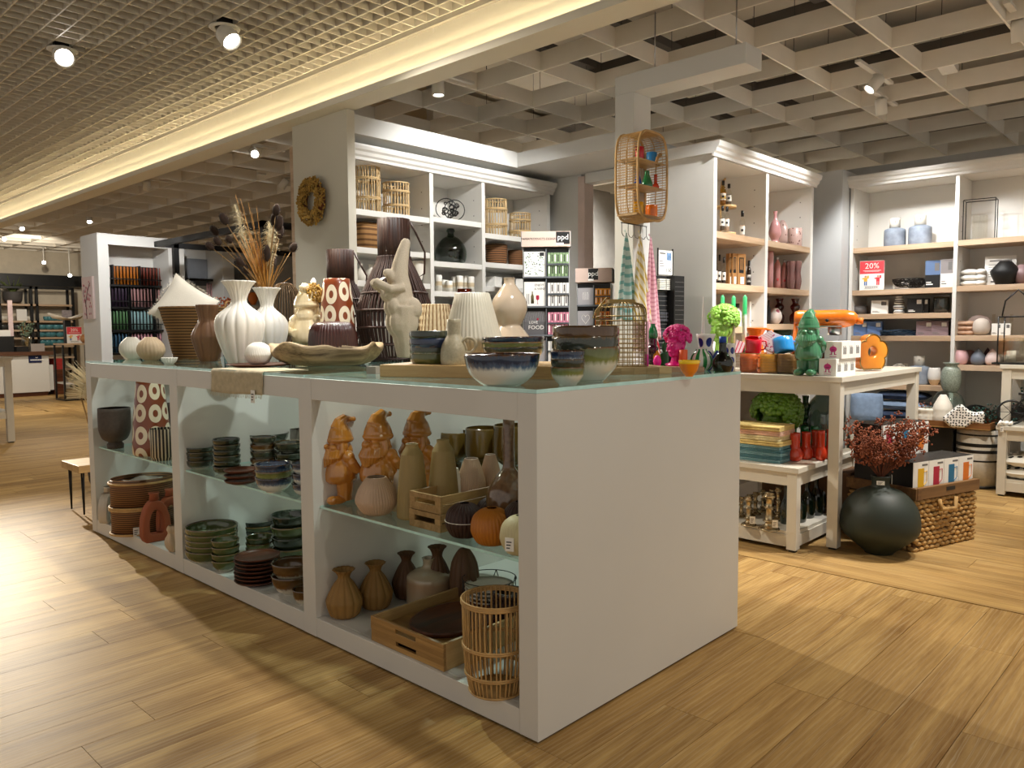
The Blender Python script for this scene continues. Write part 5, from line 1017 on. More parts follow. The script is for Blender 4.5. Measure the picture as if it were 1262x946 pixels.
V('lime_pot', 'small lime green pot beside the towels', 'pot', 965, tl(965, 2.74), 548, 22, ZLT, BOWL, mat('lime_pot_glaze', '#6FB02E', .3, coat=.5))
# lower board of the low table
ZB2 = .11; MERC = mat('mercury_glass', '#B9A98A', .22, .9, var=.35, vs=50)
CS = [(1, 0), (.95, .04), (.55, .1), (.35, .18), (.6, .24), (.35, .3), (.3, .55), (.5, .6), (.3, .66), (.35, .82), (.6, .9), (.4, .96), (.5, 1)]
for k, (px, b, tp, wd, nm) in enumerate(((947.5, 655, 606, 26, 'front one with a price tag'), (922.5, 649, 611, 19, 'front left one'), (927, ('x', 2.66), 609, 15, 'second in the left row'), (934.5, ('x', 2.72), 606, 14, 'middle of the left row'), (944, ('x', 2.80), 603, 14, 'back of the left row'), (955, ('x', 2.74), 603, 14, 'behind the front one'), (963, ('x', 2.66), 600, 15, 'rightmost one'), (917, ('x', 2.60), 612, 14, 'leftmost one by the counter'))):
    o, P, R, H = V('candlestick', f'silver mercury glass candlestick, {nm}', 'candlestick', px, b, tp, wd, ZB2, CS, MERC, hol=False, group='mercury glass candlesticks')
    if k < 2: label_tag(o, (-.02-R*.3, -R*.9, H*.12), .03, .045, yawcam(P), .2)
DG = mat('dark_green_bottle', '#0E1A10', .08, coat=1)
for px, x, tp, wd, nm in ((969, 2.62, 598, 12, 'first'), (985, 2.72, 597, 20, 'second'), (996, 2.85, 590, 18, 'third'), (1007, 2.95, 585, 16, 'fourth'), (1016, 3.05, 580, 16, 'fifth')): V('glass_bottle', f'very dark green glass bottle on the lower board, {nm} from the left', 'bottle', px, tl(px, x), tp, wd, ZB2, [(.85, 0), (1, .08), (1, .45), (.6, .62), (.35, .72), (.33, 1)], DG, group='dark bottles on the lower board')
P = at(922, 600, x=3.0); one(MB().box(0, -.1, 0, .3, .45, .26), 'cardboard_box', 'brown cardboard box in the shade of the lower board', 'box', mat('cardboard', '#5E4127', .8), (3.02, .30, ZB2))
# ------------------------------------------------------------------ on the floor: balloon vase, chest, boxes
P = at(1083, 683, z=0)+toward(at(1083, 683, z=0))*.05
s = mpp(P); Rv = 45.5*s; Hb = (687-545)*s*1.0; Ht = (687-587)*s
VT = thing('floor_vase', 'big round matt dark green floor vase holding red brown dried flowers', 'vase', P, yawcam(P)); Hn = (proj(P)[1]-585)*s
pr = smooth([(Rv*.36, 0), (Rv*.4, .012), (Rv*.62, .05), (Rv*.95, Hn*.27), (Rv, Hn*.43), (Rv*.9, Hn*.62), (Rv*.62, Hn*.78), (Rv*.32, Hn*.845), (Rv*.235, Hn*.87), (Rv*.225, Hn*.93), (Rv*.25, Hn)], 4)
MB().lathe(hollow(pr, .008), 48).build('vessel', mat('matt_dark_green', '#222A20', .55, var=.08, vs=3), VT); label_tag(VT, (0, -Rv*.245, Hn*.90), .04, .022)
rr = random.Random(11); FLW = mat('red_brown_blossom', '#8F5036', .85, var=.35, vs=30); FST = mat('reddish_stem', '#6B3A22', .8)
for k in range(32):
    px = rr.uniform(1046, 1150); py = rr.uniform(512, 566) if px < 1125 else rr.uniform(520, 548); m0 = P+Vector((0, 0, Hn*.95)); dz_ = rr.uniform(-.12, .10); e = at_dep(px, py, (m0-CAM).dot(_f)+dz_)-m0
    T = thing('dried_branch', 'dried branch in the floor vase, head '+('far left', 'left', 'centre left', 'centre', 'centre right', 'right', 'far right')[min(6, int((px-1046)/15))]+(', top edge' if py < 525 else ', upper part' if py < 540 else ', lower part')+(', leaning towards the aisle' if dz_ < -.05 else ', leaning back' if dz_ > .04 else ''), 'dried flower', m0, 0, 'dried flower branches in the floor vase'); g = MB(); b = MB(); g.tube([(0, 0, -.15), (0, 0, 0), e*.55+Vector((0, 0, .02)), e], .002, 4)
    for j in range(9):
        t_ = rr.uniform(.45, 1); q0 = e*t_; q = q0+Vector((rr.gauss(0, .028), rr.gauss(0, .028), rr.uniform(-.005, .05))); g.tube([q0, q], .001, 3)
        for i in range(9): b.ball(q+Vector((rr.gauss(0, .011), rr.gauss(0, .011), rr.gauss(0, .009))), .0055, 5, 3)
    g.build('stem', FST, T); b.build('blossoms', FLW, T)
T = label_tag(None, m0+Vector((.02, -.05, -.02)), .035, .05, .4); tag(T, 'white paper tag hanging at the floor vase neck', 'tag')
# woven chest: corner facing the viewer
c = at(1126, 681, z=0); e1 = at(1201, 664, z=0); dv = (e1-c); rzc = math.atan2(dv.y, dv.x); LC = dv.length; l0 = at(1057, 640, z=0)
HC = (681-601)*mpp(c); DC = .42
CT = thing('woven_chest', 'chunky woven water hyacinth chest with wooden rim, full of mug boxes', 'basket', c, rzc); HY = mat('water_hyacinth', '#B08A52', .75, var=.3, vs=22, bump=.4, bs=120); CWD = wood('chest_rim_wood', '#5E3F22', '#8F6A3E', 0, 9, .6, .08)
MB().box(.012, .012, .01, LC-.012, DC-.012, HC*.8).build('core', mat('core_brown', '#5A3E20', .9), CT); rr = random.Random(4)
for nm, L_, fn in (('front', LC, lambda u, z: (u, .008, z)), ('left', DC, lambda u, z: (.008, u, z)), ('right', DC, lambda u, z: (LC-.008, u, z)), ('back', LC, lambda u, z: (u, DC-.008, z))):
    g = MB(); rows = 11; cols = int(L_/.045)
    for r_ in range(rows):
        for k in range(cols):
            u = (k+.5+(.5 if r_ % 2 else 0))*L_/cols; z = (r_+.5)*HC*.8/rows; ln = .028 if True else 0; p = fn(min(u, L_-.01), z+rr.uniform(-.004, .004)); yz = (ln, .014, .013) if nm in ('front', 'back') else (.014, ln, .013)
            g.ball(p, yz, 7, 5, 0, Euler((rr.uniform(-.2, .2), rr.uniform(-.25, .25), 0)))
    g.build('weave_'+nm, HY, CT, kind='stuff')
for b in ((-.012, -.012, LC+.012, .014), (-.012, DC-.014, LC+.012, DC+.012), (-.012, .0145, .014, DC-.0145), (LC-.014, .0145, LC+.012, DC-.0145)): MB().box(b[0], b[1], HC*.82, b[2], b[3], HC).build('rim_board', CWD, CT, bev=.002)
MB().box(LC*.46, -.0135, HC*.9, LC*.6, -.0115, HC*.96).build('latch', BLACK, CT); MB().box(.0, -.015, HC*.82, .03, -.0115, HC).build('corner_plate', CWD, CT)
MB().tube([(LC*.35, -.012, HC*.78), (LC*.36, -.02, HC*.62), (LC*.6, -.02, HC*.6), (LC*.62, -.012, HC*.78)], .012, 8).build('handle', HY, CT)
MUGC = {'yellow': mat('print_yellow', '#E2B21A', .5, var=0), 'red': mat('print_red', '#B01C3A', .5, var=0), 'blue': mat('print_blue', '#1F6C93', .5, var=0), 'orange': mat('print_orange', '#D9741E', .5, var=0)}
bw, bh = LC/4.0, HC*.2+31*mpp(c)
def mugbox(label, x, y, z, colr, dpt=.19):
    T = thing('mug_box', label, 'box', CT.matrix_world @ Vector((0, 0, 0)) if False else Matrix.Translation(c) @ Matrix.Rotation(rzc, 4, 'Z') @ Vector((x, y, z)), rzc, 'mug boxes in the woven chest')
    MB().box(0, 0.001, 0, bw-.003, dpt, bh).build('carton', mat('black_carton', '#141414', .45), T); f = MB(); f.box(.001, -.0004, .001, bw-.004, .001, bh-.001, 0); m = bw
    f.prism([(m*.3, bh*.28), (m*.3, bh*.82), (m*.68, bh*.82), (m*.68, bh*.28), (m*.6, bh*.2), (m*.38, bh*.2)], -.0012, -.0004, 'y', 1); f.tube([(m*.68, -.0008, bh*.72), (m*.86, -.0008, bh*.74), (m*.86, -.0008, bh*.45), (m*.68, -.0008, bh*.36)], .0022, 4, 1); f.box(m*.36, -.0009, bh*.06, m*.62, -.0004, bh*.17, 2); f.box(m*.55, -.0009, bh*.88, m*.9, -.0004, bh*.93, 3)
    f.build('printed_front', [CARD, MUGC[colr], mat('pale_print', '#CFC9C4', .6), GREYINK], T)
for k, cl in enumerate(('yellow', 'red', 'blue', 'orange')): mugbox(f'black and white carton with a {cl} mug printed, front row in the chest', k*bw*.985+.004, .02, HC*.802, cl)
for k, cl in enumerate(('red', 'blue', 'orange')): mugbox(f'black and white carton with a {cl} mug printed, raised back row in the chest', (k+.02)*bw*1.04+.0, .218, HC*.802+bh*.88, cl, .18)
for k in range(3): T = tag(MB().box(0, 0, 0, bw, .17, bh*.875).build('carton', MATS['black_carton'], None, Matrix.Translation(c) @ Matrix.Rotation(rzc, 4, 'Z') @ Vector((k*bw*1.04+.004, .22, HC*.80)), rzc), f'plain black carton supporting the back row, {ORD[k+1] if k else "first"} from the left', 'box', 'supporting cartons in the chest')
# snake plant and small crate behind the vase
P = at(1046, 630, z=0)+Vector((.35, .1, 0)); T = thing('snake_plant', 'dark snake plant with pale leaf edges behind the floor vase', 'plant', P); MB().lathe(hollow([(.06, 0), (.075, .14)], .006), 24).build('pot', BLACK, T); rr = random.Random(2)
for k in range(8):
    a = k*.8; b = Vector((math.cos(a)*.03, math.sin(a)*.03, .12)); tip = Vector((math.cos(a)*.1, math.sin(a)*.1, rr.uniform(.36, .5))); w_ = Vector((-math.sin(a), math.cos(a), 0)); g = MB()
    g.grid(lambda u, v: b+(tip-b)*v+w_*((u-.5)*.05*(1-v**3)), 4, 8); o = g.build('leaf', stripes('snake_leaf', '#0F1A12', '#8C9A62', 1, 'X', .5, .85, 'UV'), T); o.modifiers.new('s', 'SOLIDIFY').thickness = .002
P = at(1062, 610, z=0)+Vector((.55, .12, 0)); T = thing('wooden_box', 'small dark slatted wooden box behind the woven chest', 'box', P, 0)
for k in range(4): MB().box(0, -.12, .01+.075*k, .2, .12, .075+.075*k).build('slat', CWD, T)
# ------------------------------------------------------------------ left bookcase (front y=2.913)
def Yv(px, back): p = at(px, 300, y=YL+back); return ('xy', p.x, p.y)
CANE = [(.95, 0), (1, .1), (1, .9), (.97, 1)]
for px, tp, wd, z, nm, n in ((454, 207, 30, LZ[0][0], 'tall one at the far left of the top shelf', 26), (489, 227, 31, LZ[0][0], 'short one beside the tall lantern', 26), (611, 247, 27, LZ[2][0], 'tall one in the right bay', 24), (641, 264, 25, LZ[2][0], 'short one in the right bay', 24)):
    cane_thing('rattan_lantern', f'pale rattan cane lantern, {nm}', 'lantern', px, Yv(px, .16), tp, wd, z, CANE, n, .05, (.02, .3, .33, .72, .75, .99), NATBAM, 'rattan lanterns in the left bookcase', jitter=.05)
P = spot_on(454, Yv(454, .18), LZ[0][1]); s = mpp(P); T = thing('woven_box', 'brown woven storage box on the second shelf', 'basket', P, 0); h = 29*s; g = MB(); n = 80
g.lathe(hollow([(1, 0), (1.02, h*.9), (.99, h)], .06), n, lambda a, t, r, z: r/((abs(math.cos(a))**4+abs(math.sin(a))**4)**.25)*(1+.012*math.sin(24*a+PI*int(t*20))), cap=True); g.v = [(x*.12, y*.1, z) for x, y, z in g.v]; g.build('weave', stripes('brown_weave', '#A67C4A', '#6B4826', 34, 'Y', .85, .6, 'UV'), T)
for k, (px, w_, tp) in enumerate(((444, 14, 325), (456, 18, 326), (467, 14, 324))): V('white_vase', f'small white bottle vase on the third shelf, {("left", "middle", "right")[k]} one', 'vase', px, Yv(px, .08+.05*k), tp, w_, LZ[0][2], [(.5, 0), (.9, .15), (1, .4), (.6, .65), (.3, .75), (.3, .95), (.4, 1)], WHITEC, n=20, group='small white vases')
V('white_bowl', 'white footed bowl on the third shelf beside the lantern', 'bowl', 514, Yv(514, .1), 322, 16, LZ[0][2], BOWL, WHITEC, n=24)
for k in range(4): V('grey_plate', f'dark grey plate on the third shelf, {ORD[k]} of its pile', 'plate', 522, Yv(522, .18), 341-2*k, 22, LZ[0][2]+.011*k, PLATE, mat('slate_glaze', '#4A4A48', .4), n=24, group='dark grey plates')
P = spot_on(555, Yv(555, .14), LZ[1][0]); s = mpp(P); T = thing('ring_sculpture', 'black openwork ring sculpture on a slice of wood', 'sculpture', P, yawcam(P)); MB().lathe([(.001, 0), (.07, 0), (.07, .012), (.001, .012)], 24).build('wood_slice', LWOOD, T); g = MB(); R = 12.5*s; zc = R+.016
for (dx, dy) in ((-.03, -.035), (.035, .035)): g.tube([(dx+R*math.cos(i*PI/14), dy, zc+R*math.sin(i*PI/14)) for i in range(28)], .004, 5, closed=True)
rr = random.Random(8)
for k in range(16):
    a = rr.uniform(0, 6.28); q = rr.uniform(.2, .75)*R; r2 = rr.uniform(.12, .3)*R; y_ = rr.choice((-.035, 0, .035)); g.tube([(q*math.cos(a)+r2*math.cos(i*PI/7), y_+rr.uniform(-.01, .01), zc+q*math.sin(a)+r2*math.sin(i*PI/7)) for i in range(14)], .0045, 4, closed=True)
g.tube([(0, .035, zc-R), (0, -.035, zc-R)], .006, 5); g.build('rings', BLACK, T)
V('demijohn', 'large dark green glass demijohn on the middle shelf', 'bottle', 555.5, Yv(555.5, .2), 282.5, 39, LZ[1][1], [(.6, 0), (.9, .08), (1, .3), (.9, .52), (.55, .72), (.24, .8), (.2, .9), (.27, .93), (.22, 1)], glass('demijohn_glass', (.22, .36, .26), f0=.08), n=36)
for k, (px, tp) in enumerate(((540, 339), (547, 345), (553, 346), (560, 341), (566, 340), (573, 340), (580, 341), (588, 341))):
    V('pillar_candle', f'white pillar candle on the shelf below the demijohn, {ORD[k] if k else "leftmost"}{" from the left" if k else ""}', 'candle', px, Yv(px, .06+.05*(k % 2)), tp, 8.5, LZ[1][2], [(1, 0), (1, .96), (.9, 1)], grad('candle_label', [(0, '#EFEBE0'), (.35, '#EFEBE0'), (.37, '#D9C9A8'), (.6, '#D9C9A8'), (.62, '#F1EEE6')], .5, 0, 1, 0), k=1, hol=False, n=16, group='white pillar candles')
for px, tp, wd, nm in ((611.5, 302, 27, 'taller left one'), (636, 309, 20, 'lower right one')): V('seagrass_basket', f'dark woven basket on the second shelf of the right bay, {nm}', 'basket', px, Yv(px, .16), tp, wd, LZ[2][1], [(.92, 0), (1, .5), (1, 1)], stripes('dark_weave', '#7E5530', '#3E2814', 22, 'Y', .85, .6, 'UV'), weave(22, 10, .03), 88, 6, .07)
for k, (px, tp, wd) in enumerate(((606, 341.5, 17), (637, 344, 15))):
    P = spot_on(px, Yv(px, .15), LZ[2][2]); s = mpp(P); T = thing('white_box', f'white gift box on the third shelf, {("left", "right")[k]} one', 'box', P, .25*(-1)**k); h = (proj(P)[1]-tp)*s; MB().cbox((0, 0, h*.4), (wd*s, .12, h*.8)).build('carton', CARD, T); MB().cbox((0, 0, h*.9), (wd*s*1.03, .124, h*.2)).build('lid', CARD, T)
for k, (px, col) in enumerate(((545, '#4A1820'), (560, '#3A1418'), (606, '#B9A48C'))): P = spot_on(px, Yv(px, .12), LZ[1 if k < 2 else 2][3]); one(MB().box(-.05, -.05, 0, .05, .05, .13), 'storage_tin', f'{("dark red tin at the left", "dark brown tin at the centre", "beige tin at the right")[k]} on the low shelf', 'tin', mat('tin_'+col[1:], col, .5), P, 0, None, .004)
# wreath on the left wall
wx = 1.334; c = at(390.5, 249, x=wx); s = mpp(c); T = thing('wreath', 'round wreath of dried golden blossoms on the wall', 'wreath', (wx, c.y, c.z)); rr = random.Random(6); R0, r0 = 20*s*1.0, 7.5*s; Ry = R0*.98; g = MB()
MB().tube([(-.03, R0*math.cos(i*PI/14), R0*1.05*math.sin(i*PI/14)) for i in range(28)], r0*.55, 6, closed=True).build('ring', FST, T)
for k in range(650):
    a = rr.uniform(0, 6.28); b = rr.uniform(0, 6.28); q = r0*rr.uniform(.7, 1.15); rr1 = R0+q*math.cos(b); x = -.035-abs(q*math.sin(b))*.9; d = Euler((rr.uniform(-1, 1), rr.uniform(-1, 1), rr.uniform(-3, 3)))
    g.ball((x, rr1*math.cos(a), rr1*1.05*math.sin(a)), (.007, .007, .013), 5, 4, 0, d)
g.build('blossoms', FLOR, T, kind='stuff'); MB().tube([(0, 0, R0*1.3), (-.03, 0, R0*1.3), (-.035, 0, R0*1.02)], .004, 5).build('hook', WHITE, T)
# ------------------------------------------------------------------ middle bookcase (front y=1.13)
def Ym(px, back): p = at(px, 300, y=YM+back); return ('xy', p.x, p.y)
OIL = glass('oil_bottle', (.72, .55, .16), f0=.07); CLB = glass('clear_bottle', (.93, .92, .88), f0=.07); BOT = [(.85, 0), (1, .04), (1, .55), (.8, .68), (.36, .78), (.36, .86)]
def bottle(px, back, base, tp, wd, m, label, fill=None, group='spice and oil bottles', cap=True):
    P = spot_on(px, Ym(px, back), base); s = mpp(P); R = wd/2*s; H = (proj(P)[1]-tp)*s; T = thing('bottle', label, 'bottle', P, yawcam(P), group)
    MB().lathe([(r*R, z*H) for r, z in smooth(BOT, 2)], 20).build('glass_body', m, T)
    if fill: MB().lathe([(.001, .004), (R*.88, .004), (R*.88, H*.5), (.001, H*.5)], 16).build('contents', fill, T)
    MB().lathe([(.001, H*.8), (R*.5, H*.8), (R*.5, H), (.001, H)], 16).build('cap', BLACK, T)
    b = MB(); n = 10; b.add([(R*1.01*math.sin(a), -R*1.01*math.cos(a), z) for z in (H*.18, H*.46) for a in [(-1+2*i/n)*1.1 for i in range(n+1)]], [(i, i+1, n+2+i, n+1+i) for i in range(n)], 0, True); b.box(-R*.4, -R*1.06, H*.28, R*.4, -R*1.02, H*.36, 1); b.build('paper_label', [CARD, INK], T)
    return T
P = spot_on(893, Ym(893, .22), MZ[0][0]); s = mpp(P); T = thing('tiered_stand', 'two-tier round wooden stand carrying spice bottles', 'stand', P); Rt = 13.5*s
for z in (.03, .225): MB().lathe([(.001, z), (Rt, z), (Rt, z+.018), (.001, z+.018)], 28).build('tier', LWOOD, T)
MB().tube([(-Rt*.8, 0, 0), (-Rt*.8, 0, .36), (-Rt*.6, 0, .41), (0, 0, .44)], .008, 6).tube([(Rt*.8, 0, 0), (Rt*.8, 0, .03)], .008, 6).tube([(0, -Rt*.8, 0), (0, -Rt*.8, .03)], .008, 6).build('frame', LWOOD, T)
z1, z2 = MZ[0][0]+.244, MZ[0][0]+.049
PEP = mat('pepper', '#5E5040', .9, var=.5, vs=120); SALT = mat('pink_salt', '#C9AE98', .9, var=.25, vs=90); OILF = mat('oil', '#B8902A', .2, var=0)
bottle(890.5, .2, z1, 223, 7, OIL, 'oil bottle with black cap on the upper tier, left one', OILF); bottle(897.5, .19, z1, 227, 7, CLB, 'spice bottle with black lettering on the upper tier, right one', PEP)
bottle(890, .16, z2, 254, 6.5, CLB, 'spice mill bottle on the lower tier, left one', PEP); bottle(895.5, .15, z2, 255, 6.5, CLB, 'spice mill bottle on the lower tier, right one', SALT); bottle(909.5, .28, MZ[0][0], 265, 5, CLB, 'short spice bottle standing behind the mill on the shelf', PEP); bottle(914.5, .14, MZ[0][0], 260, 7, CLB, 'tall spice mill on the shelf right of the stand', SALT)
P = spot_on(904, Ym(904, .3), MZ[0][0]+.05); one(MB().box(-.035, -.02, 0, .035, .02, .2), 'paper_bag', 'white printed bag on the lower tier of the stand', 'bag', stripes('bag_print', '#F0ECE4', '#3A3632', 3, 'X', .7, .75, 'Generated', 2), P, .2, None, .006)
for k, (px, tp, b_) in enumerate(((882.5, 314, .12), (887, 314, .2), (892.5, 317, .12), (897, 317, .2))): bottle(px, b_, MZ[0][1], tp, 5, CLB, f'dark spice bottle on the second shelf, {("leftmost", "second", "third", "fourth")[k]} one', mat('dark_spice', '#2E1F14', .9, var=.4, vs=100))
CBX = mat('kraft_box', '#9B6F3E', .7, var=.08)
for k, (px, w_, tp) in enumerate(((901, 6, 312.5), (906, 8, 312.5), (914.5, 14, 313))):
    P = spot_on(px, Ym(px, .08+.02*(2-k)), MZ[0][1]); s = mpp(P); h = (proj(P)[1]-tp)*s; T = thing('kraft_box', f'brown kraft gift box with window, {("back", "middle", "front")[k]} one', 'box', P, -.25, 'kraft gift boxes'); w = w_*s
    MB().box(-w/2, 0, 0, w/2, .03, h).build('carton', CBX, T); g = MB(); g.box(-w*.32, -.001, h*.4, w*.25, 0, h*.88, 0); g.box(-w*.2, -.0015, h*.5, -w*.1, -.001, h*.85, 1); g.box(0, -.0015, h*.5, w*.1, -.001, h*.85, 1); g.build('window', [BLACK, CBX], T); q = MB(); q.box(-w*.15, -.0016, h*.06, w*.3, 0, h*.28); q.build('paper_label', CARD, T)
bottle(923.5, .12, MZ[0][1], 321, 5.5, mat('brown_bottle', '#241308', .1, coat=1), 'small dark bottle right of the kraft boxes')
bottle(910, .14, MZ[0][2], 374, 10, mat('white_bottle', '#EDEAE4', .3, var=0), 'white soap bottle with black lettering on the third shelf', None); bottle(903, .3, MZ[0][2], 372, 6, BLACK, 'black bottle behind the green candles on the third shelf'); bottle(888, .3, MZ[0][2], 375, 8, BLACK, 'black bottle behind the lime head on the third shelf')
P = spot_on(930, Ym(930, .1), MZ[0][2]); s = mpp(P); T = thing('gift_set', 'white open gift carton with bottles on the third shelf', 'box', P, -.1); h = 28*s*1.1; w = 17*s; MB().box(-w/2, 0, 0, w/2, .12, h).build('carton', CARD, T); g = MB()
g.box(-w*.1, -.001, h*.5, w*.42, 0, h*.88); g.build('window', GREYINK, T); q = MB(); q.box(-w*.4, -.0012, h*.15, w*.1, 0, h*.18); q.box(-w*.4, -.0012, h*.22, w*.3, 0, h*.24); q.build('print', INK, T, kind='stuff')
PK1 = ceramic('dusty_pink_glaze', '#C08D8D', .18); PKP = mat('pink_bottle', '#C98A86', .3, .3, var=.04, coat=.4); DRED = glass('dark_red_glass', (.4, .06, .06), f0=.08); TERZ = spots('terrazzo', '#BFA29A', '#5A2F2A', (40, 40, 40), .22, None, .3, 1, .5, 'Object')
V('gourd_vase', 'dusty pink gourd vase on the upper shelf', 'vase', 955, Ym(955, .14), 261, 15, MZ[1][0], [(.75, 0), (.8, .1), (.6, .16), (.95, .3), (1, .42), (.7, .65), (.3, .78), (.28, .95), (.35, 1)], PK1, hol=False, n=28)
V('terrazzo_vase', 'speckled round vase between the pink vase and pot', 'vase', 965, Ym(965, .24), 272, 18, MZ[1][0], PUFF, TERZ, n=28); V('terrazzo_pot', 'speckled pink pot on the upper shelf', 'pot', 979.5, Ym(979.5, .08), 282, 17, MZ[1][0], [(.92, 0), (1, .1), (1, 1)], TERZ, k=1, wall=.1)
V('canister', 'dusty pink tall canister on the second shelf', 'canister', 949.5, Ym(949.5, .1), 309.5, 8, MZ[1][1], [(1, 0), (1, .9), (.8, .98), (.3, 1)], PK1, hol=False, n=20)
for k, (px, tp) in enumerate(((958.5, 316), (967, 320))):
    o, P, R, H = V('drinking_bottle', f'pink metal drinking bottle, {("left", "right")[k]} one', 'bottle', px, Ym(px, .12), tp, 8, MZ[1][1], [(1, 0), (1, .66), (.8, .78), (.42, .86), (.42, .9)], PKP, hol=False, n=20, group='pink drinking bottles')
    MB().lathe([(.001, H*.9), (R*.5, H*.9), (R*.45, H), (.001, H)], 14).build('cap', MATS['steel'], o); g = MB(); g.ball((R*math.cos(yawcam(P)-PI/2+.2)*.98, R*math.sin(yawcam(P)-PI/2+.2)*.98, H*.3), (.008, .008, .011), 8, 6); g.build('round_sticker', RED, o)
for k, (px, wd) in enumerate(((975, 11), (982.5, 12))): V('twisted_vase', f'smoky pink folded glass vase, {("left", "right")[k]} one', 'vase', px, Ym(px, .06), 322, wd, MZ[1][1], [(.7, 0), (1, .3), (.8, .6), (1, .9), (.9, 1)], mat('smoky_pink', '#7A5450', .15, var=.2, coat=.8), lobes(4, .2), 40)
V('soap_bottle', 'dark soap bottle with white cap at the left of the third shelf', 'bottle', 948.5, Ym(948.5, .12), 370, 5.5, MZ[1][2], [(1, 0), (1, .6), (.4, .75), (.4, 1)], BLACK, hol=False, n=14)
V('ball_vase', 'white and pink marbled ball vase on the third shelf', 'vase', 957, Ym(957, .1), 380, 16, MZ[1][2], PUFF, spots('marble_pink', '#E6DCD6', '#A8566A', (14, 14, 14), .3, None, .3, 1, .5, 'Object'), n=24)
BUB = [(.75, 0), (1, .16), (.95, .34), (.5, .46), (.85, .62), (.85, .72), (.5, .82), (.8, 1)]
for k, (px, tp, wd, b_) in enumerate(((981.5, 368, 13, .07), (962, 368, 12, .22))): V('bubble_vase', f'dark red glass bubble vase on the third shelf, {("right", "left")[k]} one', 'vase', px, Ym(px, b_), tp, wd, MZ[1][2], BUB, DRED, hol=False, n=28)
P = spot_on(963, Ym(963, .30), MZ[1][2]); one(MB().prism([(.11*math.cos(a*PI/12), .11*math.sin(a*PI/12)+.0) for a in range(13)], -.006, .006, 'y'), 'round_plate', 'white plate leaning behind the marbled vase', 'plate', WHITEC, P, .2)
V('green_pitcher', 'dark green enamel pitcher on the low shelf behind the mugs', 'pitcher', 965, Ym(965, .2), 406, 26, MZ[1][3], [(.7, 0), (.8, .5), (.9, 1)], mat('dark_green_enamel', '#2E4A3E', .35), n=24)
# ------------------------------------------------------------------ right bookcase (front x=YX)
def Xr(px, back): p = at(px, 300, x=YX+back); return ('xy', p.x, p.y)
JARG = mat('blue_grey_jar', '#8A94A3', .6, var=.25, vs=16); JAR = [(.95, 0), (1, .05), (1, .72), (.92, .86), (.5, .93), (.48, .94)]
def jar(px, tp, wd, z, nm, b_=.14, nh=.28, group='blue grey jars with white necks'):
    P = spot_on(px, Xr(px, b_), z); s = mpp(P); R = wd/2*s; H = (proj(P)[1]-tp)*s; T = thing('jar_vase', nm, 'vase', P, yawcam(P), group); h1 = H*(1-nh)
    MB().lathe([(r*R, q*h1) for r, q in smooth(JAR, 2)], 30).build('body', JARG, T); MB().lathe(hollow([(R*.5, h1*.94), (R*.5, H)], .006), 24).build('neck', WHITEC, T); MB().ball((0, -R*.5, H*.88), (.005, .003, .005), 8, 5).build('stamp', GREYINK, T)
jar(1102.5, 270, 24.5, RZL[0], 'blue grey jar with white neck on the top shelf, left one'); jar(1133.5, 266, 26, RZL[0], 'blue grey jar with white neck on the top shelf, right one'); jar(1137, 439, 25, RZL[4], 'large blue grey jar with white neck on the low shelf'); jar(1090, 439, 26, RZL[4], 'blue grey jar partly hidden behind the table', .1, .45)
def board(px, tp, bt, wd, z, back, name, label, cat='sign', th=.012):
    P = spot_on(px, Xr(px, back), z); s = mpp(P); w = wd*s*1.0/abs(math.cos(YAW-0)) if False else wd*s; h = (proj(P)[1]-tp)*s; return thing(name, label, cat, P, yawcam(P)*.5-PI/4), w, h
T, w, h = board(1075.5, 321.5, 357, 28, RZL[1], .05, 'sale_sign', 'white and red sale sign reading 20% on the second shelf'); g = MB(); g.box(-w/2, 0, 0, w/2, .004, h, 0); g.box(-w*.49, -.001, h*.56, w*.49, 0, h*.99, 1); g.build('panel', [CARD, RED], T)
q = MB(); q.M = Matrix.Translation((0, -.0016, h*.82)); q.text('20%', h*.27); q.M = Matrix(); q.box(-w*.36, -.0018, h*.66, w*.36, -.0012, h*.675); q.box(-w*.3, -.0018, h*.63, w*.3, -.0012, h*.64); q.build('lettering', CARD, T, kind='stuff')
def people(T, w, h, k=1):
    g = MB(); Yw, Bl, Rd, Sk = 0, 1, 2, 3
    for cx, m, m2 in ((-w*.25, Yw, Bl), (w*.25, Rd, Rd)):
        g.ball((cx, -.001, h*.47), (w*.05, .0008, h*.035), 8, 6, 3); g.box(cx-w*.07, -.0016, h*.3, cx+w*.07, -.001, h*.43, m); g.box(cx-w*.06, -.0016, h*.17, cx-w*.01, -.001, h*.3, m2); g.box(cx+w*.01, -.0016, h*.17, cx+w*.06, -.001, h*.3, m2); g.box(cx-w*.14, -.0016, h*.38, cx-w*.06, -.001, h*.42, m); g.box(cx+w*.06, -.0016, h*.4, cx+w*.13, -.001, h*.5, m)
    g.build('printed_people', [mat('print_amber', '#E8B23A', .6, var=0), mat('print_navy', '#4A6FA8', .6, var=0), RED, mat('print_skin', '#D9A07A', .6, var=0)], T); q = MB()
    for i in range(9): q.box(-w*.26+i*w*.058, -.0016, h*.08, -w*.26+i*w*.058+w*.035, -.001, h*.115)
    q.box(-w*.3, -.0016, h*.055, w*.3, -.001, h*.062); q.box(-w*.3, -.0016, h*.133, w*.3, -.001, h*.14); q.build('printed_line', GREYINK, T)
people(T, w, h)
P = spot_on(1122.5, Xr(1122.5, .18), RZL[1]); s = mpp(P); T = thing('wire_basket', 'black tangled wire basket on the second shelf', 'basket', P); g = MB(); rr = random.Random(12); R = 19.5*s
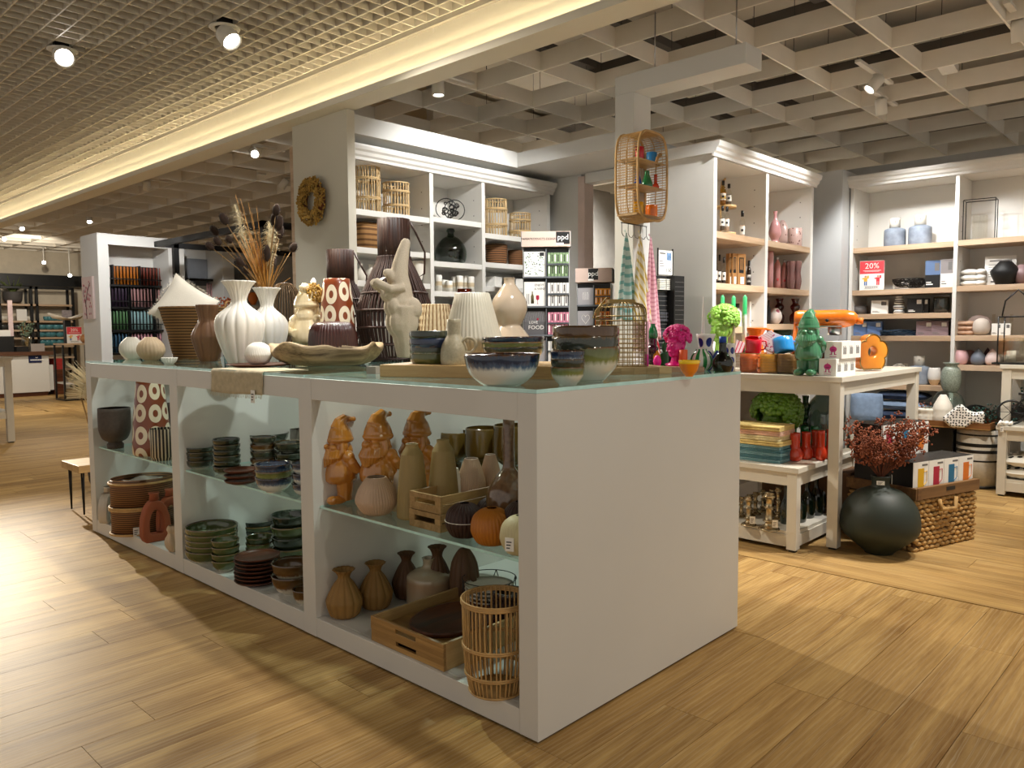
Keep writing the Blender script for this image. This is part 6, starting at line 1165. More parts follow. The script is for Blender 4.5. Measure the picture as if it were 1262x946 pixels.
for k in range(34):
    a0, tl_ = rr.uniform(0, 6.28), rr.uniform(.2, 1.1); q = Matrix.Rotation(a0, 3, 'Z') @ Matrix.Rotation(tl_, 3, 'X'); pts = []
    for i in range(10, 21):
        v = q @ Vector((R*math.cos(i*PI/10), R*math.sin(i*PI/10), 0))
        if v.z < .03*R: pts.append((v.x, v.y, (v.z+R)*.62+.003))
        elif pts: break
    if len(pts) > 3: g.tube(pts, .0028, 4)
cane_ring(g, R, R*.64, .003); g.build('wires', BLACK, T)
def carton(px, tp, wd, z, back, m, label, dp=.1, win=None, group=None, sub=.3, rot=0):
    P = spot_on(px, Xr(px, back), z); s = mpp(P); w, h = wd*s*.97, (proj(P)[1]-tp)*s; T = thing('carton', label, 'box', P, yawcam(P)*.6-PI/2*.4+rot, group); MB().box(-w/2, 0, 0, w/2, dp, h).build('box_body', m, T); g = MB()
    g.box(w*.1, -.0012, h*.62, w*.4, 0, h*.9, 0); g.box(-w*.42, -.0012, h*.12, w*.0, 0, h*.16, 1); g.box(-w*.42, -.0012, h*.2, -w*.1, 0, h*.23, 1)
    g.build('print', [win or GREYINK, CARD if m in (MATS['black_carton'],) else GREYINK], T, kind='stuff'); return T, w, h
T, w, h = carton(1151, 321, 18, RZL[1], .1, MATS['black_carton'], 'tall box with blue top and black base beside the wire basket', .1); MB().box(-w*.49, -.0009, h*.48, w*.49, 0, h*.99).build('blue_panel', mat('slate_blue', '#5B7399', .6, var=.03), T)
T, w, h = carton(1168, 319.5, 14, RZL[1], .1, CARD, 'tall white box with grey top at the end of the second shelf', .1); MB().box(-w*.49, -.0009, h*.5, w*.49, 0, h*.99).build('grey_panel', mat('warm_grey', '#8A8484', .6, var=.03), T)
carton(1112, 347, 18, RZL[1], .27, CARD, 'white box standing behind the wire basket', .06)
V('grey_tin', 'flat dark grey tin on the third shelf', 'tin', 1060.5, Xr(1060.5, .14), 377, 20, RZL[2], [(1, 0), (1, 1)], mat('tin_grey', '#5E5A58', .5), k=1, hol=False)
carton(1086, 370, 19.5, RZL[2], .08, CARD, 'white box with small photo on the third shelf', .11)
V('striped_stack_vase', 'white vase of stacked discs with dark stripes', 'vase', 1110, Xr(1110, .12), 364, 13, RZL[2], [(.9, 0), (1, .12), (.75, .2), (1, .32), (1, .4), (.72, .48), (.95, .6), (.7, .7), (.8, .82), (.6, .9), (.7, 1)], stripes('disc_stripes', '#EDEAE2', '#4A4A55', 8, 'Z', .3, .6), hol=False, k=4)
for k, px in enumerate((1130, 1141)): carton(px, 367.5, 18 if k == 0 else 10, RZL[2], .08+.05*k, MATS['black_carton'], f'black box with white label on the third shelf, {("front", "rear")[k]} one', .1, CARD)
V('glass_bowl', 'clear smoky glass bowl at the end of the third shelf', 'bowl', 1162.5, Xr(1162.5, .12), 366, 19, RZL[2], [(.6, 0), (.9, .15), (1, .45), (.92, 1)], glass('smoky_glass', (.5, .55, .52)), n=28)
BLB = mat('denim_blue_box', '#5A76A6', .6, var=.03); MAU = mat('mauve_box', '#8A757A', .6, var=.03)
for k, px in enumerate((1063.5, 1080.5)): carton(px, 396, 17, RZL[3], .06, BLB, f'denim blue carton on the fourth shelf, {("left", "right")[k]} one', .11, CARD, 'denim blue cartons')
for k, px in enumerate((1142.5, 1161.5)): carton(px, 395.5, 19, RZL[3], .06, MAU, f'mauve carton on the fourth shelf, {("left", "right")[k]} one', .11, CARD, 'mauve cartons')
P = spot_on(1110, Xr(1110, .12), RZL[3]); s = mpp(P)
for k in range(4):
    T = thing('folded_textile', f'dark blue fringed folded textile, {ORD[k]} of the pile', 'textile', P+Vector((0, 0, .014*k)), yawcam(P)+.08*k, 'pile of dark blue textiles'); g = MB(); g.grid(lambda u, v: ((u-.5)*40*s, (v-.5)*.16, .007+.004*math.sin(u*9+k)), 12, 4); o = g.build('cloth', mat('dark_denim', '#33465A', .95, var=.25, vs=40, bump=.5, bs=200), T); o.modifiers.new('s', 'SOLIDIFY').thickness = .010; f = MB(); rr = random.Random(k)
    for i in range(30): x = (i/29-.5)*40*s; f.tube([(x, -.08, .008), (x+rr.uniform(-.01, .01), -.105, .004+rr.uniform(-.004, .006))], .0015, 3)
    f.build('fringe', MATS['dark_denim'], T)
for k, (px, wd) in enumerate(((1112, 15), (1121, 10))):
    o, P, R, H = V('amphora', f'small white two-handled amphora, {("left", "right")[k]} one', 'vase', px, Xr(px, .1+.08*k), 448, wd, RZL[4], [(.95, 0), (1, .18), (.8, .3), (.35, .75), (.32, .88), (.48, 1)], WHITEC, group='white amphora vases'); h = MB()
    for s_ in (-1, 1): h.tube([(s_*R*.35, 0, H*.92), (s_*R*.8, 0, H*.9), (s_*R*.75, 0, H*.68), (s_*R*.42, 0, H*.64)], R*.1, 6)
    h.build('handles', WHITEC, o).rotation_euler = (0, 0, yawcam(P))
V('marble_pot', 'white marbled pot with beige foot on the low shelf', 'pot', 1156.5, Xr(1156.5, .1), 453, 15, RZL[4], [(.5, 0), (.9, .3), (1, .6), (.85, 1)], grad('marble_foot', [(0, '#CBB08C'), (.3, '#CBB08C'), (.34, '#EDEAE4')], .4, .08, 10, .3))
# right bay
P = spot_on(1207, Xr(1207, .12), RZR[0]); s = mpp(P); T = thing('frame_lantern', 'black wire box lantern with glass tube on the top shelf', 'lantern', P, yawcam(P)*.4-PI/2*.6); a, b, h = 17*s, .065, 49*s; g = MB()
for z in (.003, h):
    g.tube([(-a, -b, z), (a, -b, z), (a, b, z), (-a, b, z)], .0035, 4, closed=True)
for x in (-a, a):
    for y in (-b, b): g.tube([(x, y, 0), (x, y, h)], .0035, 4)
g.build('wire_frame', BLACK, T); MB().lathe([(.055, .005), (.055, h*.62)], 28, cap=False).build('glass_tube', CLB, T); MB().lathe([(.001, .002), (.06, .002), (.06, .006), (.001, .006)], 24).build('base', BLACK, T)
PEB = mat('white_pebble', '#ECEAE4', .4, var=.02); TPB = mat('tan_pebble', '#BE9A80', .5, var=.05)
def pebbles(px0, px1, tp, z, m, nm, n=3):
    P0, P1 = spot_on(px0, Xr(px0, .12), z), spot_on(px1, Xr(px1, .12), z); s = mpp(P0); H = (proj(P0)[1]-tp)*s; hh = H/n
    for k in range(n):
        for i, P in enumerate((P0, P1)): g = MB(); wd = (17 if i == 0 else 10)*s*.62; g.ball((0, 0, hh/2), (wd, .05, hh*.55), 16, 9); one(g, 'pebble', f'{nm} stone in the balanced pile, {ORD[k]} layer, {("left", "right")[i]}', 'stone', m, P+Vector((0, 0, hh*k)), yawcam(P), nm+' stone pile')
pebbles(1197, 1210, 332, RZR[1], PEB, 'white flat'); pebbles(1189, 1199, 395.5, RZR[2], TPB, 'tan flat')
T, w, h = board(1234, 315.5, 351, 33, RZR[1], .16, 'info_sign', 'white information sign behind the black faceted vase'); MB().box(-w/2, 0, 0, w/2, .004, h).build('panel', CARD, T); q = MB(); q.box(-w*.35, -.001, h*.82, w*.35, 0, h*.86); q.box(-w*.3, -.001, h*.1, w*.1, 0, h*.16)
for i in range(6): q.box(-w*.38, -.001, h*(.3+.08*i), w*(.3-.05*(i % 3)), 0, h*(.315+.08*i))
q.build('lettering', GREYINK, T, kind='stuff')
FAC = [(.5, 0), (1, .55), (.45, 1)]
V('faceted_vase', 'black faceted vase on the second shelf', 'vase', 1240, Xr(1240, .07), 322, 33, RZR[1], [(.6, 0), (.95, .45), (1, .6), (.4, 1)], mat('matt_black', '#0E0D0D', .6), n=8, k=1, hol=False); V('faceted_vase', 'mauve faceted vase at the right edge of the second shelf', 'vase', 1262, Xr(1262, .1), 326, 24, RZR[1], [(.6, 0), (.95, .45), (1, .6), (.4, 1)], mat('mauve_matt', '#8A6F70', .5), n=8, k=1, hol=False)
P = spot_on(1210, Xr(1210, .2), RZR[2]); s = mpp(P); T = thing('disc_vase', 'pale pink grey oval disc vase on the fourth shelf', 'vase', P, yawcam(P)); MB().ball((0, 0, 12.5*s), (13.5*s, .04, 12.5*s), 24, 14).build('body', mat('pink_grey_stone', '#B09C94', .6, var=.06), T); MB().box(-.05, -.04, 0, .05, .04, .012).build('foot', WHITEC, T)
V('oval_vase', 'lighter oval stone vase in front of the disc vase', 'vase', 1213, Xr(1213, .08), 392, 19, RZR[2], [(.3, 0), (.8, .12), (1, .45), (.8, .85), (.2, 1)], mat('light_stone', '#CBBEB2', .6), hol=False)
for k, px in enumerate((1232, 1243)): carton(px, 398.5, 11, RZR[2], .06, CARD, f'small white printed card box, {("left", "right")[k]} one', .05, None, 'small white card boxes')
for k, px in enumerate((1228, 1239, 1250)): V('test_tube', f'slim glass tube with cork, {("left", "middle", "right")[k]} one', 'tube', px, Xr(px, .16), 387, 4, RZR[2], [(1, 0), (1, 1)], CLB, k=1, n=12, hol=False, group='slim glass tubes')
PNK = mat('soft_pink_wax', '#E3B7BC', .5, var=.03); DROP = [(.5, 0), (.9, .12), (1, .35), (.8, .6), (.3, .88), (.02, 1)]; BLL = [(.5, 0), (.8, .08), (1, .45), (.85, .85), (.5, .98), (.02, 1)]
V('ball_candle', 'soft pink ball candle on the lower shelf', 'candle', 1188, Xr(1188, .1), 431, 18, RZR[3], BLL, PNK, hol=False); V('ball_candle', 'brownish pink ball candle behind the soft pink one', 'candle', 1199, Xr(1199, .2), 431, 14, RZR[3], BLL, mat('brown_pink_wax', '#9E7C78', .5), hol=False); V('drop_candle', 'slate grey drop shaped candle', 'candle', 1210.5, Xr(1210.5, .1), 428.5, 17, RZR[3], DROP, mat('slate_wax', '#6A7280', .5), hol=False); V('drop_candle', 'dark mauve drop candle behind the grey one', 'candle', 1222, Xr(1222, .2), 428, 12, RZR[3], DROP, mat('dark_mauve_wax', '#4A3442', .5), hol=False); V('drop_candle', 'pale pink drop shaped candle at the right', 'candle', 1228, Xr(1228, .1), 429, 16, RZR[3], DROP, mat('pale_pink_wax', '#DCC6C2', .5), hol=False)
# ------------------------------------------------------------------ rattan shelf, cups and towels on the post
yp = PY0-.13; c = at(797, 214, y=yp-.09); s = mpp(c); W2_, H2_, D2_ = .118, .235, .15
xl, xr_ = at(790, 214, y=yp-.15).x, at(822, 214, y=yp-.15).x
xl = at(786, 214, y=yp-.15).x; zc = (at(804, 164, y=yp-.15).z+at(804, 270, y=yp-.15).z)/2; H2_ = (at(804, 162, y=yp-.15).z-at(804, 271, y=yp-.15).z)/2; W2_ = (xr_-xl)/2; xc = (xl+xr_)/2
RS = thing('rattan_shelf', 'rounded rattan wall shelf with coloured cups hanging on the white post', 'shelf', (xc, yp, zc)); n = 40
def rrect(i, k=1): u = 2*PI*i/n; x, z = math.cos(u), math.sin(u); f_ = 1/((abs(x)**4+abs(z)**4)**.25); return x*f_*W2_*k, z*f_*H2_*(1-(1-k)*W2_/H2_)
for y in (-.004, -D2_*.5, -D2_): MB().tube([(rrect(i)[0], y, rrect(i)[1]) for i in range(n)], .007 if y != -D2_*.5 else .003, 8, closed=True).build('rim', RATTAN, RS)
g = MB()
for k in range(3): g.tube([(rrect(i, 1.0)[0], -D2_*(.2+.3*k), rrect(i, 1.0)[1]) for i in range(n)], .0015, 4, closed=True)
for i in range(110): x, z = rrect(i*n/110); g.tube([(x, -.004, z), (x, -D2_, z)], .0022, 4)
g.build('cane_sides', RATTAN, RS); g = MB()
for i in range(17): x = -W2_+(i+.5)*2*W2_/17; z = H2_*(1-abs(x/W2_)**4)**.25*.97; g.tube([(x, -.004, -z), (x, -.004, z)], .0022, 4)
g.build('cane_back', RATTAN, RS); SZ = [H2_*.36, -H2_*.22, -H2_*.88]
for z in SZ: MB().box(-W2_*.97, -D2_+.008, z-.007, W2_*.97, -.008, z).build('shelf_board', LWOOD, RS)
def cup(label, px, z, wpx, hpx, m, kind='mug', prof=None):
    p = at(px, 215, y=yp-.085); s = mpp(p); P = Vector((p.x, yp-.085, zc+z+.0005)); r = wpx/2*s; h = hpx*s
    if kind == 'mug': mug(label, P, r, h, m, .4, 0, 'coloured cups on the rattan shelf')
    else: one(MB().lathe(hollow([(a*r, b*h) for a, b in smooth(prof, 3)], r*.1), 24), kind, label, 'vase', m, P)
cup('red mug on the top board of the rattan shelf', 788, SZ[0], 11, 17, REDE); cup('blue mug on the top board of the rattan shelf', 803, SZ[0], 13, 14, BLUE)
BV = [(.8, 0), (1, .12), (.95, .35), (.5, .75), (.42, 1)]
cup('dark blue vase on the middle board of the rattan shelf', 786, SZ[1], 9, 18, MATS['cobalt'], 'small_vase', BV); cup('green vase on the middle board of the rattan shelf', 797.5, SZ[1], 14, 21, GREENG, 'small_vase', BV); cup('coral vase on the middle board of the rattan shelf', 808, SZ[1], 9, 19, REDO, 'small_vase', [(.7, 0), (1, .2), (.7, .4), (.45, .5), (.45, 1)])
cup('yellow mug on the bottom board of the rattan shelf', 787, SZ[2], 13, 16, mat('yellow_enamel', '#F0B414', .25, coat=.5)); cup('orange mug on the bottom board of the rattan shelf', 803, SZ[2], 15, 15, ORA)
p = Vector((xc+W2_*.45, yp-D2_+.02, zc+SZ[0])); g = MB(); g.tube([(0, 0, 0), (-.02, -.01, -.05)], .004, 6).tube([(0, 0, 0), (.012, 0, .03), (.03, -.004, .045)], .009, 8).ball((.035, -.004, .05), (.014, .01, .011), 10, 7).tube([(-.01, -.005, -.025), (.02, -.01, -.012)], .005, 5); one(g, 'wooden_bird', 'small wooden figure clipped to the rattan shelf edge', 'figurine', MWOOD, p)
# hook rail and tea towels
hr = thing('hook_rail', 'black wire hooks under the rattan shelf', 'hooks', (xc, yp, zc-H2_-.007)); zh = at(795, 292, y=yp-.05).z-(zc-H2_)
g = MB()
for k in range(5): x = -W2_*.75+k*W2_*.42; g.tube([(x, -.02, -.0), (x, -.02, zh*.75), (x, -.03, zh), (x, -.045, zh*1.08), (x, -.055, zh*.9)], .002, 5)
g.tube([(-W2_*.8, -.02, -.003), (W2_*.95, -.02, -.003)], .003, 5); g.build('hooks', BLACK, hr)
def towel(label, px_t, py_t, px0, px1, py_b, m, back=.055):
    a = at(px_t, py_t, y=yp-back); b0 = at(px0, py_b, y=yp-back); b1 = at(px1, py_b, y=yp-back); T = thing('tea_towel', label, 'towel', a, 0, 'tea towels on the post'); Hh = a.z-b0.z
    g = MB(); g.grid(lambda u, v: ((b0.x-a.x)*(v**.75)+(b1.x-b0.x)*(v**.75)*u+.006*(u-.5), -.012*math.sin(u*PI*4)*min(1, v*2.5)-.004, -Hh*v+(.01*math.sin(u*9)*v)), 28, 24)
    o = g.build('cloth', m, T); q = o.modifiers.new('s', 'SOLIDIFY'); q.thickness = .003; MB().tube([(0, 0, 0), (0, .005, .02), (.003, .01, .01)], .002, 5).build('loop', m, T)
towel('teal tea towel with white and dark stripes, left on the post', 771, 287, 759, 785, 394, stripes('tt_teal', '#CFE6E2', '#86C2BF', 10, 'Y', .95, .6, 'UV', 0))
towel('yellow and white diagonally striped tea towel in the middle', 788, 288, 779, 802, 398, stripes('tt_yellow', '#EFE9D8', '#D9C06A', 7, 'X', .95, .62, 'Generated', 9), .07)
towel('pale pink ruffled tea towel, right on the post', 801, 292, 793, 814, 420, stripes('tt_pink', '#E3B3BE', '#D093A2', 24, 'Y', .95, .6, 'UV'), .06)
P = at(807, 440, x=1.9); towel('red and white striped tea towel low behind the pink head', 806, 404, 800, 815, 448, stripes('tt_red', '#EBD5D3', '#B5283A', 5, 'X', .95, .5, 'Generated', 4), .12)
# ------------------------------------------------------------------ napkin display racks
GREYP = mat('rack_grey', '#6E7378', .5, var=.03); BLUSH = mat('blush_header', '#CDB5A7', .55, var=.02); SIDEW = mat('rack_side', '#BEC0C0', .5, var=.02)
def rack(label, pxl, pxr, ytop, yhead, depth, cells, rz, txt, sq_w=.5):
    c = at((pxl+pxr)/2, 400, y=depth); s = mpp(c); W = (pxr-pxl)*s/max(.1, math.cos(0.0)); T = thing('napkin_rack', label, 'rack', (c.x, c.y, 0), rz); Z = lambda py: c.z+(400-py)*s*1.0
    zt, zh = Z(ytop), Z(yhead); Dp = .2
    MB().box(-W/2, .01, 0, W/2, Dp, zh-.01).build('back_frame', DARK if False else mat('rack_black', '#26282B', .6), T); MB().box(-W/2-.004, -.004, 0, -W/2, Dp, zh-.012).build('side_panel', SIDEW, T); MB().box(W/2, -.004, 0, W/2+.004, Dp, zh-.012).build('side_panel', SIDEW, T)
    h = MB(); h.box(-W/2-.012, -.02, zh, W/2+.012, Dp, zt); h.build('header', BLUSH, T); MB().box(W/2+.0122, -.02, zh, W/2+.016, Dp, zt).build('header_side', GREYP, T); MB().box(-W/2-.016, -.02, zh, -W/2-.0122, Dp, zt).build('header_side', GREYP, T)
    hh = zt-zh; bx = W*.12 if txt else -W*.16; bw_ = W*.3
    MB().box(bx+(W*.1 if txt else 0), -.0212, zh+hh*.16, bx+bw_+(W*.1 if txt else 0), -.0201, zt-.004).build('black_square', BLACK, T); q = MB(); q.M = Matrix.Translation((bx+bw_/2+(W*.1 if txt else 0), -.0218, zh+hh*.6)); q.text('ppd', hh*.5); q.M = Matrix(); q.box(bx+W*.1*bool(txt), -.0222, zh+hh*.08, bx+bw_*.55+W*.1*bool(txt), -.0213, zh+hh*.24); q.build('lettering', CARD, T, kind='stuff')
    if txt: q = MB(); q.M = Matrix.Translation((-W*.16, -.0208, zh+hh*.5)); q.text(txt, hh*.2); q.build('header_text', INK, T)
    for li, (y0, y1, big, cols) in enumerate(cells):
        z1, z0 = Z(y0), Z(y1); MB().box(-W/2, -.03, z0-.012, W/2, .009, z0-.001).build('ledge', GREYP, T); MB().box(-.003, -.026, z0, .003, .009, z1+.02).build('partition', GREYP, T)
        big(T, -W/2+.004, -.012, z0, W*.48, z1-z0)
        m = cols; kk = 7; pw = W*.47/kk
        for lv in (1, 0):
            for i in range(kk if lv else 6):
                x = .012+i*pw*(1 if lv else 1.12); hgt = (z1-z0)*(.47 if lv else .5); zz = z0+(z1-z0)*.5*lv+(0 if lv else .0); o = MB().box(0, -.012-.008*(1-lv), 0, pw*.86, .008, hgt*.96); o.box(pw*.25, -.0128-.008*(1-lv), hgt*.2, pw*.6, -.012-.008*(1-lv), hgt*.8, 1)
                e = o.build('napkin_pack', [m, INK if i % 2 else CARD], None, Matrix.Translation((c.x, c.y, 0)) @ Matrix.Rotation(rz, 4, 'Z') @ Vector((x, 0, zz+.0005)), rz); tag(e, f'{m.name.replace("_", " ")} napkin pack, {LEVN[li]} tier {("lower", "upper")[lv]} row, {PLC[i]}, {label.split()[0]} rack', 'napkins', f'{m.name.replace("_", " ")} packs in {label.split(",")[0]}')
            MB().box(.008, -.026, z0+(z1-z0)*.44, W/2, -.022, z0+(z1-z0)*.52).build('front_bar', GREYP, T)
    return T
LEVN = ['top', 'second', 'third', 'lowest']; PLC = ['leftmost', 'second from left', 'third from left', 'fourth from left', 'fifth from left', 'sixth from left', 'rightmost']
def square(label, fn, base):
    def f(T, x, y, z, w, h):
        o = MB().box(0, 0, 0, w, .016, h).build('napkin_square', base, None, T.matrix_basis @ Vector((x, y, z+.0005)), T.rotation_euler.z); tag(o, label, 'napkins'); fn(o, w, h)
    return f
rr = random.Random(21)
def leaves(o, w, h):
    g = MB()
    for k in range(85): x, z = rr.uniform(.05, .95)*w, rr.uniform(.05, .95)*h; g.M = Matrix.Translation((x, -.0004-.0002*(k % 3), z)) @ Matrix.Rotation(rr.uniform(0, 6.28), 4, 'Y'); q = w*rr.uniform(.03, .065); g.prism([(-q, 0), (0, q*.4), (q, 0), (0, -q*.4)], -.0002, .0002, 'y', k % 3)
    g.M = Matrix(); g.box(w*.72, -.0012, h*.82, w*.92, -.0006, h*.97, 3); g.build('leaf_print', [mat('print_leaf', '#3E6B42', .7, var=0), mat('print_leaf_dark', '#1F4030', .7, var=0), mat('print_leaf_grey', '#7F9A86', .7, var=0), INK], o)
def words(txts, extra=None):
    def f(o, w, h):
        g = MB()
        for (t_, x, z, sz) in txts: g.M = Matrix.Translation((w*x, -.0006, h*z)); g.text(t_, h*sz)
        g.M = Matrix(); g.build('lettering', INK if o.data.materials[0] is CARD else CARD, o)
        if extra: extra(o, w, h)
    return f
def wine(o, w, h):
    g = MB(); g.lathe([(.001, 0), (w*.07, 0), (w*.07, h*.3), (w*.025, h*.4), (w*.025, h*.5)], 10, mi=0); g.v = [(x+w*.38, y*.01-.001, z+h*.1) for x, y, z in g.v]; k = len(g.v); b = MB(); b.lathe([(.001, 0), (w*.04, 0), (w*.008, h*.02), (w*.008, h*.15), (w*.07, h*.2), (w*.075, h*.3), (w*.06, h*.36)], 10); g.add([(x+w*.62, y*.01-.001, z+h*.08) for x, y, z in b.v], b.f, 1)
    for q in (.12, .2): g.box(w*q, -.001, h*.08, w*(q+.03), -.0004, h*.5, 2)
    g.build('bottle_print', [mat('print_bottle', '#6E6440', .6, var=0), mat('print_wine', '#A81C3C', .6, var=0), GREYINK], o)
def scribble(o, w, h):
    g = MB()
    for k in range(14): g.tube([(w*(.05+.07*k), -.0006, h*.55), (w*(.1+.07*k), -.0006, h*.97)], .0007, 3)
    g.ball((w*.62, -.001, h*.66), (w*.05, .0006, h*.05), 8, 5, 1); g.build('chalk_print', [mat('chalk', '#B9B9B9', .8, var=0), mat('print_wine', '#A81C3C', .6, var=0)], o)
def heart(o, w, h):
    g = MB(); g.tube([(w*.5+w*.25*math.sin(t)**3, -.0006, h*.5+h*.02*(13*math.cos(t)-5*math.cos(2*t)-2*math.cos(3*t)-math.cos(4*t))) for t in [i*PI/16 for i in range(32)]], .0018, 4, closed=True); g.build('heart_print', CARD, o)
def cutlery(o, w, h):
    g = MB()
    for k in range(5): g.tube([(w*(.35+.08*k), -.0006, h*.3), (w*(.32+.09*k), -.0006, h*(.6+.1*(k % 2))), (w*(.36+.07*k), -.0006, h*.75)], .0014, 4)
    g.build('line_print', CARD, o)
GRN = mat('leafy_green', '#7F9A6E', .6, var=.1, vs=60); WHP = mat('white_and_black', '#E9E6E2', .6, var=.03); PKP2 = mat('rosy_pink', '#D98AA0', .6, var=.05); ORP = mat('bright_orange', '#F09A1A', .6, var=.04); DORP = mat('deep_orange', '#EE7A1E', .6, var=.04); GSQ = mat('silver_grey_paper', '#A9A6A8', .5, var=.02); CHK = mat('chalkboard_paper', '#5E5C5E', .6, var=.05)
rz1 = yawcam(at(674, 400, y=2.25))+.02; rz2_ = yawcam(at(733, 400, y=2.1))-.1
rack('tall grey napkin rack, blush header with text', 645.5, 701, 286.5, 305, 2.25, [
 (311, 341, square('white napkin pack with green leaf print on the tall rack', leaves, CARD), GRN), (347.5, 377, square('white napkin pack with wine print reading Enjoy a Wine', words([('ENJOY', .7, .86, .13), ('A WINE', .72, .70, .13)], wine), CARD), WHP),
 (383.5, 412, square('dark chalkboard napkin pack reading Love Food', words([('LOVE', .42, .52, .16), ('FOOD', .55, .30, .24)], scribble), CHK), PKP2), (419, 445, square('grey napkin pack at the bottom of the tall rack', heart, GSQ), WHP)], rz1, 'PAPERPRODUCTS DESIGN')
rack('short grey napkin rack, blush header with black square', 711.5, 752, 331, 348, 2.10, [
 (355, 375.5, square('silver grey napkin pack with cutlery line print', cutlery, GSQ), ORP), (383, 402.5, square('silver grey napkin pack with heart outline', heart, GSQ), DORP), (410, 430, square('silver grey napkin pack low on the short rack', cutlery, GSQ), ORP)], rz2_, '')
# ------------------------------------------------------------------ black pegboard stand with price sign
c = at(831, 400, y=1.22); s = mpp(c); zt = c.z+(400-340)*s; T = thing('pegboard_stand', 'black perforated stand with small cards beside the post', 'stand', (c.x, c.y, 0), -.12); wl, wr_ = -19*s, 19*s
MB().box(0.0, 0, 0, wr_, .30, zt).build('side_cabinet', BLACK, T); MB().box(wl, .06, 0, 0, .1, zt).build('pegboard', mat('peg_black', '#1C1C1E', .5), T); g = MB()
for i in range(12):
    for j in range(26): g.cbox((wl+(i+.5)*(-wl)/12, .059, zt-.04-j*.03), (.005, .002, .005))
for i in range(9):
    for j in range(26): g.cbox((wr_*(.1+.1*i), -.001, zt-.04-j*.03), (.004, .002, .004))
g.build('peg_holes', GREYINK, T, kind='stuff')
for k in range(2): g = MB(); [g.cbox((0, -.0, q*.012), (.062, .02, .009)) for q in range(6)]; one(g, 'card_bundle', f'white packed ribbon bundle on top of the pegboard, {("left", "right")[k]} one', 'package', mat('ribbed_white', '#DAD7CC', .6), Matrix.Translation((c.x, c.y, zt-.085)) @ Matrix.Rotation(-.12, 4, 'Z') @ Vector((wl*.75+.068*k, .045, 0)), -.12)
for j in range(3): 
    g = MB()
    for i in range(7):
        for q in range(3): g.cbox((wl*.9+i*.018, .052, zt-.24-j*.12-q*.022), (.012, .006, .014))
    g.build('hanging_cards', SIDEW if j == 2 else mat('dim_cards', '#5A5A60', .6), T, kind='stuff')
P = Vector((c.x, c.y+.05, zt)); T = thing('price_sign', 'white price sign reading 1,50 in a black holder above the pegboard', 'sign', P, -.12+.0); w, h = 27*s, 31*s; x0 = wl*.98
MB().box(x0, 0, .008, x0+w, .003, h).build('sign_card', CARD, T)
for x in (x0-.005, x0+w): MB().box(x, -.003, 0, x+.006, .006, h*1.08).build('holder', BLACK, T)
q = MB(); q.M = Matrix.Translation((x0+w*.72, -.0008, h*.22)); q.text('1,50', h*.22); q.M = Matrix(); q.box(x0+w*.1, -.001, h*.86, x0+w*.5, 0, h*.9)
for i in range(3): q.box(x0+w*.1, -.001, h*(.38+.09*i), x0+w*(.42-.05*i), 0, h*(.40+.09*i))
q.build('lettering', INK, T, kind='stuff'); MB().box(x0+w*.6, -.0012, h*.62, x0+w*.92, 0, h*.92).build('photo', mat('photo_blue', '#6E8FB5', .5, var=.4, vs=60), T)
# ------------------------------------------------------------------ between tall table and right bookcase
BST = thing('striped_basket', 'tall white basket with black stripes on the floor by the bookcase', 'basket', (5.17, at(1205, 600, x=5.17).y, 0)); s = mpp(BST.location); Hb = (at(1205, 526, x=5.17).z); R = .155
g = MB(); g.lathe(hollow([(R*.94, .02), (R, .2), (R, Hb*.97)], .01), 60, lambda a, t, r, z: r*(1+.012*math.sin(z*190))); g.build('woven_body', mat('white_rope', '#D5D0C6', .85, var=.08, vs=40, bump=.4, bs=140), BST); MB().lathe([(R*.96, 0), (R*.98, .02), (R*.5, .02), (R*.5, 0)], 40).build('base_ring', BLACK, BST); 
for z, th in ((.52, .006), (.42, .012), (.36, .012), (.27, .006), (Hb*.93, .01)): MB().lathe([(R*1.012, z*Hb/.58-th), (R*1.02, z*Hb/.58), (R*1.012, z*Hb/.58+th)], 48, cap=False).build('black_stripe', BLACK, BST)
c0 = at(1128, 528, x=4.95); c1 = at(1222, 528, x=5.02); zt = Hb+.0; T = thing('wooden_tray', 'dark wooden tray on top of the striped basket', 'tray', (5.17, (c0.y+c1.y)/2, zt), 0); Lt = (c0.y-c1.y)/2; tw = .2
MB().box(-tw, -Lt, 0, tw, Lt, .01).build('base_board', MWOOD, T)
for b in ((-tw, -Lt, -tw+.014, Lt), (tw-.014, -Lt, tw, Lt), (-tw+.014, -Lt, tw-.014, -Lt+.014), (-tw+.014, Lt-.014, tw-.014, Lt)): MB().box(b[0], b[1], .01, b[2], b[3], .05).build('rim_board', wood('walnut_tray', '#5E3A20', '#9A6A3C', 1, 9, .4), T)
ct = thing('low_stool', 'dark low crate supporting the left end of the wooden tray', 'stool', (5.17, T.location.y+Lt*.6, 0)); 
for x in (-.15, .15): MB().box(x-.015, -.15, 0, x+.015, .15, zt-.02).build('leg_panel', BLACK, ct)
MB().box(-.17, -.16, zt-.02, .17, .16, zt-.0005).build('top_board', BLACK, ct)
ZTR = zt+.0105
def xt(px, x): p = at(px, 500, x=x); return ('xy', p.x, p.y)
V('double_vase', 'grey green speckled vase with a clear glass lower bulb', 'vase', 1168, xt(1168, 5.22), 481, 40, ZTR, [(.5, 0), (.9, .2), (1, .45), (.8, .8), (.45, .98), (.3, 1)], glass('pale_green_glass', (.72, .82, .78), f0=.08), hol=False, n=36)
P = spot_on(1168, xt(1168, 5.22), ZTR); s = mpp(P); zz = ZTR+(proj(P)[1]-483)*s
V('speckled_vase', 'speckled grey green upper vase standing on the glass bulb', 'vase', 1171, xt(1171, 5.22), 447, 23, zz, [(.6, 0), (.9, .2), (1, .5), (.85, .78), (.6, .88), (.66, .95), (.8, 1)], mat('speckled_green', '#8A9488', .35, var=.35, vs=110, coat=.3))
